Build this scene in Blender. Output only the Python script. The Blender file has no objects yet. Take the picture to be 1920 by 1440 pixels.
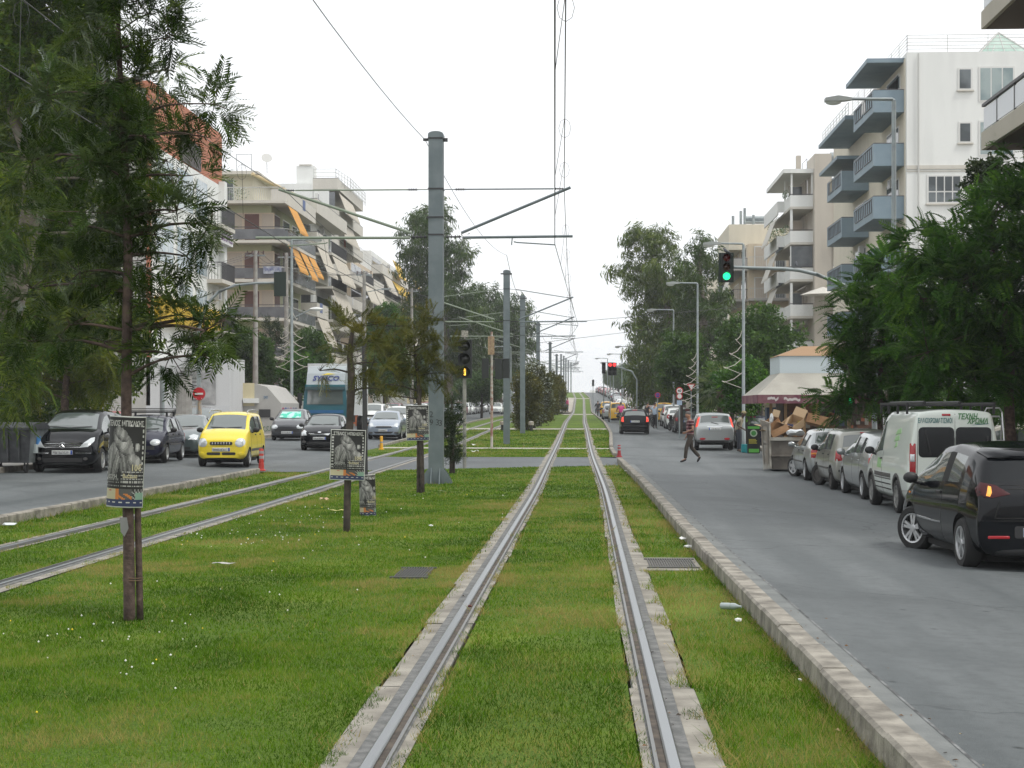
import bpy, bmesh, math, random
import numpy as np
from mathutils import Vector, Matrix, Euler
from mathutils.bvhtree import BVHTree
random.seed(7); RNG = np.random.default_rng(7)
PI = math.pi; R = math.radians
C = bpy.context.scene.collection
# ------------------------------------------------------------ camera maths
FPX = 3000.0; HZ = 767.0; CH = 1.77; YAW = math.atan(138/FPX)
FW = Vector((-math.sin(YAW), math.cos(YAW), 0)); RT = Vector((math.cos(YAW), math.sin(YAW), 0))
def pt(u, v, Y):
    d = FW + RT*((u-960)/FPX) + Vector((0,0,(HZ-v)/FPX))
    d = d*(Y/d.y)
    return Vector((d.x, d.y, d.z+CH))
def gx(u, Y): return pt(u, HZ, Y).x
def ppm(Y): return FPX/Y
# ------------------------------------------------------------ terrain
_Y = np.arange(-80, 2600, 2.0)
def _sm(xs, ys, k):
    v = np.interp(_Y, xs, ys); w = np.hanning(k); w /= w.sum()
    return np.convolve(np.pad(v, k//2, mode='edge'), w, mode='valid')[:len(_Y)]
_H = _sm([-80,62,80,95,103,134,230,300,423,520,640,800,1200,2600],[0,0,.12,.3,.38,.66,1.3,3.8,6.2,6.9,7.0,6.6,6.0,6.0], 15)
_S = _sm([-80,34,57,67,103,134,225,300,423,520,2600],[0,0,-.17,-.22,-.37,-.54,-.65,-.8,-2.2,-3.5,-9], 9)
def hz(Y): return float(np.interp(Y, _Y, _H))
def sx(Y): return float(np.interp(Y, _Y, _S))
def hxy(x, Y):
    """ground height with the cross fall of the avenue: left side higher, right road lower"""
    d = x-sx(Y)
    l = np.interp(d, [-60,-30,-16,-13,-9.2,-8.4,-7], [.5,.3,.2,.16,.05,.02,0])*np.interp(Y,[0,70,120,200],[1,1,.6,.3])
    r = np.interp(d, [1.55,1.75,5.5,8,30,60], [0,-.035,-.19,-.23,-.25,-.3])*np.interp(Y,[0,47,58,90],[1,1,.35,.25])
    return hz(Y)+float(l)+float(r)
def gp(u, Y, dz=0.0): x = gx(u, Y); return Vector((x, Y, hxy(x, Y)+dz))
# ------------------------------------------------------------ materials
MATS = {}
def mat(name, col, rough=.7, metal=0., col2=None, scale=3., bump=0., bscale=40., emit=None, estr=1., spec=.5, coat=0., detail=5., lo=.4, hi=.62, coord='Geo', ior=None):
    if name in MATS: return MATS[name]
    m = bpy.data.materials.new(name); m.use_nodes = True; MATS[name] = m
    nt = m.node_tree; b = nt.nodes['Principled BSDF']
    b.inputs['Base Color'].default_value = (*col, 1); b.inputs['Roughness'].default_value = rough
    b.inputs['Metallic'].default_value = metal; b.inputs['Specular IOR Level'].default_value = spec
    if coat: b.inputs['Coat Weight'].default_value = coat; b.inputs['Coat Roughness'].default_value = .04
    if ior: b.inputs['IOR'].default_value = ior
    if emit: b.inputs['Emission Color'].default_value = (*emit, 1); b.inputs['Emission Strength'].default_value = estr
    vec = None
    if col2 is not None or bump:
        if coord == 'Geo': vec = nt.nodes.new('ShaderNodeNewGeometry').outputs['Position']
        else: vec = nt.nodes.new('ShaderNodeTexCoord').outputs['Object']
        if name.startswith('plaster'):
            mp = nt.nodes.new('ShaderNodeMapping'); mp.inputs['Scale'].default_value = (1.6,1.6,.22); nt.links.new(vec, mp.inputs['Vector']); vec = mp.outputs[0]      # rain streaks run down
    if col2 is not None:
        n = nt.nodes.new('ShaderNodeTexNoise'); n.inputs['Scale'].default_value = scale; n.inputs['Detail'].default_value = detail
        nt.links.new(vec, n.inputs['Vector'])
        r = nt.nodes.new('ShaderNodeMapRange'); r.inputs['From Min'].default_value = lo; r.inputs['From Max'].default_value = hi
        nt.links.new(n.outputs['Fac'], r.inputs['Value'])
        x = nt.nodes.new('ShaderNodeMix'); x.data_type = 'RGBA'
        x.inputs['A'].default_value = (*col, 1); x.inputs['B'].default_value = (*col2, 1)
        nt.links.new(r.outputs['Result'], x.inputs['Factor']); nt.links.new(x.outputs['Result'], b.inputs['Base Color'])
    if bump:
        n = nt.nodes.new('ShaderNodeTexNoise'); n.inputs['Scale'].default_value = bscale; n.inputs['Detail'].default_value = 4
        nt.links.new(vec, n.inputs['Vector'])
        bp = nt.nodes.new('ShaderNodeBump'); bp.inputs['Strength'].default_value = bump; bp.inputs['Distance'].default_value = .02
        nt.links.new(n.outputs['Fac'], bp.inputs['Height']); nt.links.new(bp.outputs['Normal'], b.inputs['Normal'])
    return m
def leafmat(name, c1, c2, c3, trans=.35, gloss=.12):
    """leaf: three tints picked by the per-leaf attribute 'tint', light passes through"""
    if name in MATS: return MATS[name]
    m = bpy.data.materials.new(name); m.use_nodes = True; MATS[name] = m
    nt = m.node_tree; nt.nodes.clear()
    a = nt.nodes.new('ShaderNodeAttribute'); a.attribute_name = 'tint'
    cr = nt.nodes.new('ShaderNodeValToRGB'); e = cr.color_ramp.elements
    e[0].position = 0; e[0].color = (*c1, 1); e[1].position = 1; e[1].color = (*c3, 1)
    k = e.new(.5); k.color = (*c2, 1)
    nt.links.new(a.outputs['Fac'], cr.inputs['Fac'])
    d = nt.nodes.new('ShaderNodeBsdfDiffuse'); t = nt.nodes.new('ShaderNodeBsdfTranslucent'); g = nt.nodes.new('ShaderNodeBsdfGlossy')
    g.inputs['Roughness'].default_value = .45; g.inputs['Color'].default_value = (.9,.95,.9,1)
    nt.links.new(cr.outputs['Color'], d.inputs['Color'])
    hs = nt.nodes.new('ShaderNodeHueSaturation'); hs.inputs['Value'].default_value = 1.5; hs.inputs['Hue'].default_value = .485
    nt.links.new(cr.outputs['Color'], hs.inputs['Color']); nt.links.new(hs.outputs['Color'], t.inputs['Color'])
    mx = nt.nodes.new('ShaderNodeMixShader'); mx.inputs['Fac'].default_value = trans
    nt.links.new(d.outputs[0], mx.inputs[1]); nt.links.new(t.outputs[0], mx.inputs[2])
    fr = nt.nodes.new('ShaderNodeFresnel'); fr.inputs['IOR'].default_value = 1.35
    ml = nt.nodes.new('ShaderNodeMath'); ml.operation = 'MULTIPLY'; ml.inputs[1].default_value = gloss*6
    nt.links.new(fr.outputs[0], ml.inputs[0])
    m2 = nt.nodes.new('ShaderNodeMixShader'); nt.links.new(ml.outputs[0], m2.inputs['Fac'])
    nt.links.new(mx.outputs[0], m2.inputs[1]); nt.links.new(g.outputs[0], m2.inputs[2])
    o = nt.nodes.new('ShaderNodeOutputMaterial'); nt.links.new(m2.outputs[0], o.inputs['Surface'])
    return m
# ------------------------------------------------------------ objects
def tag(o, label=None, cat=None, group=None, kind=None):
    if label: o['label'] = label
    if cat: o['category'] = cat
    if group: o['group'] = group
    if kind: o['kind'] = kind
    return o
def thing(name, label, cat, loc=(0,0,0), rz=0., group=None):
    o = bpy.data.objects.new(name, None); C.objects.link(o); o.empty_display_size = .2
    o.location = loc; o.rotation_euler = (0,0,rz)
    return tag(o, label, cat, group)
def link(name, me, parent=None):
    o = bpy.data.objects.new(name, me); C.objects.link(o)
    if parent is not None: o.parent = parent
    return o
def copy_tree(o, parent=None):
    c = o.copy(); C.objects.link(c)
    if parent is not None: c.parent = parent; c.matrix_parent_inverse = o.matrix_parent_inverse
    for ch in o.children: copy_tree(ch, c)
    return c
class MB:
    """collects shapes and links them as ONE mesh object"""
    def __init__(s): s.v = []; s.f = []; s.m = []
    def add(s, vs, fs, mi=0):
        o = len(s.v); s.v += [tuple(p) for p in vs]; s.f += [tuple(i+o for i in f) for f in fs]; s.m += [mi]*len(fs); return s
    def quad(s, a, b, c, d, mi=0): return s.add([a,b,c,d], [(0,1,2,3)], mi)
    def poly(s, pts, mi=0): return s.add(pts, [tuple(range(len(pts)))], mi)
    def box(s, x0, x1, y0, y1, z0, z1, mi=0, M=None):
        vs = [Vector(p) for p in ((x0,y0,z0),(x1,y0,z0),(x1,y1,z0),(x0,y1,z0),(x0,y0,z1),(x1,y0,z1),(x1,y1,z1),(x0,y1,z1))]
        if M is not None: vs = [M@p for p in vs]
        return s.add(vs, [(0,3,2,1),(4,5,6,7),(0,1,5,4),(1,2,6,5),(2,3,7,6),(3,0,4,7)], mi)
    def tube(s, pts, r, n=8, mi=0, cap=True):
        pts = [Vector(p) for p in pts]; k = len(pts)
        rs = r if isinstance(r, (list, tuple)) else [r]*k
        vs = []; ref = None
        for i, p in enumerate(pts):
            t = (pts[min(i+1,k-1)]-pts[max(i-1,0)])
            if t.length < 1e-9: t = Vector((0,0,1))
            t.normalize()
            if ref is None or abs(ref.dot(t)) > .95: ref = Vector((1,0,0)) if abs(t.x) < .9 else Vector((0,1,0))
            a = t.cross(ref).normalized(); b = t.cross(a).normalized(); ref = -b if False else ref
            for j in range(n):
                q = 2*PI*j/n; vs.append(p+(a*math.cos(q)+b*math.sin(q))*rs[i])
        fs = []
        for i in range(k-1):
            for j in range(n):
                fs.append((i*n+j, i*n+(j+1)%n, (i+1)*n+(j+1)%n, (i+1)*n+j))
        if cap: fs += [tuple(range(n))[::-1], tuple((k-1)*n+j for j in range(n))]
        return s.add(vs, fs, mi)
    def lathe(s, prof, n=16, M=None, mi=0, closed=False):
        """prof: (r,z) pairs, about z"""
        vs = []
        for r, z in prof:
            for j in range(n):
                q = 2*PI*j/n; vs.append(Vector((r*math.cos(q), r*math.sin(q), z)))
        if M is not None: vs = [M@p for p in vs]
        fs = []
        k = len(prof)
        for i in range(k-1 if not closed else k):
            for j in range(n):
                i2 = (i+1) % k
                fs.append((i*n+j, i*n+(j+1)%n, i2*n+(j+1)%n, i2*n+j))
        if not closed: fs += [tuple(range(n))[::-1], tuple((k-1)*n+j for j in range(n))]
        return s.add(vs, fs, mi)
    def prism(s, poly, d0, d1, M, mi=0):
        """poly in local xy, extruded along local z, then M"""
        n = len(poly)
        vs = [M@Vector((x,y,d0)) for x,y in poly]+[M@Vector((x,y,d1)) for x,y in poly]
        fs = [tuple(range(n))[::-1], tuple(range(n,2*n))]+[(i,(i+1)%n,n+(i+1)%n,n+i) for i in range(n)]
        return s.add(vs, fs, mi)
    def mesh(s, name, mats, smooth=False):
        me = bpy.data.meshes.new(name); me.from_pydata(s.v, [], s.f)
        for m in (mats if isinstance(mats, (list,tuple)) else [mats]): me.materials.append(m)
        me.polygons.foreach_set('material_index', s.m)
        if smooth: me.polygons.foreach_set('use_smooth', [True]*len(s.f))
        me.update()
        if smooth and smooth != 'all':
            try: me.set_sharp_from_angle(angle=R(smooth if smooth is not True else 40))
            except Exception: pass
        return me
    def build(s, name, mats, parent=None, smooth=False):
        return link(name, s.mesh(name, mats, smooth), parent)
def npmesh(name, V, F, mats, tint=None, smooth=False, mi=None):
    """V (n,3), F (m,k) equal-size faces"""
    me = bpy.data.meshes.new(name); n, (m, k) = len(V), F.shape
    me.vertices.add(n); me.vertices.foreach_set('co', np.ascontiguousarray(V, dtype=np.float32).ravel())
    me.loops.add(m*k); me.loops.foreach_set('vertex_index', np.ascontiguousarray(F, dtype=np.int32).ravel())
    me.polygons.add(m); me.polygons.foreach_set('loop_start', np.arange(0, m*k, k, dtype=np.int32))
    if tint is not None:
        at = me.attributes.new('tint', 'FLOAT', 'POINT'); at.data.foreach_set('value', np.ascontiguousarray(tint, dtype=np.float32))
    for q in (mats if isinstance(mats, (list,tuple)) else [mats]): me.materials.append(q)
    if mi is not None: me.polygons.foreach_set('material_index', np.ascontiguousarray(mi, dtype=np.int32))
    if smooth: me.polygons.foreach_set('use_smooth', np.ones(m, dtype=bool))
    me.update(calc_edges=True)
    return me
FONT = None
def text_mesh(txt, size, bold=0., shear=0., width=None):
    """flat outline mesh of the writing, centred, in local xy"""
    cu = bpy.data.curves.new('lettering', 'FONT'); cu.body = txt; cu.size = size; cu.align_x = 'CENTER'; cu.align_y = 'CENTER'
    cu.offset = bold; cu.shear = shear; cu.resolution_u = 2; cu.fill_mode = 'BOTH'
    o = bpy.data.objects.new('lettering', cu); C.objects.link(o)
    dg = bpy.context.evaluated_depsgraph_get(); me = bpy.data.meshes.new_from_object(o.evaluated_get(dg))
    bpy.data.objects.remove(o); bpy.data.curves.remove(cu)
    if width and len(me.vertices):
        xs = [v.co.x for v in me.vertices]; w = max(xs)-min(xs)
        for v in me.vertices: v.co.x *= width/w
    return me
def text(name, txt, size, m, M, parent=None, **kw):
    me = text_mesh(txt, size, **kw); me.name = name; me.materials.clear(); me.materials.append(m)
    me.transform(M)
    return link(name, me, parent)
# ============================================================ SETTING
def m_lawn():
    m = bpy.data.materials.new('lawn_soil_and_grass'); m.use_nodes = True; nt = m.node_tree; b = nt.nodes['Principled BSDF']
    b.inputs['Roughness'].default_value = .9; b.inputs['Specular IOR Level'].default_value = .15
    pos = nt.nodes.new('ShaderNodeNewGeometry').outputs['Position']
    def noise(sc, det, vec=pos):
        n = nt.nodes.new('ShaderNodeTexNoise'); n.inputs['Scale'].default_value = sc; n.inputs['Detail'].default_value = det
        nt.links.new(vec, n.inputs['Vector']); return n.outputs['Fac']
    def ramp(fac, lo, hi, A, B):
        r = nt.nodes.new('ShaderNodeMapRange'); r.inputs['From Min'].default_value = lo; r.inputs['From Max'].default_value = hi
        nt.links.new(fac, r.inputs['Value'])
        x = nt.nodes.new('ShaderNodeMix'); x.data_type = 'RGBA'; nt.links.new(r.outputs['Result'], x.inputs['Factor'])
        for k, q in (('A',A),('B',B)):
            if isinstance(q, tuple): x.inputs[k].default_value = (*q,1)
            else: nt.links.new(q, x.inputs[k])
        return x.outputs['Result']
    c = ramp(noise(55, 6), .3, .7, (.045,.085,.012), (.14,.22,.03))
    c = ramp(noise(.55, 5), .5, .72, c, (.17,.235,.032))
    c = ramp(noise(1.7, 6), .62, .8, c, (.20,.20,.06))
    nt.links.new(c, b.inputs['Base Color'])
    bp = nt.nodes.new('ShaderNodeBump'); bp.inputs['Strength'].default_value = .8; bp.inputs['Distance'].default_value = .03
    nt.links.new(noise(90, 4), bp.inputs['Height']); nt.links.new(bp.outputs['Normal'], b.inputs['Normal'])
    return m
M_LAWN = m_lawn()
def m_asphalt(name, c1, c2):
    m = bpy.data.materials.new(name); m.use_nodes = True; nt = m.node_tree; b = nt.nodes['Principled BSDF']
    b.inputs['Specular IOR Level'].default_value = .35
    pos = nt.nodes.new('ShaderNodeNewGeometry').outputs['Position']
    mp = nt.nodes.new('ShaderNodeMapping'); mp.inputs['Scale'].default_value = (1.1, .07, 1); nt.links.new(pos, mp.inputs['Vector'])
    n1 = nt.nodes.new('ShaderNodeTexNoise'); n1.inputs['Scale'].default_value = 1.; n1.inputs['Detail'].default_value = 5; nt.links.new(mp.outputs[0], n1.inputs['Vector'])
    n2 = nt.nodes.new('ShaderNodeTexNoise'); n2.inputs['Scale'].default_value = .35; n2.inputs['Detail'].default_value = 6; nt.links.new(pos, n2.inputs['Vector'])
    n3 = nt.nodes.new('ShaderNodeTexNoise'); n3.inputs['Scale'].default_value = 120; n3.inputs['Detail'].default_value = 2; nt.links.new(pos, n3.inputs['Vector'])
    def mix(fac, A, B, lo, hi, f=1.):
        r = nt.nodes.new('ShaderNodeMapRange'); r.inputs['From Min'].default_value = lo; r.inputs['From Max'].default_value = hi; r.inputs['To Max'].default_value = f
        nt.links.new(fac, r.inputs['Value']); x = nt.nodes.new('ShaderNodeMix'); x.data_type = 'RGBA'; nt.links.new(r.outputs[0], x.inputs['Factor'])
        for k, q in (('A',A),('B',B)):
            if isinstance(q, tuple): x.inputs[k].default_value = (*q,1)
            else: nt.links.new(q, x.inputs[k])
        return x.outputs['Result']
    c = mix(n1.outputs['Fac'], c1, c2, .38, .64)
    c = mix(n2.outputs['Fac'], c, tuple(q*.78 for q in c1), .5, .75)
    c = mix(n3.outputs['Fac'], c, tuple(q*1.3 for q in c2), .5, .8, .5)
    n4 = nt.nodes.new('ShaderNodeTexNoise'); n4.inputs['Scale'].default_value = 7; n4.inputs['Detail'].default_value = 12; n4.inputs['Roughness'].default_value = .75; nt.links.new(pos, n4.inputs['Vector'])
    c = mix(n4.outputs['Fac'], c, tuple(q*.62 for q in c1), .45, .68, .5)
    n5 = nt.nodes.new('ShaderNodeTexNoise'); n5.inputs['Scale'].default_value = .9; n5.inputs['Detail'].default_value = 3; nt.links.new(pos, n5.inputs['Vector'])
    c = mix(n5.outputs['Fac'], c, tuple(q*.5 for q in c1), .70, .76, .6)
    v6 = nt.nodes.new('ShaderNodeTexVoronoi'); v6.inputs['Scale'].default_value = 1.7; v6.inputs['Randomness'].default_value = 1.; nt.links.new(pos, v6.inputs['Vector'])
    c = mix(v6.outputs['Distance'], tuple(q*.45 for q in c1), c, .03, .075)
    # fine cracks
    v = nt.nodes.new('ShaderNodeTexVoronoi'); v.feature = 'DISTANCE_TO_EDGE'; v.inputs['Scale'].default_value = .16
    wn = nt.nodes.new('ShaderNodeTexNoise'); wn.inputs['Scale'].default_value = .8; wn.inputs['Detail'].default_value = 6; nt.links.new(pos, wn.inputs['Vector'])
    ad = nt.nodes.new('ShaderNodeVectorMath'); ad.operation = 'MULTIPLY_ADD'; ad.inputs[1].default_value = (1.6,1.6,0)
    nt.links.new(wn.outputs['Color'], ad.inputs[0]); nt.links.new(pos, ad.inputs[2]); nt.links.new(ad.outputs[0], v.inputs['Vector'])
    c = mix(v.outputs['Distance'], tuple(q*.72 for q in c1), c, .001, .004)
    nt.links.new(c, b.inputs['Base Color'])
    rr = nt.nodes.new('ShaderNodeMapRange'); rr.inputs['To Min'].default_value = .5; rr.inputs['To Max'].default_value = .75
    nt.links.new(n1.outputs['Fac'], rr.inputs['Value']); nt.links.new(rr.outputs[0], b.inputs['Roughness'])
    bp = nt.nodes.new('ShaderNodeBump'); bp.inputs['Strength'].default_value = .25; bp.inputs['Distance'].default_value = .01
    nt.links.new(n3.outputs['Fac'], bp.inputs['Height']); nt.links.new(bp.outputs['Normal'], b.inputs['Normal'])
    MATS[name] = m; return m
M_ASPH = m_asphalt('worn_grey_asphalt', (.078,.089,.092), (.130,.142,.145))
M_ASPH2 = m_asphalt('darker_asphalt', (.072,.082,.086), (.112,.124,.127))
M_CONC = mat('track_concrete', (.175,.160,.135), .9, col2=(.32,.30,.255), scale=3.2, bump=.4, bscale=30, detail=10, lo=.36, hi=.66)
M_KERB = mat('kerb_concrete', (.150,.137,.115), .9, col2=(.325,.30,.255), scale=4.5, bump=.6, bscale=25, detail=10, lo=.36, hi=.64)
M_GUT = mat('gutter_concrete', (.13,.14,.138), .8, col2=(.18,.19,.185), scale=2.5, bump=.2)
M_PAVE = mat('pavement_slabs', (.27,.26,.24), .85, col2=(.36,.34,.31), scale=1.2, bump=.2)
M_GROUND = mat('dry_ground', (.20,.17,.13), .95, col2=(.28,.25,.2), scale=.3)
M_MORTAR = mat('dark_rail_grout', (.10,.103,.10), .9, col2=(.17,.17,.165), scale=12, bump=.4, bscale=60)
M_RAIL = mat('polished_rail_steel', (.30,.315,.325), .30, .9)
M_LIP = mat('rail_lip_steel', (.22,.22,.215), .45, .7)
M_GROOVE = mat('rail_groove_dirt', (.045,.035,.028), .8, col2=(.10,.08,.06), scale=9)
M_PATH = mat('footpath_concrete', (.36,.33,.28), .9, col2=(.44,.41,.35), scale=2)

def ys(Y0, Y1, fine=2.):
    out = [Y0]; y = Y0
    while True:
        y += fine if y < 80 else (4 if y < 200 else 12)
        if y >= Y1-.3: break
        out.append(y)
    return out+[Y1]
def val(f, Y): return f(Y) if callable(f) else f+sx(Y)
def lerpf(pts):
    xs = [p[0] for p in pts]; vs = [p[1] for p in pts]
    return lambda Y: float(np.interp(Y, xs, vs))+sx(Y)
def strip(name, xl, xr, Y0, Y1, dz, m, kind='structure', cols=1, fine=2.):
    """flat sheet between two side lines, following the lie of the land"""
    mb = MB(); Ys = ys(Y0, Y1, fine); n = cols+1
    vs = []
    for Y in Ys:
        a, b = val(xl, Y), val(xr, Y)
        for i in range(n): x = a+(b-a)*i/cols; vs.append((x, Y, hxy(x, Y)+dz))
    fs = [(j*n+i, j*n+i+1, (j+1)*n+i+1, (j+1)*n+i) for j in range(len(Ys)-1) for i in range(cols)]
    mb.add(vs, fs); o = mb.build(name, m); o['kind'] = kind
    return o
def ridge(mb, prof, x0, Y0, Y1, fine=2., mi=None):
    """sweeps an open profile [(dx,dz),...] along the line x0(Y)"""
    Ys = ys(Y0, Y1, fine); n = len(prof); vs = []
    for Y in Ys:
        a = val(x0, Y)
        h = hxy(a, Y)
        for dx, dz in prof: vs.append((a+dx, Y, h+dz))
    for i in range(n-1):
        mb.add([vs[j*n+i+q] for j in range(len(Ys)) for q in (0,1)], [(2*j, 2*j+1, 2*j+3, 2*j+2) for j in range(len(Ys)-1)], 0 if mi is None else mi[i])
    a = [vs[i] for i in range(n)]; b = [vs[-n+i] for i in range(n)]
    if n > 2: mb.poly(a[::-1]); mb.poly(b)
    return mb
FAR = 640
TC = -.316; TL = -6.6
KR = lerpf([(0,1.55),(7.9,1.48),(22.8,1.30),(53,1.18),(69,1.24),(95,1.75),(134,2.0),(225,1.45),(300,1.5),(700,1.5)])   # inner face of the right kerb
KL = lambda Y: -8.78+sx(Y)
ROADR = lerpf([(0,8.1),(55,8.1),(75,7.6),(700,7.6)])
ROADL = lerpf([(0,-14.5),(60,-14.6),(72,-15.8),(700,-15.4)])
# ground to the horizon
mb = MB(); YY = list(range(-60,80,20))+list(range(80,640,20))+[640,800,1100,1400]; XX = [-500,-200,-90,-45,-24,0,24,45,90,200,500]
vs = [(x, y, hxy(x,y)-.09-(.2 if y < 300 else 0)) for y in YY for x in XX]; n = len(XX)
mb.add(vs, [(j*n+i, j*n+i+1, (j+1)*n+i+1, (j+1)*n+i) for j in range(len(YY)-1) for i in range(n-1)])
mb.build('ground', M_GROUND)['kind'] = 'structure'
# roads
strip('road', lambda Y: KR(Y)+.1, ROADR, -20, FAR, -.012, M_ASPH, cols=8)
strip('road', ROADL, lambda Y: KL(Y)-.1, -20, FAR, -.012, M_ASPH, cols=8)
strip('gutter', lambda Y: KR(Y)+.17, lambda Y: KR(Y)+.50, -5, 51.5, .012, M_GUT, cols=2)
strip('gutter', lambda Y: KL(Y)-.62, lambda Y: KL(Y)-.17, -5, 43.5, .012, M_GUT, cols=2)
strip('pavement', lambda Y: ROADR(Y)+.15, lambda Y: 32+sx(Y), -20, FAR, .13, M_PAVE, cols=3)
strip('pavement', lambda Y: -32+sx(Y), lambda Y: ROADL(Y)-.15, -20, FAR, .13, M_PAVE, cols=3)
# the crossing over the tracks
def crossing():
    mb = MB(); a = [(-9.2,43.5),(1.75,50.6)]; N = 12; vs = []
    for i in range(N+1):
        x = -9.3+(11.1)*i/N
        y0 = 43.6+(x+9.3)/11.1*7.2; y1 = 58.6-(.5 if x > 0 else 0)
        vs += [(x, y0, hxy(x,y0)+.003), (x, y1, hxy(x,y1)+.003)]
    mb.add(vs, [(2*i, 2*i+2, 2*i+3, 2*i+1) for i in range(N)])
    o = mb.build('crossing_road', M_ASPH2); o['kind'] = 'structure'
crossing()
def ycross(x): return 43.6+(x+9.3)/11.1*7.2
# lawns: four strips before the crossing, again beyond it
def lawn(xl, xr, Y0, Y1, dz=.004): return strip('lawn', xl, xr, Y0, Y1, dz, M_LAWN, cols=3)
sl_o, sl_i = .25, .165           # concrete beside a rail: outer and inner side
lanes = [(lambda Y: KL(Y)+.0, TL-.75-sl_o), (TL-.75+sl_i, TL+.75-sl_i), (TL+.75+sl_o, TC-.75-sl_o), (TC-.75+sl_i, TC+.75-sl_i), (TC+.75+sl_o, lambda Y: KR(Y))]
def lawn_near(i, xl, xr):
    def y1(x): return ycross(x)
    mb = MB(); Ys = ys(-5, 42); vs = []; n = 4
    for Y in Ys:
        a, b = val(xl, Y), val(xr, Y)
        for k in range(n): vs.append((a+(b-a)*k/(n-1), Y, hz(Y)+.004))
    a, b = val(xl, 48), val(xr, 48)
    for k in range(n):
        x = a+(b-a)*k/(n-1); vs.append((x, ycross(x), .004))
    J = len(Ys)+1
    mb.add(vs, [(j*n+q, j*n+q+1, (j+1)*n+q+1, (j+1)*n+q) for j in range(J-1) for q in range(n-1)])
    mb.build('lawn', M_LAWN)['kind'] = 'structure'
for i, (a, b) in enumerate(lanes):
    lawn_near(i, a, b)
    lawn(a, b, 58.8, 69); lawn(a, b, 70.3, 106); lawn(a, b, 110, 205 if i < 3 else 196); lawn(a, b, 300, FAR)
    if i >= 3: lawn(a, b, 204, 296)
# paths across the grass
strip('footpath', lambda Y: KL(Y), lambda Y: KR(Y), 68.9, 70.4, -.001, M_PATH)
strip('footpath', lambda Y: KL(Y), lambda Y: KR(Y), 105.8, 110.2, -.001, M_PATH)
strip('tram_platform', lambda Y: -8.7+sx(Y), lambda Y: TC-.75-sl_o+sx(Y), 205, 296, .22, M_PATH)
strip('footpath', lambda Y: TC-2+sx(Y), lambda Y: KR(Y), 195.5, 205, .01, M_PATH)
strip('footpath', lambda Y: -8.7+sx(Y), lambda Y: KR(Y), 296, 300.2, .01, M_PATH)
# concrete beside the rails, in slabs with open joints
def slab(c):
    for side, s0, s1 in ((-1, -sl_o, sl_i), (1, -sl_i, sl_o)):
        mb = MB(); rg = random.Random(int(c*10)+side)
        Y = 1.2
        while Y < 132:
            L = 2.97; Y2 = Y+L-.018; j = [rg.uniform(-.012,.03) for _ in range(4)]; dz = rg.uniform(-.002,.003)
            x = c+side*.75
            e = lambda YY, d: (x+d+sx(YY), YY, hz(YY)+.012+dz)
            mb.quad(e(Y, s0+j[0]), e(Y, s1-j[1]), e(Y2, s1-j[2]), e(Y2, s0+j[3]))
            Y += L
        mb.build('track_slab', M_CONC)['kind'] = 'structure'
        strip('track_slab', lambda Y: c+side*.75+s0+sx(Y), lambda Y: c+side*.75+s1+sx(Y), 132, FAR, .012, M_CONC)
        strip('track_slab_joint', lambda Y: c+side*.75+s0+.02+sx(Y), lambda Y: c+side*.75+s1-.02+sx(Y), -5, 132, .0, M_MORTAR)
slab(TC); slab(TL)
# grooved rails: dark grout, running head, groove, keeper lip
def rail(c, side, label):
    s = -side                                     # groove lies towards the track centre
    x0 = c+side*.75
    t = thing('tram_rail', label, 'rail', (0,0,0), 0, 'grooved rails of the two tram tracks')
    mb = MB()
    ridge(mb, [(-.105,.013),(-.10,.019),(.10,.019),(.105,.013)], x0, -5, FAR); mb.build('rail_bedding', M_MORTAR, t)
    mb = MB()
    ridge(mb, [(-.034,.015),(-.034,.030),(-.026,.036),(.026,.036),(.034,.030),(.034,.015)], x0, -5, FAR); mb.build('rail_head', M_RAIL, t)
    mb = MB()
    a, b = sorted((s*.034, s*.075))
    ridge(mb, [(a,.0215),(b,.0215)], x0, -5, FAR); mb.build('rail_groove', M_GROOVE, t)
    a, b = sorted((s*.075, s*.094)); mb = MB()
    ridge(mb, [(a,.016),(a,.031),(b,.031),(b,.016)], x0, -5, FAR); mb.build('rail_lip', M_LIP, t)
rail(TC, -1, 'left rail of the tram track running up the middle of the photo')
rail(TC, 1, 'right rail of the nearer tram track, next to the grass verge by the kerb')
rail(TL, 1, 'tram rail of the left track beside the broad lawn with the poster trees')
rail(TL, -1, 'outermost left tram rail, next to the kerb of the yellow car road')
# kerbs
def kerb(name, x0, w, h, Y0, Y1, m=M_KERB, b0=.0):
    mb = MB(); rg = random.Random(int(Y0*7+w*10)); Y = Y0
    s = 1 if w > 0 else -1
    while Y < min(Y1, 75):
        L = min(1.0, Y1-Y); q = rg.uniform(-.006,.006); dz = rg.uniform(-.006,.006)
        ridge(mb, [(q,-.03-b0),(q,h-.02+dz),(q+s*.02,h+dz),(w-s*.025,h+dz),(w,h-.025+dz),(w,-.03-b0)], x0, Y, Y+L-.006, 3)
        Y += L
    if Y1 > 75: ridge(mb, [(0,-.03-b0),(0,h),(w,h),(w,-.03-b0)], x0, max(75,Y0), Y1)
    mb.build(name, m)['kind'] = 'structure'
kerb('kerb', KR, .185, .165, 1, 53.2); kerb('kerb', KR, .17, .11, 60, 68.8); kerb('kerb', KR, .17, .11, 70.5, FAR)
kerb('kerb', KL, -.17, .125, 1, 43.2); kerb('kerb', KL, -.17, .11, 70.5, FAR)
kerb('kerb', ROADR, .17, .135, -10, FAR); kerb('kerb', ROADL, -.17, .135, -10, FAR)
# pale worn marking at the seam of the gutter
strip('road_seam', lambda Y: KR(Y)+.498, lambda Y: KR(Y)+.516, 2, 50, .016, mat('seam', (.20,.205,.205), .8, col2=(.045,.045,.045), scale=4))

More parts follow.
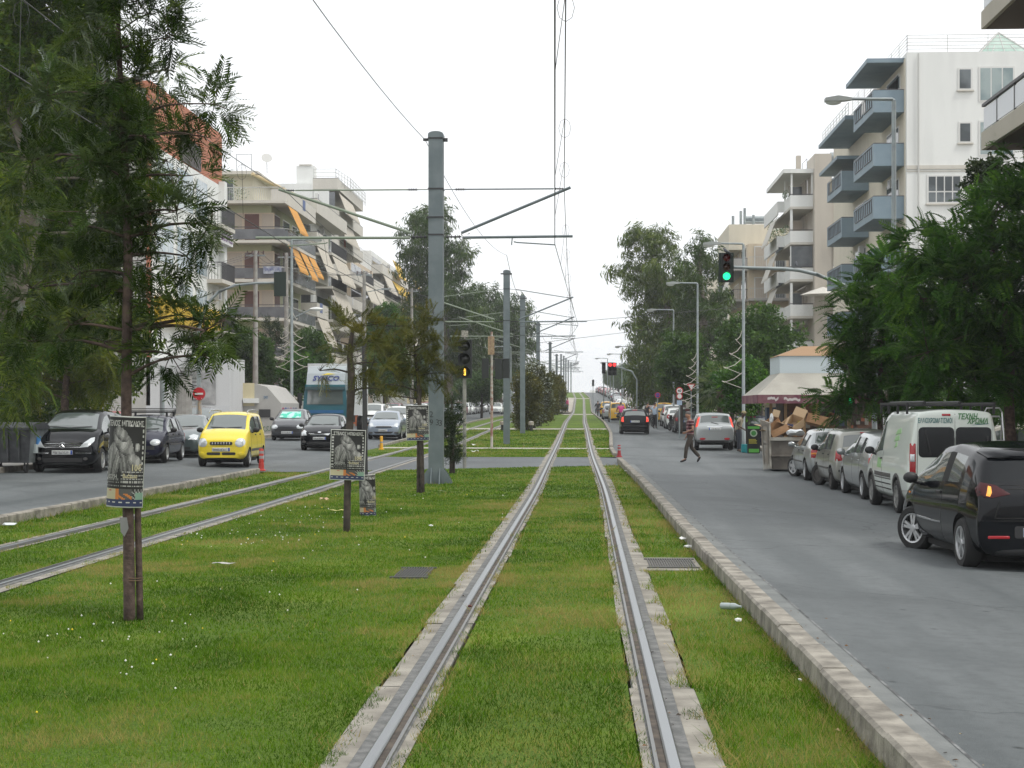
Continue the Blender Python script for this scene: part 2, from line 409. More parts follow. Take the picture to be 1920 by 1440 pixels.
# ------------------------------------------------------------ grass blades
def vnoise(X, Y, cell, seed):
    rg = np.random.default_rng(seed); G = rg.random((256,256)); u, v = X/cell, Y/cell; i, j = np.floor(u).astype(int), np.floor(v).astype(int); f, g = u-i, v-j
    f, g = f*f*(3-2*f), g*g*(3-2*g); q = lambda a,b: G[(i+a)%256,(j+b)%256]
    return (q(0,0)*(1-f)+q(1,0)*f)*(1-g)+(q(0,1)*(1-f)+q(1,1)*f)*g
def grass():
    V = []; F = []; T = []; off = 0
    def field(xl, xr, Y0, Y1, dens, hgt, wid, dry=0., lean=.5, mid=None):
        nonlocal off
        L = Y1-Y0; n = int(dens*L*abs(val(xr,(Y0+Y1)/2)-val(xl,(Y0+Y1)/2)))
        if n <= 0: return
        Y = RNG.uniform(Y0, Y1, n)
        S = np.interp(Y, _Y, _S)
        a = np.array([val(xl, q) for q in np.linspace(Y0,Y1,9)]); b = np.array([val(xr, q) for q in np.linspace(Y0,Y1,9)])
        qa = np.interp(Y, np.linspace(Y0,Y1,9), a); qb = np.interp(Y, np.linspace(Y0,Y1,9), b)
        X = qa-.16+(qb-qa+.32)*RNG.random(n); sq = 1.*(X > (qa+qb)/2); rag = .19*(vnoise(Y*1.0,sq*9+qa*3,.33,7)+.6*vnoise(Y,sq*5+qa,.09,8)-.62); ok = np.minimum(X-qa,qb-X) > -np.minimum(rag,.15)
        keep = ok & (Y < ycross(X)-.02) if Y1 < 56 else ok
        # thin, worn patches
        w = np.sin(X*1.9+1.3*np.sin(Y*.7))+np.sin(Y*1.15+2*np.sin(X*.9))
        keep &= (RNG.random(n) > .25*(w > 1.2)); pq = np.sin(X*2.3+1.7*np.sin(Y*1.1+X))+np.sin(Y*1.9-X*1.3)+np.sin(Y*.53+X*.4); keep &= (RNG.random(n) > (.35+.2*dry)*(pq > 1.15)*(dry > 0))
        for gx0,gx1,gy0,gy1 in ((.52,1.29,17.5,19.0),(-1.96,-1.70,16.7,17.5)): keep &= ~((X>gx0)&(X<gx1)&(Y>gy0)&(Y<gy1))
        X, Y, w = X[keep], Y[keep], w[keep]; n = len(X)
        # ragged sward edge
        Z = np.interp(Y, _Y, _H)+.004
        ang = RNG.uniform(0, 2*PI, n); hh = hgt*RNG.lognormal(0, .35, n)*(1+.22*np.sin(X*3.1+Y*.8)*np.cos(Y*1.7)); ww = wid*RNG.uniform(.6,1.5,n)
        n1, n2, n3 = vnoise(X,Y,.11,1), vnoise(X,Y,.42,2), vnoise(X,Y,1.6,3); hh = hh*(.35+.75*n1+.55*n2)
        ln = RNG.normal(0, lean, (n,2))*hh[:,None]
        dx, dy = np.cos(ang)*ww, np.sin(ang)*ww
        P = np.empty((n,3,3), np.float32)
        P[:,0] = np.stack([X-dx, Y-dy, Z], 1); P[:,1] = np.stack([X+dx, Y+dy, Z], 1)
        P[:,2] = np.stack([X+ln[:,0], Y+ln[:,1], Z+hh], 1)
        big = .5+.22*np.sin(X*.8+.5*Y)+.22*np.sin(.43*Y-1.1*X+1.)
        edge = np.minimum(X-np.interp(Y,np.linspace(Y0,Y1,9),a),np.interp(Y,np.linspace(Y0,Y1,9),b)-X)
        t = np.clip(.55*big+.42*(n1-.5)+.62*(n2-.5)+.45*(n3-.5)+.12+RNG.normal(0,.17,n), 0, 1)
        if mid is not None: g = np.exp(-((X-mid-np.interp(Y,_Y,_S))/.26)**2)*np.clip(.55+.5*np.sin(Y*.9)+.4*np.sin(Y*2.3+1),0,1); t = np.where(RNG.random(n) < .55*g, RNG.uniform(.75,1.,n), t)
        pa = np.sin(X*2.3+1.7*np.sin(Y*1.1+X))+np.sin(Y*1.9-X*1.3)+np.sin(Y*.53+X*.4)
        t = np.clip(t+.16*np.clip(pa-.6,0,2)*(1+dry)-.10*np.clip(-pa-.8,0,2)+dry*.10,0,1); t = np.where(RNG.random(n) < .03+.45*(edge < .05)*(n2 > .45)+.30*(n3 > .80)*(n2 > .5)+.10*dry+.28*dry*(pa>.9), 1.0, t)
        V.append(P.reshape(-1,3)); F.append(np.arange(3*n).reshape(n,3)+off); T.append(np.repeat(t,3)); off += 3*n
    for i, (a, b) in enumerate(lanes):
        tall = 1.35 if i == 4 else (1.2 if i == 0 else 1.0)
        h = .023*tall
        if i >= 2:
            dr = 1.2 if i == 4 else 0.; field(a, b, 6.5, 12, 5200, h, .0022, dr, mid=TC if i == 3 else None); field(a, b, 12, 20, 2600, h, .0034, dr, mid=TC if i == 3 else None)
        elif i == 1: field(a, b, 15, 20, 2400, h, .0034)
        field(a, b, 20, 32, 1200, h*1.05, .005, .5*(i==4), mid=TC if i == 3 else None); field(a, b, 32, 51, 420, h*1.1, .009, .5*(i==4))
        field(a, b, 58.8, 68.8, 230, h*1.2, .014); field(a, b, 70.4, 105.8, 90, h*1.4, .024)
    # longer fringe along slabs and kerbs
    fr = lambda f, d0, d1: ((lambda Y: val(f,Y)+d0), (lambda Y: val(f,Y)+d1))
    for f, d0, d1, hh in ((lanes[4][1], -.16, -.01, .05), (lanes[4][0], -.02, .08, .045), (lanes[3][0], -.02, .07, .04), (lanes[3][1], -.07, .02, .04), (lanes[2][1], -.07, .02, .04), (lanes[0][0], .0, .25, .07)):
        x0, x1 = fr(f, d0, d1)
        field(x0, x1, 6.5, 18, 3200, hh, .0026, lean=.7); field(x0, x1, 18, 45, 700, hh, .006, lean=.7)
    V = np.concatenate(V); F = np.concatenate(F); T = np.concatenate(T)
    m = leafmat('grass_blades', (.033,.082,.006), (.102,.212,.010), (.30,.26,.085), .35, .0)
    o = link('grass', npmesh('grass', V, F, m, T)); tag(o, 'mown green grass covering the tram median and the verges', 'grass', kind='stuff')
grass()
# white clover heads scattered in the lawn: a sprinkling nobody could count
def clover():
    mb = MB(); rg = random.Random(3)
    for cx, cy, n, sd in ((-2.9,10.6,8,.6),(-4.0,12.2,22,.5),(-2.6,14,9,1.),(-4.6,21.5,40,.9),(-3.4,19,12,1.5),(-2,24,12,1.5),(-4.8,26,30,1.),(-2.5,33,14,2)):
        for _ in range(n):
            x = rg.gauss(cx,sd); y = rg.gauss(cy,sd*1.3)
            if not (val(lanes[2][0],y) < x < val(lanes[2][1],y)): continue
            r = rg.uniform(.004,.008)*(1+y/40); z = hz(y)+.035
            mb.add([(x-r,y,z),(x,y-r,z),(x+r,y,z),(x,y+r,z),(x,y,z+r),(x,y,z-r)], [(0,1,4),(1,2,4),(2,3,4),(3,0,4),(1,0,5),(2,1,5),(3,2,5),(0,3,5)], 0 if rg.random() < .85 else 1)
    o = mb.build('clover_flowers', [mat('clover_white',(.75,.75,.68),.8), mat('dandelion_yellow',(.8,.6,.03),.8)])
    tag(o, 'white clover heads and a few yellow dandelions scattered in the lawn', 'flowers', kind='stuff')
clover()

# dry leaves and crumbs gathered along kerbs, gutter and slabs
def leaf_litter():
    mb = MB(); rg = random.Random(12)
    for _ in range(620):
        Yq = 6.5+34*rg.random()**1.7; k = rg.random()
        if k < .45: x = KR(Yq)-abs(rg.gauss(0,.10))-.01; z = .02
        elif k < .75: x = KR(Yq)+.19+abs(rg.gauss(0,.16)); z = hxy(x,Yq)+.016
        else: x = rg.choice((TC-.75-.2,TC-.75+.12,TC+.75-.12,TC+.75+.2,TC+.75+.05))+rg.gauss(0,.06); z = hz(Yq)+.024
        r = rg.uniform(.006,.020); a = rg.uniform(0,6.3); c,s = math.cos(a)*r, math.sin(a)*r; t = rg.uniform(-.3,.6)*r
        mb.add([(x-c,Yq-s,z),(x+s*.5,Yq-c*.5,z+.004+abs(t)),(x+c,Yq+s,z+.003),(x-s*.5,Yq+c*.5,z+.006)],[(0,1,2,3)],rg.choice((0,0,1,2)))
    o = mb.build('leaf_litter',[mat('dry_leaf',(.16,.085,.035),.9),mat('pale_dry_leaf',(.34,.26,.14),.9),mat('dark_crumb',(.05,.04,.03),.9)]); tag(o,'dry leaves and crumbs strewn along the kerb, the gutter and the slabs','leaves',kind='stuff')
leaf_litter()
# ============================================================ VEHICLES
M_GLASS = mat('car_glass', (.10,.12,.115), .04, spec=.9, ior=1.7)
M_GLASSD = mat('tinted_car_glass', (.010,.012,.014), .08, spec=.3, ior=1.42)
M_BLACK = mat('black_plastic', (.018,.018,.019), .55)
M_GREYPL = mat('grey_plastic', (.075,.072,.068), .6)
M_TYRE = mat('tyre_rubber', (.02,.02,.02), .85)
M_ALLOY = mat('alloy_rim', (.55,.56,.57), .3, .8)
M_STEELW = mat('dark_steel_rim', (.07,.065,.06), .6, .3)
M_CHROME = mat('chrome', (.75,.76,.77), .12, 1.)
M_LAMP = mat('headlamp_glass', (.62,.65,.66), .08, .35, spec=.8)
M_RED = mat('tail_lamp_red', (.36,.012,.018), .12, spec=.7)
M_REDD = mat('smoked_tail_lamp', (.045,.004,.006), .1, spec=.3)
M_ORANGE = mat('indicator_orange', (.8,.26,.03), .2)
M_ORLIT = mat('indicator_lit', (.9,.35,.05), .3, emit=(1,.42,.06), estr=.35)
M_REDLIT = mat('brake_lamp_lit', (.8,.06,.04), .2, emit=(1,.08,.04), estr=.55)
M_PLATE = mat('plate_white', (.62,.63,.62), .4, col2=(.50,.51,.50), scale=30, coord='Object')
M_PLATEB = mat('plate_blue', (.01,.06,.35), .4)
M_SMEAR = mat('plate_smudge', (.16,.165,.165), .5, col2=(.52,.53,.52), scale=24, coord='Object')
M_SEAM = mat('panel_gap_and_shade_box', (.006,.006,.006), .8)
def paint(name, col, metal=.0, rough=.28): return mat('paint_'+name, col, rough, metal, spec=.5, coat=.8)
P_BLACK = mat('paint_black', (.003,.004,.006), .07, 0, spec=.30); P_NAVY = mat('paint_navy', (.008,.009,.028), .22, 0, spec=.3, coat=.25); P_YEL = paint('yellow', (.80,.62,.02), 0, .35)
P_SILVER = paint('silver', (.37,.39,.39), .7, .32); P_WHITE = paint('white', (.74,.76,.74)); P_VAN = paint('pale_white', (.66,.71,.65))
P_SILBLUE = paint('silver_blue', (.29,.34,.41), .6, .3); P_GREY = paint('dark_grey', (.055,.058,.065), .5); P_TEAL = paint('teal', (.010,.105,.135))
P_RED = paint('red', (.35,.012,.02)); P_TAXI = paint('taxi_yellow', (.75,.42,.015), 0, .35); P_BLUE = paint('blue', (.03,.07,.2)); P_MAROON = paint('maroon', (.12,.012,.03))
P_GREENG = paint('grey_green', (.09,.12,.12), .5); P_CREAM = paint('cream', (.55,.52,.42)); P_BEIGE = paint('champagne', (.32,.32,.285), .6, .35)

def stations(p):
    """(d, half width, bottom, belt, top, half top width) from nose to tail"""
    L,W,H = p['L'],p['W'],p['H']; w = W/2; nz,cz = p['nz'],p['cz']; cd,wd = p['cd'],p['wd']
    rd,rb,rz = p['rd'],p['rb'],p['rz']; b0,b1 = p['b0'],p['b1']; gc = p.get('gc',.17); tz = p.get('tz', rz-.06); rt = p.get('rt', w*.70)
    out = [(0, w*.78, gc+.06, nz-.13, nz-.06, w*.64, 0), (.045, w*.90, gc+.02, nz-.05, nz+.015, w*.72, 0), (.20, w*.965, gc, nz+.01, nz+.08, w*.76, 0)]
    m = cd*.55
    out.append((m, w*.99, gc, nz+(b0-nz)*.62, nz+.08+(cz-nz-.08)*.66, w*.80, 0))
    out.append((cd, w, gc, b0, cz, w*.84, 0))
    def belt(d): return b0+(b1-b0)*(d-cd)/max(.1, L-rb-cd)
    def roof(d):
        t = (d-wd)/max(.1, L-rd-wd); return H-p.get('rf',.05)*(1-min(1,max(0,t*3)))**2-p.get('rr',.07)*max(0,t-.35)**2/.42
    a = cd+(wd-cd)*.22
    za = cz+(roof(wd)-cz)*.22
    S = lambda d: (d, w, gc, belt(d), roof(d), rt+(w*.84-rt)*0, 0)
    s1 = p.get('s1', cd+.10)
    out.append((s1-.05, w, gc, belt(s1), cz+(roof(wd)-cz)*(s1-.05-cd)/(wd-cd), w*.84+(rt-w*.84)*(s1-.05-cd)/(wd-cd), 0))
    out.append((s1-.006, w, gc, belt(s1), cz+(roof(wd)-cz)*(s1-cd)/(wd-cd), w*.84+(rt-w*.84)*(s1-cd)/(wd-cd), 0))
    out.append((s1+.006, w, gc, belt(s1), cz+(roof(wd)-cz)*(s1+.012-cd)/(wd-cd), w*.84+(rt-w*.84)*(s1+.012-cd)/(wd-cd), 1))
    d = s1+.06; out.append((d, w, gc, belt(d), cz+(roof(wd)-cz)*(d-cd)/(wd-cd), w*.84+(rt-w*.84)*(d-cd)/(wd-cd), 0))
    d = cd+(wd-cd)*.55
    out.append((d, w, gc, belt(d), cz+(roof(wd)-cz)*.57, w*.84+(rt-w*.84)*.55, 0))
    out.append((wd-.03, w, gc, belt(wd), roof(wd)-.025, rt, 0)); out.append((wd+.09, w, gc, belt(wd), roof(wd+.09), rt, 0))
    for q in p['seams']:
        out.append(S(q-.05)[:6]+(0,)); out.append(S(q-.006)[:6]+(0,)); out.append(S(q+.006)[:6]+(1,)); out.append(S(q+.05)[:6]+(0,))
    c = p['cp']      # front end of the rear pillar
    out.append(S(c)[:6]+(0,)); out.append(S(c+.05)[:6]+(0,))
    out.append((L-rd-.06, w*.985, gc, b1, roof(L-rd-.06), rt*.97, 0)); out.append((L-rd, w*.98, gc, b1, roof(L-rd)-.015, rt*.96, 0))
    if p.get('van'):
        out = [q for q in out if q[0] < L-.2]
        out += [(L-.14,w*.985,gc,b1,H-.015,rt*.99,0),(L-.05,w*.975,gc+.01,b1,H-.04,rt*.97,0),(L-.012,w*.955,gc+.03,b1-.01,H-.09,rt*.95,0),(L,w*.93,gc+.06,b1-.02,H-.15,rt*.93,0)]
    elif p.get('deck'):
        out.append((L-rb, w*.965, gc, b1-.01, rz, w*.76, 0)); out.append((L-rb+.06, w*.965, gc, b1-.02, rz-.005, w*.77, 0))
        out.append((L-.10, w*.94, gc+.02, tz-.06, tz, w*.74, 0)); out.append((L-.03, w*.90, gc+.04, tz-.14, tz-.07, w*.70, 0)); out.append((L, w*.82, gc+.10, tz-.28, tz-.22, w*.66, 0))
    else:
        e = p.get('rw', .93)
        out.append((L-rb, w*.95, gc+.01, b1-.04, rz, w*.80*e/.93, 0)); out.append((L-rb+.05, w*.945, gc+.02, b1-.09, rz-.05, w*.80*e/.93, 0))
        out.append((L-.02, w*e, gc+.04, tz-.16, tz-.07, w*.78, 0)); out.append((L, w*(e-.05), gc+.10, tz-.24, tz-.16, w*.72, 0))
    out.sort(key=lambda q: q[0])
    return out
def car_mesh(p):
    """closed body cage -> smooth -> wheel wells cut; returns dict of part meshes and a BVH"""
    L = p['L']; st = stations(p); mb = MB(); J = len(st); ring = 17
    for (d,w,zb,zl,zt,wt,fl) in st:
        y = L/2-d; cr = min(.035, .02+.02*wt); zs = min(zb+.16, zl-.12); zm = zs+(zl-zs)*.55
        wb = w-.045 if zl > .7 else w*.95
        half = [(0,zb),(w*.86,zb),(w*.975,zs),(w,zm),(wb,zl),(wt+.02,zt-.035),(wt-.045,zt-.012),(wt*.55,zt+cr*.7),(0,zt+cr)]
        if zt-zl < .2: half[5] = (min(wb-.03,wt+.06),zt-.02); half[6] = (min(wb-.1,wt-.02),zt-.004)
        mb.v += [(x,y,z) for x,z in half]+[(-x,y,z) for x,z in half[1:-1][::-1]]
    n = 16
    cd,wd = p['cd'],p['wd']; dm = lambda j: (st[j][0]+st[j+1][0])/2
    W0 = cd+.02; c = p['cp']
    for j in range(J-1):
        d = dm(j); seam = st[j+1][6] == 1
        for i in range(n):
            k = i if i < 8 else 15-i        # 0..7 counted from the bottom
            m = 0
            win0 = p.get('win0', p.get('s1',cd+.1)+.02)
            if k in (6,7) and W0 < d < wd-.03: m = 1                                         # windscreen
            elif k == 4 and win0 < d < c: m = 2 if not any(abs(d-q) < .052 for q in p['seams']) and d < p.get('winend', 99) else 5
            elif k in (6,7) and L-p['rd'] < d < L-p['rb'] and not p.get('nowin'): m = 3
            elif k in (1,2,3) and seam: m = 5
            elif k in (1,2,3):
                s = [p.get('s1', cd+.1)]+p['seams']+[p.get('s3', c+.02)]
                for q in range(len(s)-1):
                    if s[q] < d < s[q+1] and k != 0: m = 6+q if q < p.get('doors',2) else 0
            elif k == 0: m = 4
            if p.get('clad') and k == 1 and m in (0,6,7): m = 8
            mb.f.append((j*n+i, j*n+(i+1)%n, (j+1)*n+(i+1)%n, (j+1)*n+i)); mb.m.append(m)
    for b, fl in ((0,0),((J-1)*n,1)):
        for i in range(8):
            a = [b+i, b+i+1, b+(15-i)%16+0, b+(16-i)%16]
            if i == 0: a = [b, b+1, b+15]
            elif i == 7: a = [b+7, b+8, b+9]
            mb.f.append(tuple(a if not fl else a[::-1])); mb.m.append(4 if i == 0 else 0)
    me = mb.mesh('cage', [M_BLACK]*9, smooth='all')
    bm = bmesh.new(); bm.from_mesh(me); bmesh.ops.recalc_face_normals(bm, faces=bm.faces[:]); bm.to_mesh(me); bm.free()
    o = link('cage', me); sd = o.modifiers.new('s','SUBSURF'); sd.levels = 2; sd.render_levels = 2
    ct = MB(); r = p['wr']; Wd = p['W']
    for d in (p['wf'], L-p['wb']):
        for s in (-1,1):
            M = Matrix.Translation((s*(Wd/2-.30), L/2-d, r)) @ Matrix.Rotation(s*PI/2,4,'Y')
            ct.lathe([(r+.055,0),(r+.055,.7)], 28, M, 4)
    cm = ct.mesh('cutter', [M_BLACK]*9); bm = bmesh.new(); bm.from_mesh(cm); bmesh.ops.recalc_face_normals(bm, faces=bm.faces[:]); bm.to_mesh(cm); bm.free()
    cu = link('cutter', cm); bo = o.modifiers.new('b','BOOLEAN'); bo.operation = 'DIFFERENCE'; bo.object = cu; bo.solver = 'EXACT'
    dg = bpy.context.evaluated_depsgraph_get(); fin = bpy.data.meshes.new_from_object(o.evaluated_get(dg))
    bpy.data.objects.remove(o); bpy.data.objects.remove(cu)
    bm = bmesh.new(); bm.from_mesh(fin); bvh = BVHTree.FromBMesh(bm)
    groups = {}
    for f in bm.faces:
        m = f.material_index; cx = f.calc_center_median()
        if m in (6,7): key = ('door', m, cx.x > 0)
        elif m == 1: key = ('windscreen',)
        elif m == 3: key = ('rear_window',)
        elif m == 2:
            q = [i for i,s in enumerate(p['seams']) if L/2-cx.y > s]
            key = ('side_window', len(q), cx.x > 0)
        else: key = ('body',)
        groups.setdefault(key, []).append(f)
    parts = {}
    slot = {0:0, 6:0, 7:0, 5:1, 4:2, 8:2}
    for key, fs in groups.items():
        vm = {}; vs = []; ff = []; mi = []
        for f in fs:
            idx = []
            for v in f.verts:
                if v.index not in vm: vm[v.index] = len(vs); vs.append(v.co[:])
                idx.append(vm[v.index])
            ff.append(idx); mi.append(slot.get(f.material_index, 0))
        q = bpy.data.meshes.new(key[0]); q.from_pydata(vs, [], ff)
        q.polygons.foreach_set('use_smooth', [True]*len(ff))
        if key[0] == 'body':
            for _ in range(3): q.materials.append(M_BLACK)
            q.polygons.foreach_set('material_index', mi)
        else: q.materials.append(M_BLACK)
        try: q.set_sharp_from_angle(angle=R(38))
        except Exception: pass
        q.update(); parts[key] = q
    bm.free()
    return parts, bvh
AX = {'front': (Vector((0,1,0)), Vector((-1,0,0))), 'rear': (Vector((0,-1,0)), Vector((1,0,0))), 'left': (Vector((-1,0,0)), Vector((0,-1,0))), 'right': (Vector((1,0,0)), Vector((0,1,0)))}
def conform(bvh, side, poly, off=.006, thick=.012, rings=4, tilt=0., up=0.):
    """a lens / panel lying on the bodywork; poly in (across, height) seen square-on; tilt turns the view direction about z"""
    dv, ax = AX[side]
    poly = [Vector(p) for p in poly]; c = sum(poly, Vector((0,0)))/len(poly)
    base = Vector((0,0,0))
    if tilt:
        h = bvh.ray_cast(ax*c.x+Vector((0,0,c.y))+dv*4, -dv)
        h0 = h[0] if h[0] is not None else bvh.find_nearest(ax*c.x+Vector((0,0,c.y))+dv*1.6)[0]
        Rm = Matrix.Rotation(tilt, 3, 'Z'); dv = Rm@dv; ax = Rm@ax
        base = h0-ax*c.x-Vector((0,0,c.y))
    # refine the outline
    P = []
    for i in range(len(poly)):
        a, b = poly[i], poly[(i+1)%len(poly)]; k = max(1, int((b-a).length/.07))
        P += [a+(b-a)*t/k for t in range(k)]
    n = len(P); vs = []
    def cast(q, o):
        org = base+ax*q.x+Vector((0,0,q.y))+dv*3
        hit = bvh.ray_cast(org, -dv)
        if hit[0] is None:
            hit = bvh.find_nearest(base+ax*q.x+Vector((0,0,q.y)))if tilt else bvh.find_nearest(ax*q.x+Vector((0,0,q.y))+dv*1.6)
        nn = hit[1]
        if nn.dot(dv) < 0: nn = -nn
        return hit[0]+(nn*.6+dv*.4)*o
    for k in range(rings+1):
        s = 1-k/(rings+.0001)*.97 if k else 1.
        for q in P: vs.append(cast(c+(q-c)*s, off if k else off*.6))
    for q in P: vs.append(cast(q, -thick))
    fs = []
    for k in range(rings):
        for i in range(n): fs.append((k*n+i, k*n+(i+1)%n, (k+1)*n+(i+1)%n, (k+1)*n+i))
    fs.append(tuple(rings*n+i for i in range(n)))
    b = (rings+1)*n
    for i in range(n): fs.append((b+i, b+(i+1)%n, (i+1)%n, i))
    return vs, fs
def rect(x0,x1,z0,z1,r=.02):
    r = min(r, abs(x1-x0)*.45, abs(z1-z0)*.45); out = []
    for cx,cz,a in ((x1-r,z1-r,0),(x0+r,z1-r,90),(x0+r,z0+r,180),(x1-r,z0+r,270)):
        for k in range(4): q = R(a+k*30); out.append((cx+r*math.cos(q), cz+r*math.sin(q)))
    return out
def oval(cx,cz,rx,rz,n=16,rot=0.):
    return [(cx+rx*math.cos(2*PI*k/n)*math.cos(rot)-rz*math.sin(2*PI*k/n)*math.sin(rot), cz+rx*math.cos(2*PI*k/n)*math.sin(rot)+rz*math.sin(2*PI*k/n)*math.cos(rot)) for k in range(n)]
def flip(poly): return [(-x,z) for x,z in poly][::-1]
_wheels = {}
def wheel_meshes(r, w, style):
    key = (r,w,style)
    if key in _wheels: return _wheels[key]
    mb = MB(); rr = r*.66
    mb.lathe([(rr,-w/2+.01),(rr+.01,-w/2),(r-.03,-w/2),(r-.006,-w/2+.03),(r,-w/4),(r,w/4),(r-.006,w/2-.03),(r-.03,w/2),(rr+.01,w/2),(rr,w/2-.01)], 32, None, 0, closed=True)
    tyre = mb.mesh('wheel', [M_TYRE], smooth=35)
    mb = MB(); n = 28
    mb.lathe([(rr,w/2-.02),(rr,w/2),(rr-.022,w/2-.004),(rr-.03,w/2-.05),(rr-.03,-w/2+.02),(rr,-w/2+.02)], 28, None, 0, closed=True)
    mb.lathe([(.001,w/2-.075),(rr-.02,w/2-.075)], 28, None, 1)
    mb.lathe([(.055,w/2-.07),(.055,w/2-.018),(.045,w/2-.008),(.001,w/2-.006)], 16, None, 0)
    if style == 'steel':
        mb.lathe([(.001,w/2-.03),(.09,w/2-.022),(.13,w/2-.045),(rr-.03,w/2-.028)], 24, None, 0)
    else:
        k = {'five':5,'seven':7,'twin':5,'cover':9}[style]
        for i in range(k):
            for da in ((-.17,.17) if style == 'twin' else (0,)):
                a = 2*PI*i/k; M = Matrix.Rotation(a,4,'Z')
                wd = {'five':.052,'seven':.03,'twin':.022,'cover':.036}[style]; o = math.sin(da)*rr
                mb.prism([(.03,-wd*.8+o*.25),(rr-.012,-wd+o),(rr-.012,wd+o),(.03,wd*.8+o*.25)], w/2-.05, w/2-.014, M, 0)
    rim = mb.mesh('rim', [M_ALLOY if style != 'steel' else M_STEELW, M_BLACK], smooth=35)
    _wheels[key] = (tyre, rim); return _wheels[key]
MODELS = {}
class Model: pass
def model(key, p):
    m = Model(); m.p = p; m.parts, m.bvh = car_mesh(p); m.extra = []
    MODELS[key] = m; L,W = p['L'],p['W']; w = W/2
    def add(name, side, poly, mt, both=False, off=.006, sub=None, **kw):
        for q in ([poly, flip(poly)] if both else [poly]):
            kk = dict(kw)
            if both and q is not poly and 'tilt' in kk: kk['tilt'] = -kk['tilt']
            s2 = side
            if both and side in ('left','right') : pass
            vs, fs = conform(m.bvh, s2, q, off, **kk); mb = MB(); mb.add(vs, fs)
            m.extra.append([name, mb.mesh(name, [mt] if mt != 'paint' else [M_BLACK], smooth=50), mt, sub])
    def addside(name, poly, mt, off=.006, **kw):
        """poly in (distance from nose, height); on both flanks"""
        q = [(L/2-d, z) for d, z in poly]
        vs, fs = conform(m.bvh, 'right', q, off, **kw); mb = MB(); mb.add(vs, fs); m.extra.append([name, mb.mesh(name, [M_BLACK if mt == 'paint' else mt], smooth=50), mt, None])
        q = [(-y, z) for y, z in q][::-1]
        vs, fs = conform(m.bvh, 'left', q, off, **kw); mb = MB(); mb.add(vs, fs); m.extra.append([name, mb.mesh(name, [M_BLACK if mt == 'paint' else mt], smooth=50), mt, None])
    m.add = add; m.addside = addside
    ub = MB(); ub.box(-w*.66,w*.66,-L/2+.45,L/2-.45,p['gc']-.07,p['gc']+.12); ub.box(-w*.82,w*.82,-L/2+p['wb']+.45,L/2-p['wf']-.45,p['gc']-.02,p['gc']+.12); m.extra.append(['underbody_shade_box', ub.mesh('underbody_shade_box',[M_SEAM]), M_SEAM, None])  # near-black boxes added low under the body to deepen the shade there
    # number plates (a smudge, no writing) with blue band
    pf, pr = p.get('pf',.40), p.get('pr',.72)
    for side, z in (('front',pf),('rear',pr)):
        add('number_plate', side, rect(-.26,.26,z-.055,z+.055,.01), M_PLATE, off=.014)
        add('plate_band', side, rect(*((.21,.255) if side == 'front' else (-.255,-.21)), z-.05,z+.05,.005), M_PLATEB, off=.018, sub='number_plate')
        add('plate_smudge', side, rect(*((-.24,.19) if side == 'front' else (-.19,.24)), z-.035,z+.035,.01), M_SMEAR, off=.017, sub='number_plate')
    # door handles, mirrors, wipers
    zc = p['b0']-.07
    for q in [p['seams'][0]-.16]+([p['seams'][1]-.16] if len(p['seams']) > 1 else []):
        addside('door_handle', [(q-.09,zc-.02),(q+.09,zc-.012),(q+.09,zc+.02),(q-.09,zc+.018)], M_BLACK if p.get('blackh',1) else 'paint', off=.02)
    for s in (-1,1):
        mb = MB(); c = Vector((s*(w+.085), L/2-p['cd']-.36, p['b0']+.075))
        M = Matrix.Translation(c) @ Matrix.Diagonal((.105,.06,.078,1))
        prof = [(math.cos(R(a)), math.sin(R(a))) for a in (-88,-60,-35,-10,15,40,65,88)]
        mb.lathe(prof, 12, M); mb.tube([c+Vector((-s*.05,.02,-.05)), c+Vector((-s*.17,.02,-.09))], .025, 6)
        m.extra.append(['mirror', mb.mesh('mirror', [M_BLACK], smooth=60), 'mirror', None])
    def wiper(side, x0, x1, z0, z1):
        add('wiper', side, [(x0,z0),(x1,z1),(x1,z1+.022),(x0,z0+.022)], M_BLACK, off=.018, rings=2)
    m.wiper = wiper
    zc = p['cz']
    if p['wd']-p['cd'] > .3:
        wiper('front', -w*.62, -.02, zc+.055, zc+.03); wiper('front', .02, w*.62, zc+.03, zc+.05)
    return m
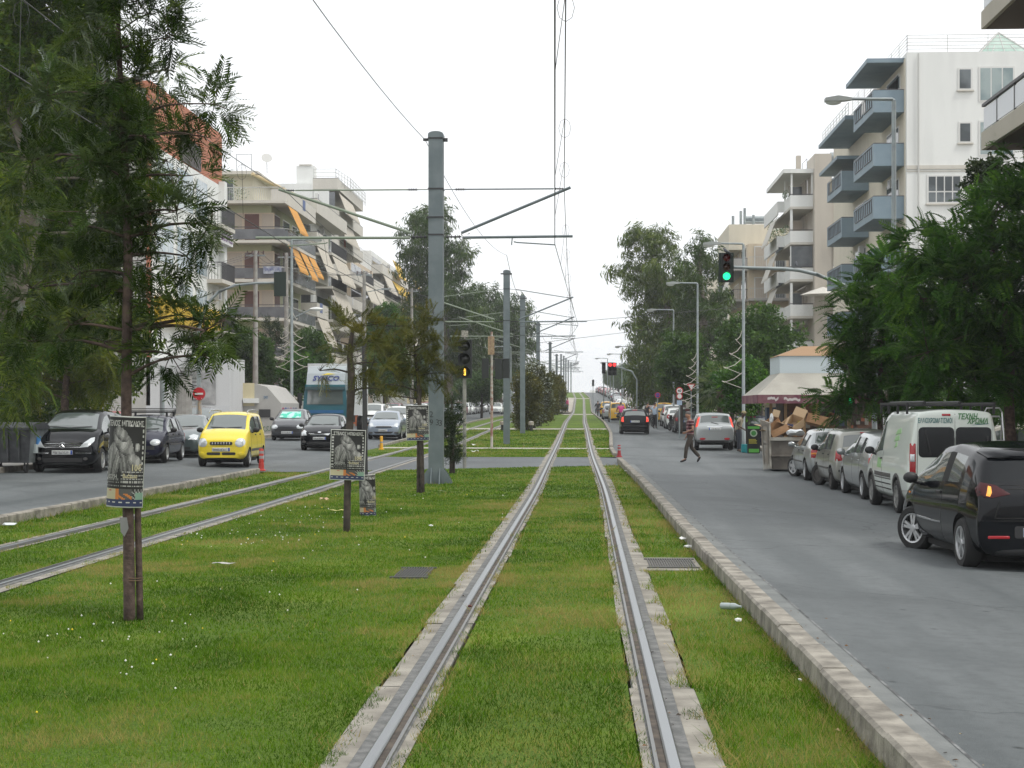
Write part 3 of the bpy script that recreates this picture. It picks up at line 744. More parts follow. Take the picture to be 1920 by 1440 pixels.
def place(key, name, pnt, label, cat='car', at=(0,0), z=None, yaw=0., group=None, steer=0., style='seven', mirror=None, lit=False, glass=None, wheelmat=None, sc=1.):
    """at: the middle of the car on the road; yaw 0 = driving away from the camera, 180 = towards it"""
    m = MODELS[key]; p = m.p; x, Y = at
    t = thing(name, label, cat, (x, Y, (hxy(x, Y) if z is None else z)-.012), R(yaw), group); t.scale = (sc,)*3
    def slot(o, i, mt):
        o.material_slots[i].link = 'OBJECT'; o.material_slots[i].material = mt
    for k, me in m.parts.items():
        o = link(k[0], me, t)
        if k[0] in ('body','door'):
            slot(o, 0, pnt)
            if k[0] == 'body': slot(o, 1, M_SEAM); slot(o, 2, p.get('lowmat') or M_BLACK)
            elif p.get('lowmat') : pass
        else: slot(o, 0, glass or (M_GLASSD if p.get('tint') and k[0] == 'rear_window' else M_GLASS))
    last = {}
    for nm, me, mt, sub in m.extra:
        o = link(nm, me, last.get(sub, t) if sub else t)
        last[nm] = o
        if mt == 'paint': slot(o, 0, pnt)
        elif mt == 'mirror': slot(o, 0, mirror or M_BLACK)
        elif lit and nm == 'tail_light' and mt in (M_RED,): slot(o, 0, M_REDLIT)
    ty, rim = wheel_meshes(p['wr'], p.get('ww',.19), style)
    for d, st in ((p['wf'], steer), (p['L']-p['wb'], 0)):
        for s in (-1,1):
            o = link('wheel', ty, t); o.location = (s*(p['W']/2-p.get('ww',.19)/2-.015), p['L']/2-d, p['wr'])
            o.rotation_euler = Euler((0, s*PI/2, R(st)))
            q = link('rim', rim, o)
            if wheelmat: slot(q, 0, wheelmat)
    return t
def cls(L,W,H,**k):
    b = dict(L=L,W=W,H=H,nz=.66,cz=.97,cd=.95,wd=1.75,rd=.30,rb=.10,rz=1.0,b0=.90,b1=.96,cp=L-.85,seams=[2.15,L-1.0],wr=.30,wf=.76,wb=.62,gc=.17)
    b.update(k); return b
# --- black hatch pulling out (nearest car)
m = model('colt', cls(3.90,1.695,1.53,nz=.72,cz=1.04,cd=.82,wd=1.72,rd=.40,rb=.13,rz=1.03,b0=.96,b1=1.06,cp=3.12,seams=[2.35],doors=1,wr=.315,ww=.205,wf=.74,wb=.66,gc=.17,pr=.49,tint=2,rr=.14,rt=.62,rw=.96,s3=2.4))
m.add('spoiler','rear',[(-.56,1.36),(.56,1.36),(.60,1.43),(.5,1.47),(-.5,1.47),(-.60,1.43)],'paint',off=.055,thick=.05)
m.add('rear_glass_border','rear',[(-.66,1.03),(-.58,1.00),(.58,1.00),(.66,1.03),(.60,1.05),(-.60,1.05)],M_SEAM,off=.006,rings=1)
m.add('tail_light','rear',[(.40,.945),(.60,.90),(.77,.915),(.82,1.00),(.76,1.085),(.58,1.05)],M_REDD,True,off=.012,tilt=R(26))
m.add('bumper_reflector','rear',rect(.42,.68,.415,.45,.012),M_RED,True,off=.012)
m.add('tailgate_line','rear',[(-.58,.655),(.58,.655),(.58,.668),(-.58,.668)],M_SEAM,off=.004,rings=1)
m.add('bumper_line','rear',[(-.76,.625),(.0,.62),(.0,.63),(-.76,.637)],M_SEAM,True,off=.004,rings=1)
m.add('plate_recess','rear',rect(-.36,.36,.42,.565,.03),M_BLACK,off=.004)
m.add('rear_wiper','rear',[(-.03,1.00),(.40,1.09),(.40,1.115),(-.02,1.045)],M_BLACK,off=.03,rings=2)
m.add('tailgate_line','rear',[(-.60,.66),(-.585,.66),(-.50,1.0),(-.515,1.0)],M_SEAM,True,off=.004,rings=1)
def three_diamonds(m, z, s):
    mb = MB()
    for k in range(3):
        a = PI/2+k*2*PI/3; d = Vector((math.cos(a),math.sin(a))); n = Vector((-d.y,d.x))
        poly = [Vector((0,0)), d*s*.55+n*s*.30, d*s*1.05, d*s*.55-n*s*.30]
        vs, fs = conform(m.bvh, 'rear', [(q.x, q.y+z) for q in poly], .016, rings=1); mb.add(vs, fs)
    m.extra.append(['emblem', mb.mesh('emblem',[M_CHROME]), M_CHROME, None])
three_diamonds(m, .885, .062)
m.addside('side_strip',[(.98,.50),(1.9,.495),(2.35,.50),(2.35,.525),(1.9,.52),(.98,.53)],M_CHROME,off=.012)
m.addside('side_indicator',[(.62,.80),(.70,.80),(.70,.825),(.62,.825)],M_ORANGE,off=.01)
m.add('headlight','front',[(.42,.66),(.66,.64),(.76,.76),(.70,.86),(.48,.74)],M_LAMP,True,off=.01)
m.add('grille','front',rect(-.36,.36,.52,.66),M_BLACK)
# --- Silver round-tailed hatch
def std_front(m, hl, grille=None, low=None, chrome=None, fog=None):
    m.add('headlight','front',hl,M_LAMP,True,off=.01,tilt=R(18))
    if grille: m.add('grille','front',grille,M_BLACK,off=.008)
    if low: m.add('lower_grille','front',low,M_BLACK,off=.008)
    if chrome: m.add('grille_bar','front',chrome,M_CHROME,off=.016,rings=2)
    if fog: m.add('fog_light','front',fog,M_GREYPL,True,off=.01)
def std_rear(m, tl, bump=None, brake=None):
    m.add('tail_light','rear',tl,M_RED,True,off=.012,tilt=R(24))
    if brake: m.add('high_brake_light','rear',rect(-.14,.14,brake,brake+.03,.01),M_RED,off=.012)
    if bump: m.add('bumper_strip','rear',bump,M_BLACK,off=.012)
m = model('corsa', cls(4.0,1.71,1.49,nz=.70,cz=1.02,cd=.85,wd=1.78,rd=.40,rb=.13,rz=1.02,b0=.93,b1=1.03,cp=3.25,seams=[2.1,3.02],pr=.72,rr=.13,rt=.60,rw=.95,blackh=0))
std_front(m,[(.46,.64),(.70,.64),(.76,.80),(.62,.84),(.50,.74)],rect(-.40,.40,.56,.66),rect(-.45,.45,.28,.38),chrome=rect(-.38,.38,.655,.675,.008))
m.add('tail_light','rear',[(.56,.76),(.64,.70),(.78,.74),(.80,.92),(.74,1.02),(.63,1.00)],M_RED,True,off=.014,tilt=R(24))
m.add('tail_light_lens','rear',[(.585,.80),(.69,.80),(.69,.89),(.585,.89)],M_LAMP,True,off=.022,tilt=R(24))
m.add('bumper_strip','rear',[(-.80,.56),(.80,.56),(.80,.575),(-.80,.575)],M_SEAM,off=.004,rings=1); m.add('rear_wiper','rear',[(-.02,1.02),(.34,1.05),(.34,1.07),(-.02,1.05)],M_BLACK,off=.02,rings=2)
m.add('rear_bumper_low','rear',rect(-.66,.66,.24,.36),M_BLACK,off=.006)
# --- squared silver supermini
m = model('mini5', cls(3.75,1.64,1.49,nz=.70,cz=1.0,cd=.80,wd=1.62,rd=.22,rb=.09,rz=1.0,b0=.93,b1=.96,cp=3.0,seams=[1.98,2.85],rr=.06,rt=.62,wr=.285,ww=.17,rw=.95))
std_front(m,[(.42,.62),(.70,.62),(.76,.76),(.60,.80),(.44,.74)],rect(-.36,.36,.60,.68),rect(-.45,.45,.27,.36))
std_rear(m,[(.60,.74),(.78,.72),(.79,.98),(.66,.98)],rect(-.70,.70,.46,.52),1.40)
m.addside('side_strip',[(.95,.50),(2.9,.50),(2.9,.55),(.95,.55)],M_GREYPL,off=.012)
# --- older blue-black supermini with roof rack
m = model('corsab', cls(3.73,1.61,1.43,nz=.66,cz=.96,cd=.86,wd=1.60,rd=.34,rb=.10,rz=.96,b0=.90,b1=.93,cp=2.98,seams=[1.95,2.80],rr=.10,rt=.58,wr=.28,ww=.17,pf=.36))
std_front(m,oval(.58,.62,.155,.095,16,R(8)),None,rect(-.40,.40,.27,.33)); std_rear(m,[(.60,.62),(.76,.62),(.77,.86),(.66,.88)],rect(-.7,.7,.42,.5),1.3)
m.addside('side_strip',[(.98,.52),(2.75,.52),(2.75,.56),(.98,.56)],M_GREYPL,off=.01)
m.add('bumper_band','front',rect(-.72,.72,.40,.52,.03),M_BLACK,off=.004)
# --- notchback
m = model('sedan', cls(4.30,1.70,1.42,nz=.66,cz=.98,cd=1.15,wd=1.98,rd=.98,rb=.52,rz=1.0,tz=.98,deck=1,b0=.90,b1=.95,cp=3.30,seams=[2.32,3.22],rr=.07,rt=.57,wb=.85,wf=.84,pr=.70))
std_front(m,[(.40,.60),(.70,.59),(.77,.74),(.62,.78),(.44,.72)],[(-.34,.62),(.34,.62),(.30,.72),(-.30,.72)],rect(-.5,.5,.27,.36),chrome=rect(-.05,.05,.66,.69,.02))
m.add('tail_light','rear',[(.54,.66),(.76,.66),(.78,.94),(.62,.97)],M_RED,True,off=.012,tilt=R(24)); m.add('tail_light_indicator','rear',[(.555,.75),(.765,.75),(.768,.80),(.56,.80)],M_ORANGE,True,off=.020,tilt=R(24))
m.add('bumper_strip','rear',rect(-.76,.76,.50,.515,.005),M_SEAM,off=.004,rings=1); m.addside('side_strip',[(1.05,.50),(3.2,.50),(3.2,.545),(1.05,.545)],M_GREYPL,off=.012)
m.add('spoiler_edge','rear',rect(-.5,.5,.985,1.005,.008),M_BLACK,off=.02)
# --- family hatch with chrome bar (coming down the left road)
m = model('astra', cls(4.25,1.75,1.46,nz=.70,cz=1.0,cd=1.02,wd=1.92,rd=.38,rb=.12,rz=1.02,b0=.94,b1=1.0,cp=3.45,seams=[2.25,3.2],pf=.46,rr=.11,rt=.60,wf=.88,wb=.74,wr=.315,ww=.20,blackh=0))
std_front(m,[(.46,.66),(.66,.64),(.79,.78),(.74,.86),(.56,.78)],[(-.44,.60),(.44,.60),(.48,.70),(-.48,.70)],[(-.40,.30),(.40,.30),(.52,.40),(-.52,.40)],chrome=[(-.50,.675),(.50,.675),(.52,.70),(-.52,.70)],fog=rect(.55,.76,.30,.39,.03)); std_rear(m,[(.60,.70),(.78,.70),(.80,.98),(.66,.98)],None,1.36)
# --- compact hatch, dark (oncoming) with smiling chrome grille
m = model('fiesta', cls(3.92,1.68,1.46,nz=.72,cz=1.0,cd=.92,wd=1.75,rd=.34,rb=.11,rz=1.0,b0=.94,b1=.98,cp=3.15,seams=[2.05,2.95],pf=.50,rr=.10,rt=.60))
std_front(m,[(.48,.62),(.70,.60),(.79,.76),(.74,.84),(.56,.78)],[(-.34,.64),(.34,.64),(.42,.71),(-.42,.71)],rect(-.5,.5,.26,.36),chrome=[(-.36,.625),(.36,.625),(.44,.70),(.40,.70),(.34,.645),(-.34,.645),(-.40,.70),(-.44,.70)],fog=oval(.62,.36,.07,.05)); std_rear(m,[(.62,.70),(.78,.70),(.79,1.0),(.68,1.0)],rect(-.7,.7,.44,.5),1.36)
m.add('badge','front',oval(0,.745,.07,.028),M_CHROME,off=.012,rings=1)
# --- tall yellow city car
m = model('atos', cls(3.50,1.50,1.60,nz=.80,cz=1.10,cd=.74,wd=1.46,rd=.16,rb=.07,rz=1.06,b0=1.0,b1=1.04,cp=2.98,seams=[1.82,2.62],wr=.27,ww=.165,wf=.60,wb=.52,pf=.52,rr=.05,rt=.575,gc=.20,rw=.95))
m.add('headlight','front',oval(.555,.72,.155,.125,18,R(20)),M_LAMP,True,off=.012,tilt=R(12))
m.add('grille','front',rect(-.33,.33,.645,.745,.05),M_BLACK,off=.010)
mbx = MB()
for k in range(7):
    vs, fs = conform(m.bvh,'front',rect(-.25+k*.0833-.012,-.25+k*.0833+.012,.66,.73,.01),.018,rings=1); mbx.add(vs,fs)
m.extra.append(['grille_teeth', mbx.mesh('grille_teeth',[M_CHROME]), M_CHROME, 'grille'])
m.add('lower_grille','front',rect(-.42,-.02,.36,.44,.035),M_BLACK,off=.008); m.add('lower_grille','front',rect(.02,.42,.36,.44,.035),M_BLACK,off=.008)
m.add('fog_light','front',oval(.58,.39,.095,.062),'paint',True,off=.016)
m.add('bumper_line','front',rect(-.72,.72,.612,.620,.003),M_SEAM,off=.003,rings=1)
std_rear(m,[(.58,.74),(.70,.74),(.71,1.0),(.60,1.0)],None,1.5)
m.addside('side_strip',[(.92,.46),(2.7,.46),(2.7,.53),(.92,.53)],M_GREYPL,off=.012)
# --- tall one-box hatch with star grille
m = model('aclass', cls(3.88,1.76,1.59,nz=.74,cz=1.10,cd=.80,wd=1.74,rd=.30,rb=.12,rz=1.08,b0=1.0,b1=1.06,cp=3.2,seams=[2.15,3.02],wr=.31,ww=.195,pf=.52,rr=.10,rt=.62,wf=.72,wb=.60))
m.add('headlight','front',[(.40,.64),(.62,.66),(.78,.80),(.80,.90),(.70,.88),(.52,.76)],M_LAMP,True,off=.012,tilt=R(14))
m.add('grille','front',[(-.50,.72),(-.40,.60),(.40,.60),(.50,.72),(.44,.80),(-.44,.80)],M_BLACK,off=.008)
for zz, hw in ((.745,.46),(.70,.45),(.655,.42)): m.add('grille_bar','front',rect(-hw,hw,zz-.006,zz+.006,.004),M_CHROME,off=.014,rings=1,sub='grille')
mbx = MB()
for k in range(20):
    a0, a1 = 2*PI*k/20, 2*PI*(k+1)/20
    vs, fs = conform(m.bvh,'front',[(.075*math.cos(a0),.70+.075*math.sin(a0)),(.075*math.cos(a1),.70+.075*math.sin(a1)),(.062*math.cos(a1),.70+.062*math.sin(a1)),(.062*math.cos(a0),.70+.062*math.sin(a0))],.026,rings=1); mbx.add(vs,fs)
for k in range(3):
    a = PI/2+k*2*PI/3; d = Vector((math.cos(a),math.sin(a))); nn = Vector((-d.y,d.x))
    vs, fs = conform(m.bvh,'front',[(q.x,q.y+.70) for q in (nn*.016,d*.066,-nn*.016,-d*.008)],.026,rings=1); mbx.add(vs,fs)
m.extra.append(['star_emblem', mbx.mesh('star_emblem',[M_CHROME]), M_CHROME, 'grille'])
m.add('bumper_trim','front',[(.34,.50),(.72,.50),(.72,.512),(.34,.512)],M_CHROME,True,off=.012,rings=1,tilt=R(10)); m.add('lower_grille','front',rect(-.5,.5,.27,.38),M_BLACK); m.add('fog_light','front',oval(.58,.36,.055,.04),M_GREYPL,True)
std_rear(m,[(.64,.70),(.80,.70),(.81,1.05),(.70,1.05)],None,1.5)
m.addside('side_strip',[(.98,.52),(3.0,.52),(3.0,.54),(.98,.54)],M_CHROME,off=.012)
# --- silver sport utility with rails and spoiler
m = model('suv', cls(4.2,1.72,1.62,nz=.86,cz=1.12,cd=.98,wd=1.78,rd=.16,rb=.10,rz=1.12,b0=1.06,b1=1.08,cp=3.5,seams=[2.18,3.1],wr=.335,ww=.21,gc=.30,pr=.93,rr=.04,rt=.66,rw=.97,wb=.75,lowmat=M_GREYPL))
std_front(m,[(.44,.80),(.72,.80),(.78,.94),(.60,.98)],rect(-.38,.38,.74,.86),rect(-.5,.5,.42,.54))
m.add('tail_light','rear',[(.70,1.02),(.84,.98),(.80,1.22),(.72,1.46),(.63,1.46),(.68,1.2)],M_RED,True,off=.014,tilt=R(20))
m.add('bumper_reflector','rear',oval(.52,.50,.13,.05),M_RED,True,off=.012); m.add('rear_bumper_low','rear',rect(-.72,.72,.30,.44),M_BLACK,off=.01)
m.add('plate_trim','rear',rect(-.32,.32,1.00,1.035,.012),M_CHROME,off=.016); m.add('plate_recess','rear',rect(-.34,.34,.83,1.0,.03),'paint',off=.004)
m.add('rear_wiper','rear',[(-.16,1.20),(.16,1.12),(.17,1.14),(-.15,1.222)],M_BLACK,off=.02,rings=2); m.add('high_brake_light','rear',rect(-.13,.13,1.42,1.45,.01),M_RED,off=.014)
# --- high-roof panel van
m = model('van', cls(4.53,1.80,1.98,nz=.86,cz=1.16,cd=.92,wd=1.62,rd=.07,rb=.02,rz=1.9,nowin=1,b0=1.08,b1=1.08,tz=1.05,cp=1.96,winend=1.95,seams=[2.05],doors=1,wr=.325,ww=.20,wf=.87,wb=1.0,gc=.22,rr=.0,rf=.10,rt=.70,rw=.97,s3=2.1,pr=.62,lowmat=M_GREYPL,van=1))

m.add('tail_light','rear',rect(.715,.825,.80,1.36,.02),M_RED,True,off=.014,tilt=R(14)); m.add('tail_light_lens','rear',rect(.73,.81,1.02,1.16,.01),M_LAMP,True,off=.024,tilt=R(14))
m.add('rear_window','rear',rect(-.665,-.014,1.10,1.66,.08),M_GLASSD,off=.008); m.add('rear_window','rear',rect(.014,.665,1.10,1.66,.08),M_GLASSD,off=.008)
m.add('rear_wiper','rear',[(-.56,1.60),(-.53,1.60),(-.43,1.14),(-.46,1.13)],M_BLACK,off=.03,rings=2); m.add('rear_wiper','rear',[(.58,1.50),(.61,1.50),(.60,1.2),(.57,1.2)],M_BLACK,off=.03,rings=2)
m.add('door_gap','rear',[(-.008,.45),(.008,.45),(.008,1.90),(-.008,1.90)],M_SEAM,off=.004,rings=1)
for q in (-.695,.695): m.add('door_gap','rear',[(q-.005,.45),(q+.005,.45),(q+.005-.02*(1 if q>0 else -1),1.88),(q-.005-.02*(1 if q>0 else -1),1.88)],M_SEAM,off=.004,rings=1)
m.add('high_brake_light','rear',rect(-.24,-.08,1.865,1.905,.015),M_RED,off=.014)
m.add('rear_bumper','rear',rect(-.86,.86,.30,.50,.04),M_GREYPL,off=.05,thick=.03)
for zz in (.42,.52,.62): m.addside('side_strip',[(1.30,zz),(2.95,zz),(2.95,zz+.022),(1.30,zz+.022)],M_GREYPL if zz > .6 else M_SEAM,off=.008)
m.addside('side_strip',[(1.30,.66),(2.95,.66),(2.95,.74),(1.30,.74)],M_GREYPL,off=.014)
def arch(m, d):
    r = m.p['wr']+.05; pts = [(d+(r+.085)*math.cos(R(a)), m.p['wr']+(r+.085)*math.sin(R(a))) for a in range(-20,201,20)]
    for sgn, side in ((1,'right'),(-1,'left')):
        mb = MB()
        for k in range(len(pts)-1):
            a0, a1 = R(-20+20*k), R(20*k)
            q = [(d+rr*math.cos(a), m.p['wr']+rr*math.sin(a)) for rr, a in ((r+.008,a0),(r+.075,a0),(r+.075,a1),(r+.008,a1))]
            q = [(m.p['L']/2-x, z) for x, z in q]
            if sgn < 0: q = [(-y, z) for y, z in q][::-1]
            vs, fs = conform(m.bvh, side, q, .02, rings=1); mb.add(vs, fs)
        m.extra.append(['wheel_arch_trim', mb.mesh('wheel_arch_trim',[M_GREYPL]), M_GREYPL, None])
arch(m, m.p['wf']); arch(m, m.p['L']-m.p['wb'])
M_GREENTXT = mat('green_lettering', (.05,.20,.06), .5); M_TEALTXT = mat('teal_lettering', (.03,.16,.16), .5)
def van_text(name, txt, size, cx, cz, mt, **kw):
    me = text_mesh(txt, size, **kw)
    dv, ax = AX['rear']
    for v in me.vertices:
        h = m.bvh.ray_cast(ax*(v.co.x+cx)+Vector((0,0,v.co.y+cz))+dv*4, -dv)
        if h[0]: v.co = h[0]+dv*.012
    me.materials.clear(); me.materials.append(mt); me.name = name; m.extra.append([name, me, mt, None])
van_text('lettering', 'ΕΛΑΙΟΧΡΩΜΑΤΙΣΜΟΙ', .125, -.36, 1.775, M_TEALTXT, width=.62, bold=.002)
van_text('lettering', 'ΤΕΧΝΗ', .145, .22, 1.85, M_GREENTXT, width=.36, shear=.3, bold=.004)
van_text('lettering', 'ΧΡΩΜΑ', .145, .41, 1.765, M_GREENTXT, width=.38, shear=.3, bold=.004)
m.add('lettering_swash','rear',[(.30,1.695),(.60,1.715),(.62,1.73),(.45,1.722)],M_TEALTXT,off=.012,rings=1)
for zz,c0,c1 in ((1.55,3.0,3.5),(1.42,2.95,3.42),(1.30,3.05,3.3)): m.addside('side_graphic',[(c0,zz-.06),(c1,zz-.02),(c1-.08,zz+.08),(c0+.1,zz+.04)],mat('pale_green_graphic',(.28,.48,.22),.5),off=.008)
m.addside('side_graphic',[(1.55,.82),(1.95,.82),(1.95,1.02),(1.55,1.02)],mat('pale_green_graphic',(.28,.48,.22)),off=.008)
# ------------------------------------------------------------ cars standing where the photo has them
GR = 'cars parked along the right kerb'; GL = 'cars parked along the left kerb'
t = place('colt','parked_car',P_BLACK,'glossy black hatchback pulling out from the right kerb, orange indicator lit','car',(5.40,21.35),yaw=2.5,steer=30,style='twin')
for s in (-1,):                                      # the lit indicator inside the left lamp cluster
    vs, fs = conform(MODELS['colt'].bvh,'rear',[(-.67,.925),(-.625,.915),(-.61,.96),(-.63,1.03),(-.665,1.04)],.022,rings=2,tilt=R(-26)); mb = MB(); mb.add(vs,fs); mb.build('indicator_lamp', M_ORLIT, t)
mb = MB(); mb.tube([(.02,-1.35,1.535),(.02,-1.50,1.66)],[.006,.003],5); mb.box(-.02,.06,-1.40,-1.30,1.51,1.545); mb.build('aerial', M_BLACK, t)
v = place('van','parked_van',P_VAN,'pale white high roof van with green Greek lettering on its back doors','van',(6.80,32.1),style='cover',wheelmat=mat('grey_wheel_cover',(.30,.30,.29),.4,.6))
rk = MB()
for y in (-1.9,-1.0,-.1,.7): rk.box(-.80,.80,y-.025,y+.025,2.05,2.08)
for x in (-.80,.80): rk.box(x-.02,x+.02,-1.95,.75,2.08,2.12); [rk.box(x-.02,x+.02,y-.02,y+.02,1.90,2.08) for y in (-1.9,-1.0,-.1,.7)]
rk.tube([(-.5,-2.0,2.11),(-.5,1.3,2.11)],.035,6); rk.tube([(.1,-2.2,2.11),(.1,1.0,2.11)],.03,6)
rk.build('roof_rack', M_BLACK, v)
place('corsa','parked_car',P_SILVER,'silver hatchback with wrap-round red tail lamp parked just ahead of the white van','car',(6.90,36.9),group=GR,style='cover',mirror=P_SILVER)
place('mini5','parked_car',P_BEIGE,'squarish champagne silver hatchback between two silver cars, front wheel turned out','car',(6.84,41.1),group=GR,style='steel',steer=28)
place('sedan','parked_car',P_SILVER,'silver saloon parked nose up to the rubbish skip, alloy front wheel turned out','car',(6.92,46.2),group=GR,style='five',steer=28,mirror=P_SILVER)
place('suv','parked_car',P_SILVER,'silver sport utility car with tall lit tail lamps beside the striped shirt man','car',(5.55,71.2),lit=True,style='five')
place('fiesta','hatchback',P_BLACK,'black hatchback driving away in the right road ahead of the taxis','car',(2.92,97.0),lit=True,sc=1.04)
# a second row on the pavement side
place('aclass','parked_car',P_CREAM,'cream estate car on the pavement behind the silver row, dark windows','car',(11.6,45),yaw=75)
place('mini5','parked_car',P_NAVY,'dark blue car parked behind the street vendor by the green advert board','car',(7.5,74),group=GR,style='seven')
# left road
place('atos','taxi_car',P_YEL,'small bright yellow city car with roof bars driving towards the camera','car',(-10.62,47.7),yaw=180+2,mirror=M_BLACK,style='seven')
y = [o for o in C.objects if o.get('label','').startswith('small bright yellow')][0]
mb = MB()
for s in (-1,1): mb.tube([(s*.56,.62,1.585),(s*.57,.55,1.645),(s*.575,-.2,1.665),(s*.57,-1.15,1.64),(s*.56,-1.22,1.58)],.02,6)
mb.build('roof_bar', M_ALLOY, y, smooth=True)
place('aclass','parked_car',P_BLACK,'black one-box car with star badge parked by the grey rubbish container','car',(-13.35,41.8),yaw=180+4,group=GL,style='seven')
cb = place('corsab','parked_car',P_NAVY,'old navy blue hatchback with black roof rack parked at the left kerb','car',(-13.5,49.0),yaw=180+3,group=GL,style='cover')
mb = MB()
for y0 in (.30,-.75):
    mb.box(-.62,.62,y0-.02,y0+.02,1.50,1.53)
    for s in (-1,1): mb.box(s*.60-.03,s*.60+.03,y0-.03,y0+.03,1.38,1.52)
for x in (-.62,-.3,0,.3,.62): mb.box(x-.012,x+.012,-.95,.45,1.53,1.55)
for z in (1.58,1.63): mb.tube([(-.64,.45,z),(.64,.45,z),(.64,-.95,z),(-.64,-.95,z),(-.64,.45,z)],.012,5)
mb.build('roof_rack', M_BLACK, cb)
place('sedan','parked_car',P_GREENG,'grey green saloon half hidden between the roof rack car and the yellow car','car',(-13.7,54.6),yaw=180+3,group=GL,style='cover')
place('corsa','parked_car',P_RED,'red car behind the black one-box car, mostly hidden by leaves','car',(-17.3,57.5),yaw=200)
place('aclass','parked_car',P_GREY,'dark grey car with sloping pale windscreen behind the no entry post','car',(-16.4,67.5),yaw=215,sc=1.03)
place('fiesta','hatchback',P_BLACK,'black hatchback with chrome smile grille driving behind the yellow car','car',(-10.65,65.4),yaw=180+1,style='seven')
civ = place('corsab','parked_car',P_GREY,'dark grey car with shiny green sunshade inside its windscreen','car',(-14.35,78),yaw=180+2,group=GL,sc=1.06,style='cover',glass=None)
mc = MODELS['corsab']; vs, fs = conform(mc.bvh,'front',[(-.50,1.02),(.50,1.02),(.43,1.30),(-.43,1.30)],.010); mb = MB(); mb.add(vs,fs)
mb.build('sunshade', mat('green_foil',(.05,.55,.38),.3,.3,col2=(.5,.8,.72),scale=5,coord='Object',lo=.45,hi=.55), civ)
place('astra','hatchback',P_SILBLUE,'silver blue hatchback with chrome grille bar by the yellow bollard','car',(-10.35,83.3),yaw=180+1.5,style='seven',mirror=P_SILBLUE)
place('aclass','hatchback',P_WHITE,'white car right behind the silver blue hatchback','car',(-11.0,93.5),yaw=180)
place('mini5','hatchback',P_SILVER,'pale silver car third behind the silver blue hatchback, half hidden by a poster','car',(-11.2,101),yaw=180)
place('fiesta','hatchback',P_WHITE,'white car driving alone down the left road between the poles','car',(-11.15,200),yaw=180)
place('astra','hatchback',P_SILBLUE,'light blue car seen behind the tram signal post on the left road','car',(-11.6,138),yaw=180)
# queue of taxis and cars up the right road
place('atos','taxi_car',P_TAXI,'yellow taxi right behind the pink shirted motorcyclist','car',(2.75,139),group='yellow taxis in the right road',sc=1.05)
place('corsa','hatchback',P_SILVER,'silver car just left of the yellow taxi in the queue','car',(2.35,150))
place('fiesta','hatchback',P_MAROON,'dark red car in the queue between two yellow taxis','car',(2.6,166))
place('atos','taxi_car',P_TAXI,'yellow taxi farther up the queue beside a dark rider','car',(2.35,178),group='yellow taxis in the right road',sc=1.05)
place('atos','taxi_car',P_TAXI,'yellow taxi parked on the right behind the man in pale shirt','car',(6.4,133),group='yellow taxis in the right road',sc=1.08)
place('mini5','parked_car',P_GREY,'dark grey car parked ahead of the silver sport utility car','car',(6.3,101))
place('corsa','parked_car',P_WHITE,'white hatchback parked with its wheel by the kerb, second ahead of the silver utility car','car',(6.35,112))
place('suv','parked_car',P_WHITE,'tall white car standing behind the parked white hatchback','car',(6.5,121))
# far rows: nothing tells these apart at this size
rg = random.Random(11)
PALS = [P_SILVER,P_WHITE,P_WHITE,P_GREY,P_NAVY,P_SILBLUE,P_SILVER,P_BLACK,P_BEIGE,P_RED]
def far_row(label, group, x, Ys, yaw):
    done = {}
    for Yq in Ys:
        k = rg.choice(['corsa','mini5','astra','fiesta','suv','sedan','aclass']); pc = rg.choice(PALS)
        place(k,'parked_car',pc,label,'car',(x+sx(Yq)+rg.uniform(-.15,.15),Yq),yaw=yaw,group=group)
far_row('tiny distant car in the row parked far up the right kerb','far parked cars on the right',6.1,[142+5.5*i for i in range(56)],0)
far_row('small distant car in the row parked far along the left kerb','far parked cars on the left',-14.1,[108+5.6*i for i in range(42)],180)
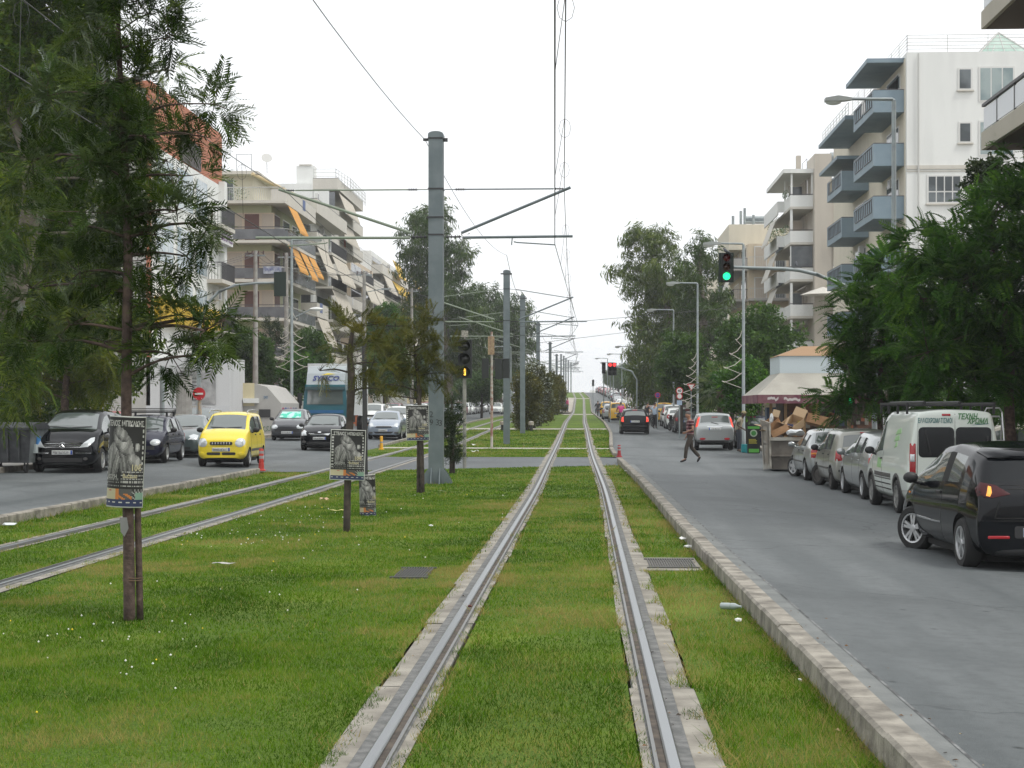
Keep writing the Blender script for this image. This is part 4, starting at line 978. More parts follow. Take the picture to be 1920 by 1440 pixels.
# ------------------------------------------------------------ lorry
def lorry():
    t = thing('delivery_lorry','teal and white box lorry with a wind deflector facing the camera','lorry',(-14.55,93,hxy(-14.5,93)),PI)
    mb = MB(); cabpts = [(-1.22,0.62),(-1.22,1.5),(-1.20,2.0),(-1.12,2.72),(1.12,2.72),(1.20,2.0),(1.22,1.5),(1.22,.62)]
    # cab as a lofted box, slightly raked
    def ringm(y, rak, s): return [(x*s, y-rak*max(0,z-1.3), z) for x, z in cabpts]
    A, B = ringm(4.2,.10,1), ringm(2.6,0,1); A0 = ringm(4.12,.10,.985)
    for P, Q in ((A,B),):
        for i in range(8): mb.quad(P[i],P[(i+1)%8],Q[(i+1)%8],Q[i])
    mb.poly(A[::-1]); mb.poly(B); mb.build('cab', P_TEAL, t)
    f = lambda x,z,o=.012: (x, 4.2-.10*max(0,z-1.3)+o, z)
    mb = MB(); mb.poly([f(-1.02,1.62),f(1.02,1.62),f(.98,2.42),f(-.98,2.42)][::-1]); mb.build('windscreen', M_GLASS, t)
    mb = MB(); mb.box(-1.1,1.1,3.95,4.28,2.44,2.60); mb.build('sun_visor', mat('smoked_visor',(.05,.09,.10),.2), t)
    mb = MB(); mb.poly([f(-1.05,1.12),f(1.05,1.12),f(1.05,1.30),f(-1.05,1.30)][::-1]); mb.build('front_panel', mat('lorry_blue',(.02,.12,.28),.4), t)
    mb = MB(); mb.box(-.8,.8,4.19,4.215,.72,1.02); mb.build('grille', M_BLACK, t)
    mb = MB(); mb.box(-1.24,1.24,3.6,4.32,.38,.66); mb.build('bumper', P_TEAL, t)
    for s in (-1,1):
        mb = MB(); mb.box(s*.92-.2,s*.92+.2,4.3,4.335,.46,.62); mb.build('headlight', M_LAMP, t)
        mb = MB(); mb.box(s*1.42-.1,s*1.42+.1,4.0,4.1,1.55,2.25); mb.tube([(s*1.2,4.0,2.2),(s*1.42,4.05,2.2)],.02,5); mb.build('mirror', M_BLACK, t)
        mb = MB(); mb.poly([(s*1.215,3.95,1.6),(s*1.215,2.95,1.6),(s*1.17,2.95,2.4),(s*1.17,3.9,2.4)]); mb.build('side_window', M_GLASSD, t)
    mb = MB(); prof = [(4.0,2.72),(3.7,3.35),(3.2,3.75),(2.6,3.80),(2.6,2.72)]
    M = Matrix(((0,0,1,0),(1,0,0,0),(0,1,0,0),(0,0,0,1)))
    mb.prism(prof,-1.08,1.08,M); d = mb.build('wind_deflector', mat('pale_grey_paint',(.34,.38,.40),.35), t)
    ct = Vector((0,3.86,3.06)); nrm = Vector((0,.63,.30)).normalized()
    Mx = Matrix.Translation(ct+nrm*.02) @ Matrix(((-1,0,0,0),(0,-nrm.z,nrm.y,0),(0,nrm.y,nrm.z,0),(0,0,0,1)))
    text('lettering','SYNCO',.42,mat('navy_lettering',(.02,.04,.20),.5),Mx,d,width=1.5,shear=.2,bold=.012)
    mb = MB(); mb.poly([Mx@Vector(p) for p in ((-.3,.20,0),(.1,.34,0),(.55,.28,0),(.2,.25,0))]); mb.build('logo_swoosh', mat('logo_yellow',(.75,.6,.05),.5), d)
    mb = MB(); mb.box(-1.28,1.28,-4.2,2.4,1.0,3.95); mb.build('cargo_box', mat('box_white',(.62,.64,.64),.5,col2=(.55,.57,.57),scale=1.), t)
    mb = MB(); mb.box(-.5,.5,-4.1,4.0,.55,1.0); mb.build('chassis', M_BLACK, t)
    ty, rim = wheel_meshes(.48,.3,'steel')
    for y in (3.2,-2.4):
        for s in (-1,1):
            o = link('wheel',ty,t); o.location = (s*1.05,y,.48); o.rotation_euler = (0,s*PI/2,0); link('rim',rim,o)
lorry()
# ============================================================ TRAM POLES AND OVERHEAD LINE
M_POLE = mat('grey_mast_and_backlit_arm', (.125,.155,.165), .5, .15, col2=(.155,.185,.195), scale=3)  # own grey of the masts; painted backlight on the right-hand arms
M_ARM = mat('greenish_arm_tube', (.21,.25,.19), .5, .1)
M_INS = mat('dark_insulator', (.03,.03,.032), .5)
M_WIRE = mat('line_wire', (.045,.045,.045), .5, .3)
M_GALV = mat('galvanised_steel', (.30,.34,.34), .5, .4, col2=(.24,.27,.28), scale=4)
M_WOODP = mat('concrete_pole', (.33,.32,.30), .9, col2=(.25,.24,.22), scale=3)
POLES = []
def insul(mb, a, b, r=.035):
    a, b = Vector(a), Vector(b); n = 4
    mb.tube([a,b], r*.45, 6)
    for i in range(n):
        p = a.lerp(b, (i+.5)/n); d = (b-a).normalized()*.012
        mb.tube([p-d,p+d], r, 8)
def tram_pole(i, u, Y, hgt, num, label, near=False, tie_flat=False):
    x = gx(u, Y); z0 = hz(Y); t = thing('tram_pole', label, 'tram pole', (x,Y,z0-.02), 0, 'tram line poles on the median')
    w = .17 if near else .15
    mb = MB()
    # I-section mast: two flanges and a web; the near one is a closed box with tapered stiffeners at its foot
    if near:
        mb.box(-w,w,-w,w,.0,hgt-.12)
        for s in (-1,1):
            mb.prism([(w*s,.02),(s*(w+.22),.02),(s*(w+.10),.26),(w*s,.40)],-w,-w+.03,Matrix(((1,0,0,0),(0,0,1,0),(0,1,0,0),(0,0,0,1))))
            mb.prism([(w*s,.02),(s*(w+.22),.02),(s*(w+.10),.26),(w*s,.40)],w-.03,w,Matrix(((1,0,0,0),(0,0,1,0),(0,1,0,0),(0,0,0,1))))
            mb.prism([(w,.02),(w+.2,.02),(w,.40)],s*.1-.012,s*.1+.012,Matrix(((0,0,1,0),(-1,0,0,0),(0,1,0,0),(0,0,0,1))))
    else:
        mb.box(-w,w,-w,-w+.02,0,hgt-.1); mb.box(-w,w,w-.02,w,0,hgt-.1); mb.box(-.012,.012,-w+.02,w-.02,0,hgt-.1)
        mb.box(-w-.04,w+.04,-w-.04,w+.04,0,.03)
    mb.build('mast', M_POLE, t)
    mb = MB(); M = Matrix(((1,0,0,0),(0,0,-1,0),(0,1,0,0),(0,0,0,1)))
    k = [(w+.012,hgt-.14),(w+.012,hgt-.07)]+[((w+.012)*math.cos(R(a)),hgt-.07+.075*math.sin(R(a))) for a in range(15,180,15)]+[(-w-.012,hgt-.07),(-w-.012,hgt-.14)]
    mb.prism(k,-w-.012,w+.012,M); mb.build('cap', M_POLE, t)
    mb = MB()
    for zz in ([3.9,5.9,6.98,hgt-.16] if near else [5.9,hgt-.9,hgt-.2]): mb.box(-w-.02,w+.02,-w-.02,w+.02,zz-.035,zz+.035) if near and zz == 3.9 else mb.box(-w-.012,w+.012,-w-.012,w+.012,zz-.018,zz+.018)
    if near: mb.box(-w-.04,w+.01,-w-.03,w+.03,6.30,6.325)
    mb.box(-w-.14,-w,-.03,.03,hgt-.20,hgt-.14); mb.box(w,w+.10,-.03,.03,hgt-.22,hgt-.14); mb.build('clamp', M_INS, t)
    tips = []
    for s, tx, reg in ((1, TC+sx(Y)-x, -.38 if i%2 == 0 else .22), (-1, TL+sx(Y)-x, -.45 if i%2 == 0 else .35)):
        cx = tx+reg                                    # where contact wire runs
        tip = tx+(-.16 if s > 0 else -.5)*1.0
        zt = 6.98; zh = 5.86; zr = 5.66
        za = zt if tie_flat else hgt-.9
        ex = tip+s*.15
        mb = MB(); mb.tube([(s*(w+.03),0,za),(s*(w+.32),0,za+(zt-za)*.08)],.012,5); mb.tube([(s*(w+.5),0,za+(zt-za)*.12),(tip-s*.25,0,zt+(za-zt)*.05)],.017 if near else .02,6); mb.tube([(tip-s*.25,0,zt+(za-zt)*.05),(tip,0,zt)],.008,5); mb.build('tie_rod', M_ARM if s < 0 else M_POLE, t)  # right arms in the darker pole grey: their backlit look put into colour
        mb = MB(); mb.tube([(s*(w+.42),0,zh+.09),(ex,0,zt+.03)],.034,8); mb.build('diagonal_tube', M_ARM if s < 0 else M_POLE, t)
        hx = cx+s*.42 if s > 0 else cx-.75
        mb = MB(); mb.tube([(s*(w+.45),0,zh-.02),(hx,0,zh)],.032,8); mb.build('horizontal_tube', M_ARM if s < 0 else M_POLE, t)
        hx2 = cx-s*1.0
        mb = MB(); mb.tube([(hx2,0,zh),(hx2-s*.02,0,zh-.20)],.014,5); mb.tube([(hx2+s*.03,0,zh-.12),(hx2+s*.10,0,zh-.14),(cx,0,zr)],.015,6); mb.build('registration_arm', M_ARM if s < 0 else M_POLE, t)
        for A_,B_,r_ in (((s*(w+.05),0,zh),(s*(w+.42),0,zh),.04),((s*(w+.28),0,za+(zt-za)*.06),(s*(w+.5),0,za+(zt-za)*.12),.03),((tip-s*.22,0,zt+(za-zt)*.04),(tip-s*.02,0,zt),.025)): mb = MB(); insul(mb,A_,B_,r_); mb.build('insulator', M_INS, t)
        tips.append((x+tip, Y, z0+zt-.02, x+cx, z0+zr))
    POLES.append((x, Y, z0+hgt-.2, tips))
    if num:
        for txt, px, pz in num:
            text('number', txt, .20, M_INS, Matrix.Translation((px,-w-.004,pz)) @ Matrix.Rotation(PI/2,4,'X'), t)
tram_pole(0, 818, 37.7, 8.33, [('2',-.10,1.66),('9',-.10,1.47),('3',.045,1.47),('3',.115,1.455)], 'thick grey tram pole with flared foot and black numbers, nearest to the camera', True, True)
tram_pole(1, 950, 76, 8.3, None, 'second grey tram pole, behind the tram signal')
tram_pole(2, 980, 95.8, 8.3, None, 'third grey tram pole, beside the row of bushy trees')
for i, (u, Y) in enumerate(((1009,132),(1031.5,178),(1043.7,228),(1052,290),(1057,325),(1061,360),(1065.4,400),(1070.6,440))):
    tram_pole(3+i, u, Y, 8.3, None, 'distant tram pole, one of the shrinking line on the hill', False)
def catenary(a, b, sag=.45, n=14): return [a.lerp(b, i/n)-Vector((0,0,4*sag*(i/n)*(1-i/n))) for i in range(n+1)]
def line_set(side, label1, label2, start):
    cw = MB(); mw = MB(); dr = MB()
    P = [(start[0],start[1],start[2],start[3],start[4])]+[p[3][side] for p in POLES]
    for a, b in zip(P[:-1], P[1:]):
        m = catenary(Vector(a[:3]), Vector(b[:3]), .42); c = catenary(Vector((a[3],a[1],a[4])), Vector((b[3],b[1],b[4])), .03)
        far = a[1] > 120; r = .0095 if not far else .016
        mw.tube(m, r*.9, 5); cw.tube(c, r, 5)
        if not far:
            for k in (2,4,7,10,12):
                p, q = m[k], c[k]; dr.tube([p, q], .0045, 4)
                lp = [p+Vector((.10*math.sin(t),0,-.02-.16*(1-math.cos(t)))) for t in np.linspace(0,2*PI,9)]
                if a[1] < 90: dr.tube(lp, .0035, 4)
    o = cw.build('contact_wire', M_WIRE); tag(o, label1, 'wire')
    o = mw.build('messenger_wire', M_WIRE); tag(o, label2, 'wire'); dr.build('dropper', M_WIRE, o)
line_set(0, 'contact wire hanging over the right tram track', 'upper messenger wire over the right tram track with thin droppers', (.05,-1,6.98,.02,5.66))
line_set(1, 'contact wire hanging over the left tram track', 'upper messenger wire over the left tram track, behind the near tree', (-6.0,-1,6.98,-6.1,5.66))
mb = MB(); P = [Vector((-3.95,-1,8.0))]+[Vector((p[0]-(.26 if i == 0 else 0),p[1],p[2]+(0 if i != 1 else .9))) for i,p in enumerate(POLES)]
for a, b in zip(P[:-1],P[1:]): mb.tube(catenary(a,b,.55), .008 if a.y < 70 else .013, 5)
tag(mb.build('feeder_wire', M_WIRE),'feeder wire running along the tops of the tram poles','wire')
# ============================================================ SIGNALS
M_SIG = mat('signal_black', (.012,.015,.014), .5); M_SIGG = mat('signal_backboard', (.010,.022,.016), .5)
M_GREENL = mat('green_light', (.0,.6,.2), .3, emit=(.02,1,.35), estr=1.6); M_REDL = mat('red_light', (.8,.02,.02), .3, emit=(1,.05,.05), estr=1.5); M_AMBL = mat('amber_light', (.9,.45,.02), .3, emit=(1,.55,.06), estr=2.2)
M_DARKR = mat('dark_red_lens', (.10,.008,.010), .2); M_DARKA = mat('dark_amber_lens', (.05,.018,.008), .2); M_DARKL = mat('unlit_lens', (.02,.02,.02), .2)
FACE = Matrix(((1,0,0,0),(0,0,-1,0),(0,1,0,0),(0,0,0,1)))     # local xy -> faces the camera (-Y)
def lens(mb_hood, parent, c, r, m, face=-1, name='lamp'):
    mb = MB(); Mx = Matrix.Translation(c) @ Matrix.Rotation(-face*PI/2*-1,4,'X')
    mb.lathe([(r,0),(r*.7,.03),(.001,.045)], 16, Matrix.Translation(c) @ Matrix.Rotation(PI/2 if face < 0 else -PI/2,4,'X')); mb.build(name, m, parent, smooth=True)
    n = 14; d = .16*(r/.1)
    vs = []; 
    for k in range(n+1):
        a = R(-20+220*k/n); vs += [(c[0]+r*1.12*math.cos(a), c[1], c[2]+r*1.12*math.sin(a)), (c[0]+r*1.12*math.cos(a), c[1]+face*d*(.55+.45*math.sin(a)), c[2]+r*1.12*math.sin(a)-.0)]
    mb_hood.add(vs, [(2*k,2*k+1,2*k+3,2*k+2) for k in range(n)])
def head(parent, c, lamps, r=.10, face=-1, board=None, name='signal_head'):
    """three-lamp head; lamps from the top"""
    n = len(lamps); h = r*2.5*n; mb = MB(); x,y,z = c
    mb.box(x-r*1.3,x+r*1.3,y-.09,y+.09,z-h/2,z+h/2)
    hd = mb.build(name, M_SIG, parent)
    if board: b = MB(); b.box(x-board[0],x+board[0],y+.092,y+.105,z-board[1],z+board[1]); b.build('backboard', M_SIGG, parent)
    ho = MB()
    for i, m in enumerate(lamps):
        lens(ho, hd, (x,y+face*.092,z+h/2-r*1.25-i*r*2.5), r, m, face)
    ho.build('hood', M_SIG, hd); return hd
# tram signal with the lit vertical bar
p = gp(871,47.8); t = thing('tram_signal','tram signal with three round lamps, lowest showing a lit amber bar','signal',p)
mb = MB(); mb.tube([(0,0,-.05),(0,0,2.9)],.057,10); mb.build('post', mat('weathered_post',(.22,.22,.20),.7,col2=(.32,.31,.28),scale=6), t, smooth=True)
h = head(t,(.02,-.02,3.27),[M_DARKL,M_DARKL,M_DARKL],.155)
mb = MB(); mb.box(-.028+.02,.028+.02,-.175,-.160,2.88-.10,2.88+.10); mb.build('lit_bar', M_AMBL, h)
mb = MB(); mb.box(-.09,.11,-.05,-.03,3.92,4.12); mb.tube([(.01,0,3.8),(.01,0,4.12)],.03,6); mb.build('number_plate', mat('plate_cream',(.42,.40,.33),.6,col2=(.2,.19,.17),scale=20), t)
# rusty red and white post carrying heads that face away
p = gp(922,70); t = thing('traffic_signal','dirty white and rust red post with signal heads turned away from the camera','signal',p)
mb = MB(); 
for k in range(7): mb.tube([(0,0,.55*k-.05*(k==0)),(0,0,.55*(k+1))],.06,10,mi=0 if k in (1,3) else 1)
mb.tube([(0,0,3.85),(0,0,5.1)],.05,8,mi=1); mb.build('post', [mat('rust_red',(.22,.06,.04),.8,col2=(.35,.30,.26),scale=5), mat('dirty_white',(.42,.40,.36),.8,col2=(.30,.2,.15),scale=6)], t, smooth=True)
for dx, dz in ((-.28,3.1),(.30,3.05)): head(t,(dx,0,dz+.4),[M_DARKL]*3,.115,face=1,board=None)
head(t,(.62,.1,3.5),[M_DARKL]*3,.115,face=1); head(t,(-.02,.14,4.45),[M_DARKL]*2,.10,face=1)
mb = MB(); mb.box(-.16,.12,-.09,-.07,4.1,4.9); mb.build('number_plate', mat('plate_ochre',(.36,.27,.16),.7,col2=(.25,.16,.1),scale=9), t)
mb = MB(); mb.tube([(0,0,3.9),(.6,0,3.9)],.025,6); mb.tube([(0,0,3.1),(.6,.1,3.1)],.025,6); mb.build('bracket', M_SIG, t)
# big green signal on a curved arm, right
Y = 50; px = gx(1640,Y); t = thing('traffic_signal','black traffic light showing green on a long curved grey arm','signal',(px,Y,hxy(px,Y)))
zb = -hxy(px,Y); W = lambda u,v: Vector((gx(u,Y)-px,0,pt(u,v,Y).z+zb))
arm = [Vector((0,0,0)),Vector((0,0,3.2)),W(1639,585),W(1630,568),W(1612,552),W(1588,538),W(1560,526),W(1530,514),W(1500,507),W(1470,504),W(1420,502.5),W(1376,501)]
mb = MB(); mb.tube(arm,[.09,.085,.08,.075,.072,.07,.066,.062,.058,.055,.05,.045],10); mb.build('arm_post', M_GALV, t, smooth=True)
c = W(1362,501); head(t,(c.x,0,c.z),[M_DARKR,M_DARKA,M_GREENL],.115,board=(.235,.46))
def bird(nm, at, label, rz=0):
    t = MB(); n = 10
    t.tube([(-.09,0,.02),(-.02,0,.06),(.03,0,.085),(.06,0,.13),(.085,0,.15),(.115,0,.145)],[.012,.042,.05,.032,.026,.006],8)
    t.tube([(-.08,0,.03),(-.16,0,.0)],[.025,.012],6); t.tube([(.0,.015,.04),(.0,.015,-.0)],.006,4); t.tube([(.0,-.015,.04),(.0,-.015,-.0)],.006,4)
    o = t.build(nm, mat('pigeon_grey',(.07,.075,.085),.8), smooth=True); o.location = at; o.rotation_euler = (0,0,rz); tag(o,label,'bird'); return o
wp = t.location
bird('pigeon',(wp.x+W(1493,502).x,Y,pt(1493,502,Y).z+.05),'pigeon perched on the curved arm of the green traffic light',1.6)
bird('pigeon',(wp.x+c.x,Y+.1,pt(1361,474,Y).z+.0),'pigeon sitting on top of the green traffic light',2.6)
# pedestrian light
p = gp(1592,45); t = thing('pedestrian_signal','small pedestrian light with a green walking figure, under the right trees','signal',p)
mb = MB(); mb.tube([(0,0,0),(0,0,2.9)],.05,8); mb.build('post', mat('stickered_post',(.35,.33,.30),.8,col2=(.5,.35,.2),scale=7), t)
h = head(t,(0,-.05,2.35),[M_DARKR,M_DARKL],.105)
mb = MB(); q = [(0,.06,.022)]
mb.lathe([(.001,-.022),(.022,0),(.001,.022)],8,Matrix.Translation((0,-.20,2.29))); mb.box(-.02,.02,-.205,-.195,2.19,2.265)
mb.tube([(0,-.2,2.19),(-.04,-.2,2.11)],.011,5); mb.tube([(0,-.2,2.19),(.045,-.2,2.12)],.011,5); mb.tube([(-.01,-.2,2.25),(-.05,-.2,2.2)],.008,5); mb.tube([(.01,-.2,2.25),(.05,-.2,2.2)],.008,5); mb.build('green_man', M_GREENL, h)
# left: black back board on a curved arm
Y = 64; px = gx(372,Y); t = thing('traffic_signal','dark traffic light on a curved pale arm, left, turned away, before the balconies','signal',(px,Y,hxy(px,Y)))
zb = -hxy(px,Y); W = lambda u,v: Vector((gx(u,Y)-px,0,pt(u,v,Y).z+zb))
mb = MB(); mb.tube([Vector((0,0,0)),W(373,620),W(378,595),W(390,568),W(410,547),W(440,535),W(480,531),W(520,530)],[.09,.075,.07,.065,.06,.055,.05,.045],8); mb.build('arm_post', M_GALV, t, smooth=True)
c = W(526,533); head(t,(c.x,0,c.z),[M_DARKL]*3,.115,face=1,board=None); mb = MB(); mb.box(c.x-.245,c.x+.245,-.12,-.10,c.z-.49,c.z+.49); mb.build('backboard', M_SIGG, t)
# far red lights on an arm over the right road
def far_sig(u, v, Y, lamp, label, arm_to=None, size=.14):
    q = pt(u,v,Y); px = gx(arm_to[0],Y) if arm_to else q.x; t = thing('traffic_signal',label,'signal',(px,Y,hxy(px,Y)))
    c = (q.x-px,0,q.z-hxy(px,Y)); head(t,c,[lamp,M_DARKL,M_DARKL] if lamp != M_GREENL else [M_DARKL,M_DARKL,lamp],size)
    mb = MB()
    if arm_to: mb.tube([(0,0,0),(0,0,c[2]-.9),(-.4,0,c[2]-.2),(-1.2,0,c[2]+.1),(c[0]+.2,0,c[2]+.15)],.07,6)
    else: mb.tube([(0,0,0),(0,0,c[2])],.05,6)
    mb.build('post', M_GALV, t)
far_sig(1144,692,132,M_REDL,'distant red traffic light, left one of the red pair',None); far_sig(1152,692,132,M_REDL,'distant red traffic light at the arm tip, right one of the red pair',(1194,0))
far_sig(1132,690,150,M_DARKL,'distant unlit traffic light just left of the red pair'); far_sig(1112,718,260,M_DARKL,'tiny traffic light at the far end of the right road')
# ============================================================ LAMPS AND POLES
def lamp_post(u, vt, Y, arm, label, deco=False, name='street_lamp', r=.075, side=-1, second=None):
    x = gx(u,Y); z0 = hxy(x,Y); H = pt(u,vt,Y).z-z0; t = thing(name,label,'street lamp',(x,Y,z0),0,'street lamps along the avenue')
    mb = MB(); mb.tube([(0,0,0),(0,0,.9),(0,0,.95),(0,0,H-.04)],[r*1.35,r*1.3,r,r*.75],10); mb.build('post', M_GALV, t, smooth=True)
    mb = MB(); mb.tube([(0,0,H-.04),(side*.04,0,H),(side*arm,0,H+.02)],[r*.72,r*.6,r*.5],8); mb.build('arm', M_GALV, t, smooth=True)
    def lum(cx, cz):
        mb = MB(); a = cx
        mb.add([(a+side*dx, dy, cz+dz) for dx,dy,dz in ((-.05,-.09,.05),(-.05,.09,.05),(.35,-.16,.10),(.35,.16,.10),(.72,-.15,.04),(.72,.15,.04),(-.05,-.09,-.02),(-.05,.09,-.02),(.35,-.16,-.06),(.35,.16,-.06),(.72,-.15,-.05),(.72,.15,-.05))],
           [(0,1,3,2),(2,3,5,4),(6,8,9,7),(8,10,11,9),(0,2,8,6),(2,4,10,8),(1,7,9,3),(3,9,11,5),(0,6,7,1),(4,5,11,10)]); o = mb.build('lamp_head', mat('lamp_housing',(.30,.32,.31),.5), t)
        mb = MB(); M = Matrix.Translation((a+side*.48,0,cz-.06)) @ Matrix.Diagonal((.24,.13,.10,1)); mb.lathe([(1,0),(.85,-.55),(.4,-.9),(.001,-1)],12,M); mb.build('lamp_glass', mat('milky_glass',(.62,.64,.62),.25), o, smooth=True)
    lum(side*arm, H)
    if second: mb = MB(); s2, zz = second; mb.tube([(0,0,zz-.5),(s2*1.1,0,zz)],.03,6); mb.build('arm', M_GALV, t); lum2 = MB(); M = Matrix.Translation((s2*1.4,0,zz+.02)) @ Matrix.Diagonal((.42,.16,.13,1)); lum2.lathe([(.001,-1),(.6,-.75),(1,0),(.7,.6),(.001,1)],12,M); lum2.build('lamp_head', MATS['milky_glass'], t, smooth=True)
    if deco:
        mb = MB(); z = deco[0]; n = deco[2]
        for k in range(n):
            f = k/(n-1); wd = .35+.75*f*(1-.25*(k == n-1)); zz = z+(deco[1]-z)*f
            for s in deco[3]:
                pts = [Vector((s*.06,0,zz+.25)), Vector((s*wd*.45,0,zz-.02)), Vector((s*wd*.9,0,zz-.16)), Vector((s*wd,0,zz-.10))]
                pts = [pts[0].lerp(pts[1],.5)]+pts; mb.tube([pts[1],pts[2],pts[3],pts[4]],.018,5); mb.tube([(s*wd,0,zz-.10),(s*.06,0,zz-.42)],.012,5)
        mb.build('festive_wire_frame', mat('frame_white',(.55,.52,.45),.7), t)
    return t
lamp_post(1676,186,46.5,1.25,'tall grey street lamp in front of the white building with blue balconies',r=.085)
lamp_post(1394,457,69,1.0,'street lamp with festive wire frame behind the green traffic light',deco=(4.9,3.1,4,(-1,)))
lamp_post(1308,531,91,1.05,'street lamp with festive wire frame before the dark eucalyptus',deco=(4.5,2.2,6,(-1,)))
lamp_post(1263,581,116,1.2,'street lamp just left of the festive lamp by the eucalyptus')
for u,v,Y in ((1188,650,165),(1166,664,205),(1139,672,250),(1150,680,235)): lamp_post(u,v,Y,1.2,'thin distant street lamp on the right side of the avenue')
lamp_post(547,450,90,1.0,'tall grey street lamp with wire star frame before the left balcony houses',deco=(6.6,3.9,6,(-1,1)),side=1,second=(1,7.0),r=.10)
lamp_post(958,650,150,1.2,'thin street lamp seen between the tram poles',side=-1)
def util(u, vt, Y, label, arms=True, lamp=None):
    x = gx(u,Y); z0 = hxy(x,Y); H = pt(u,vt,Y).z-z0; t = thing('utility_pole',label,'utility pole',(x,Y,z0),0,'utility poles by the left houses')
    mb = MB(); mb.tube([(0,0,0),(0,0,H)],[.19,.12],10); mb.build('post', M_WOODP, t, smooth=True)
    if arms:
        mb = MB(); mb.box(-.6,.6,-.05,.05,H-.35,H-.25); mb.build('cross_arm', M_GALV, t)
        for xx in (-.5,-.2,.2,.5): mb = MB(); insul(mb,(xx,0,H-.25),(xx,0,H+.0),.05); mb.build('insulator', mat('brown_insulator',(.08,.03,.03),.3), t)
    if lamp:
        mb = MB(); mb.tube([(0,0,H-1.6),(1.3,0,H-1.35)],.03,6); mb.add([(1.3,-.12,H-1.42),(1.3,.12,H-1.42),(2.0,.1,H-1.38),(2.0,-.1,H-1.38),(1.3,-.12,H-1.28),(1.3,.12,H-1.28),(2.0,.1,H-1.30),(2.0,-.1,H-1.30)],[(0,1,2,3),(4,7,6,5),(0,3,7,4),(1,5,6,2),(0,4,5,1),(3,2,6,7)]); mb.build('lamp_head', M_GALV, t)
    return Vector((x,Y,z0+H-.1))
ua = util(479,470,98,'pale concrete pole with insulators before the green washed balcony house'); ub = util(537,474,108,'concrete pole right of the dark signal, tangled wires on top')
uc = util(683,508,118,'concrete pole with a lamp arm in front of the orange awnings',lamp=1); ud = util(772,540,150,'concrete pole with cross arm beside the eucalyptus')
mb = MB()
for a,b in ((ua,ub),(ub,uc),(uc,ud),(Vector((-19,60,7.5)),ua)):
    for dx in (-.4,0,.4): mb.tube(catenary(a+Vector((dx,0,0)),b+Vector((dx,0,0)),.7),.014,4)
tag(mb.build('power_cable', M_WIRE),'drooping power cables strung between the left utility poles','cable')
mb = MB(); mb.tube([(-3.7,88,6.3),(9.8,96,7.9)],.012,4); mb.tube([(-3.9,118,6.6),(9.6,120,8.3)],.014,4)
tag(mb.build('span_wire', M_WIRE),'thin span wires crossing above the right road far away','wire')
p = gp(304,60); t = thing('grey_post','plain grey steel post in front of the white wall, left','post',p); mb = MB(); mb.tube([(0,0,0),(0,0,3.2)],.09,10); mb.build('tube', M_GALV, t)
p = gp(345,66); t = thing('broad_post','broad grey brown post standing before the white wall poster','post',p); mb = MB(); mb.tube([(0,0,0),(0,0,2.9)],.34,12); mb.build('trunk', M_WOODP, t)
# slim dark post carrying the low poster
p = gp(686,26.4); t = thing('slim_post','slim dark steel post behind the second poster tree','post',p); mb = MB(); mb.tube([(0,0,0),(-.03,0,2.9)],.04,8); mb.build('tube', M_INS, t); mb=MB(); mb.box(-.08,.02,-.06,.02,.0,.04); mb.build('foot', M_INS, t)
# ============================================================ BOLLARDS
def bollard(u, Y, h, r, m, bands, label, z=0):
    x = gx(u,Y); t = thing('flexible_bollard',label,'bollard',(x,Y,hxy(x,Y)+z))
    mb = MB(); mb.lathe([(r*1.9,0),(r*1.9,.03),(r*1.25,.05),(r*1.1,h*.35),(r,h*.36),(r,h*.96),(r*.8,h),(.001,h)],14); mb.build('tube', m, t, smooth=True)
    mb = MB()
    for a,b in bands: mb.lathe([(r*1.03,a*h),(r*1.03,b*h)],14)
    mb.build('reflective_band', mat('grey_reflector',(.33,.30,.30),.5), t)
M_BRED = mat('bollard_red',(.55,.045,.03),.5,col2=(.42,.035,.025),scale=8); M_BYEL = mat('bollard_yellow',(.72,.36,.02),.5)
bollard(490,44.4,.62,.065,M_BRED,((.55,.68),(.78,.90)),'bright red flexible bollard by the yellow car'); bollard(1161,58.8,.45,.06,mat('bollard_maroon',(.30,.025,.03),.6),((.55,.68),(.80,.92)),'dark red bollard at the tip of the right kerb')
bollard(715,67,.58,.065,M_BYEL,((.50,.60),),'yellow bollard at the left kerb tip, in front of the silver blue car')
p = gp(430,70); t = thing('short_post','short black post by the graffiti wall','post',p); mb = MB(); mb.lathe([(.06,0),(.055,.95),(.04,1.0),(.001,1.02)],10); mb.build('tube', M_BLACK, t)
for u,Y,lab in ((996,102,'low dark box stump with pale lid beside the footpath'),(942,103,'low white and dark stump left of the second pole')):
    p = gp(u,Y); t = thing('service_box',lab,'utility box',p); mb = MB(); mb.lathe([(.10,0),(.10,.38)],8); mb.build('stem', M_BLACK, t); mb = MB(); mb.lathe([(.17,.38),(.17,.58),(.12,.62),(.001,.63)],10); mb.build('lid', mat('dirty_white',(.42,.40,.36)), t)
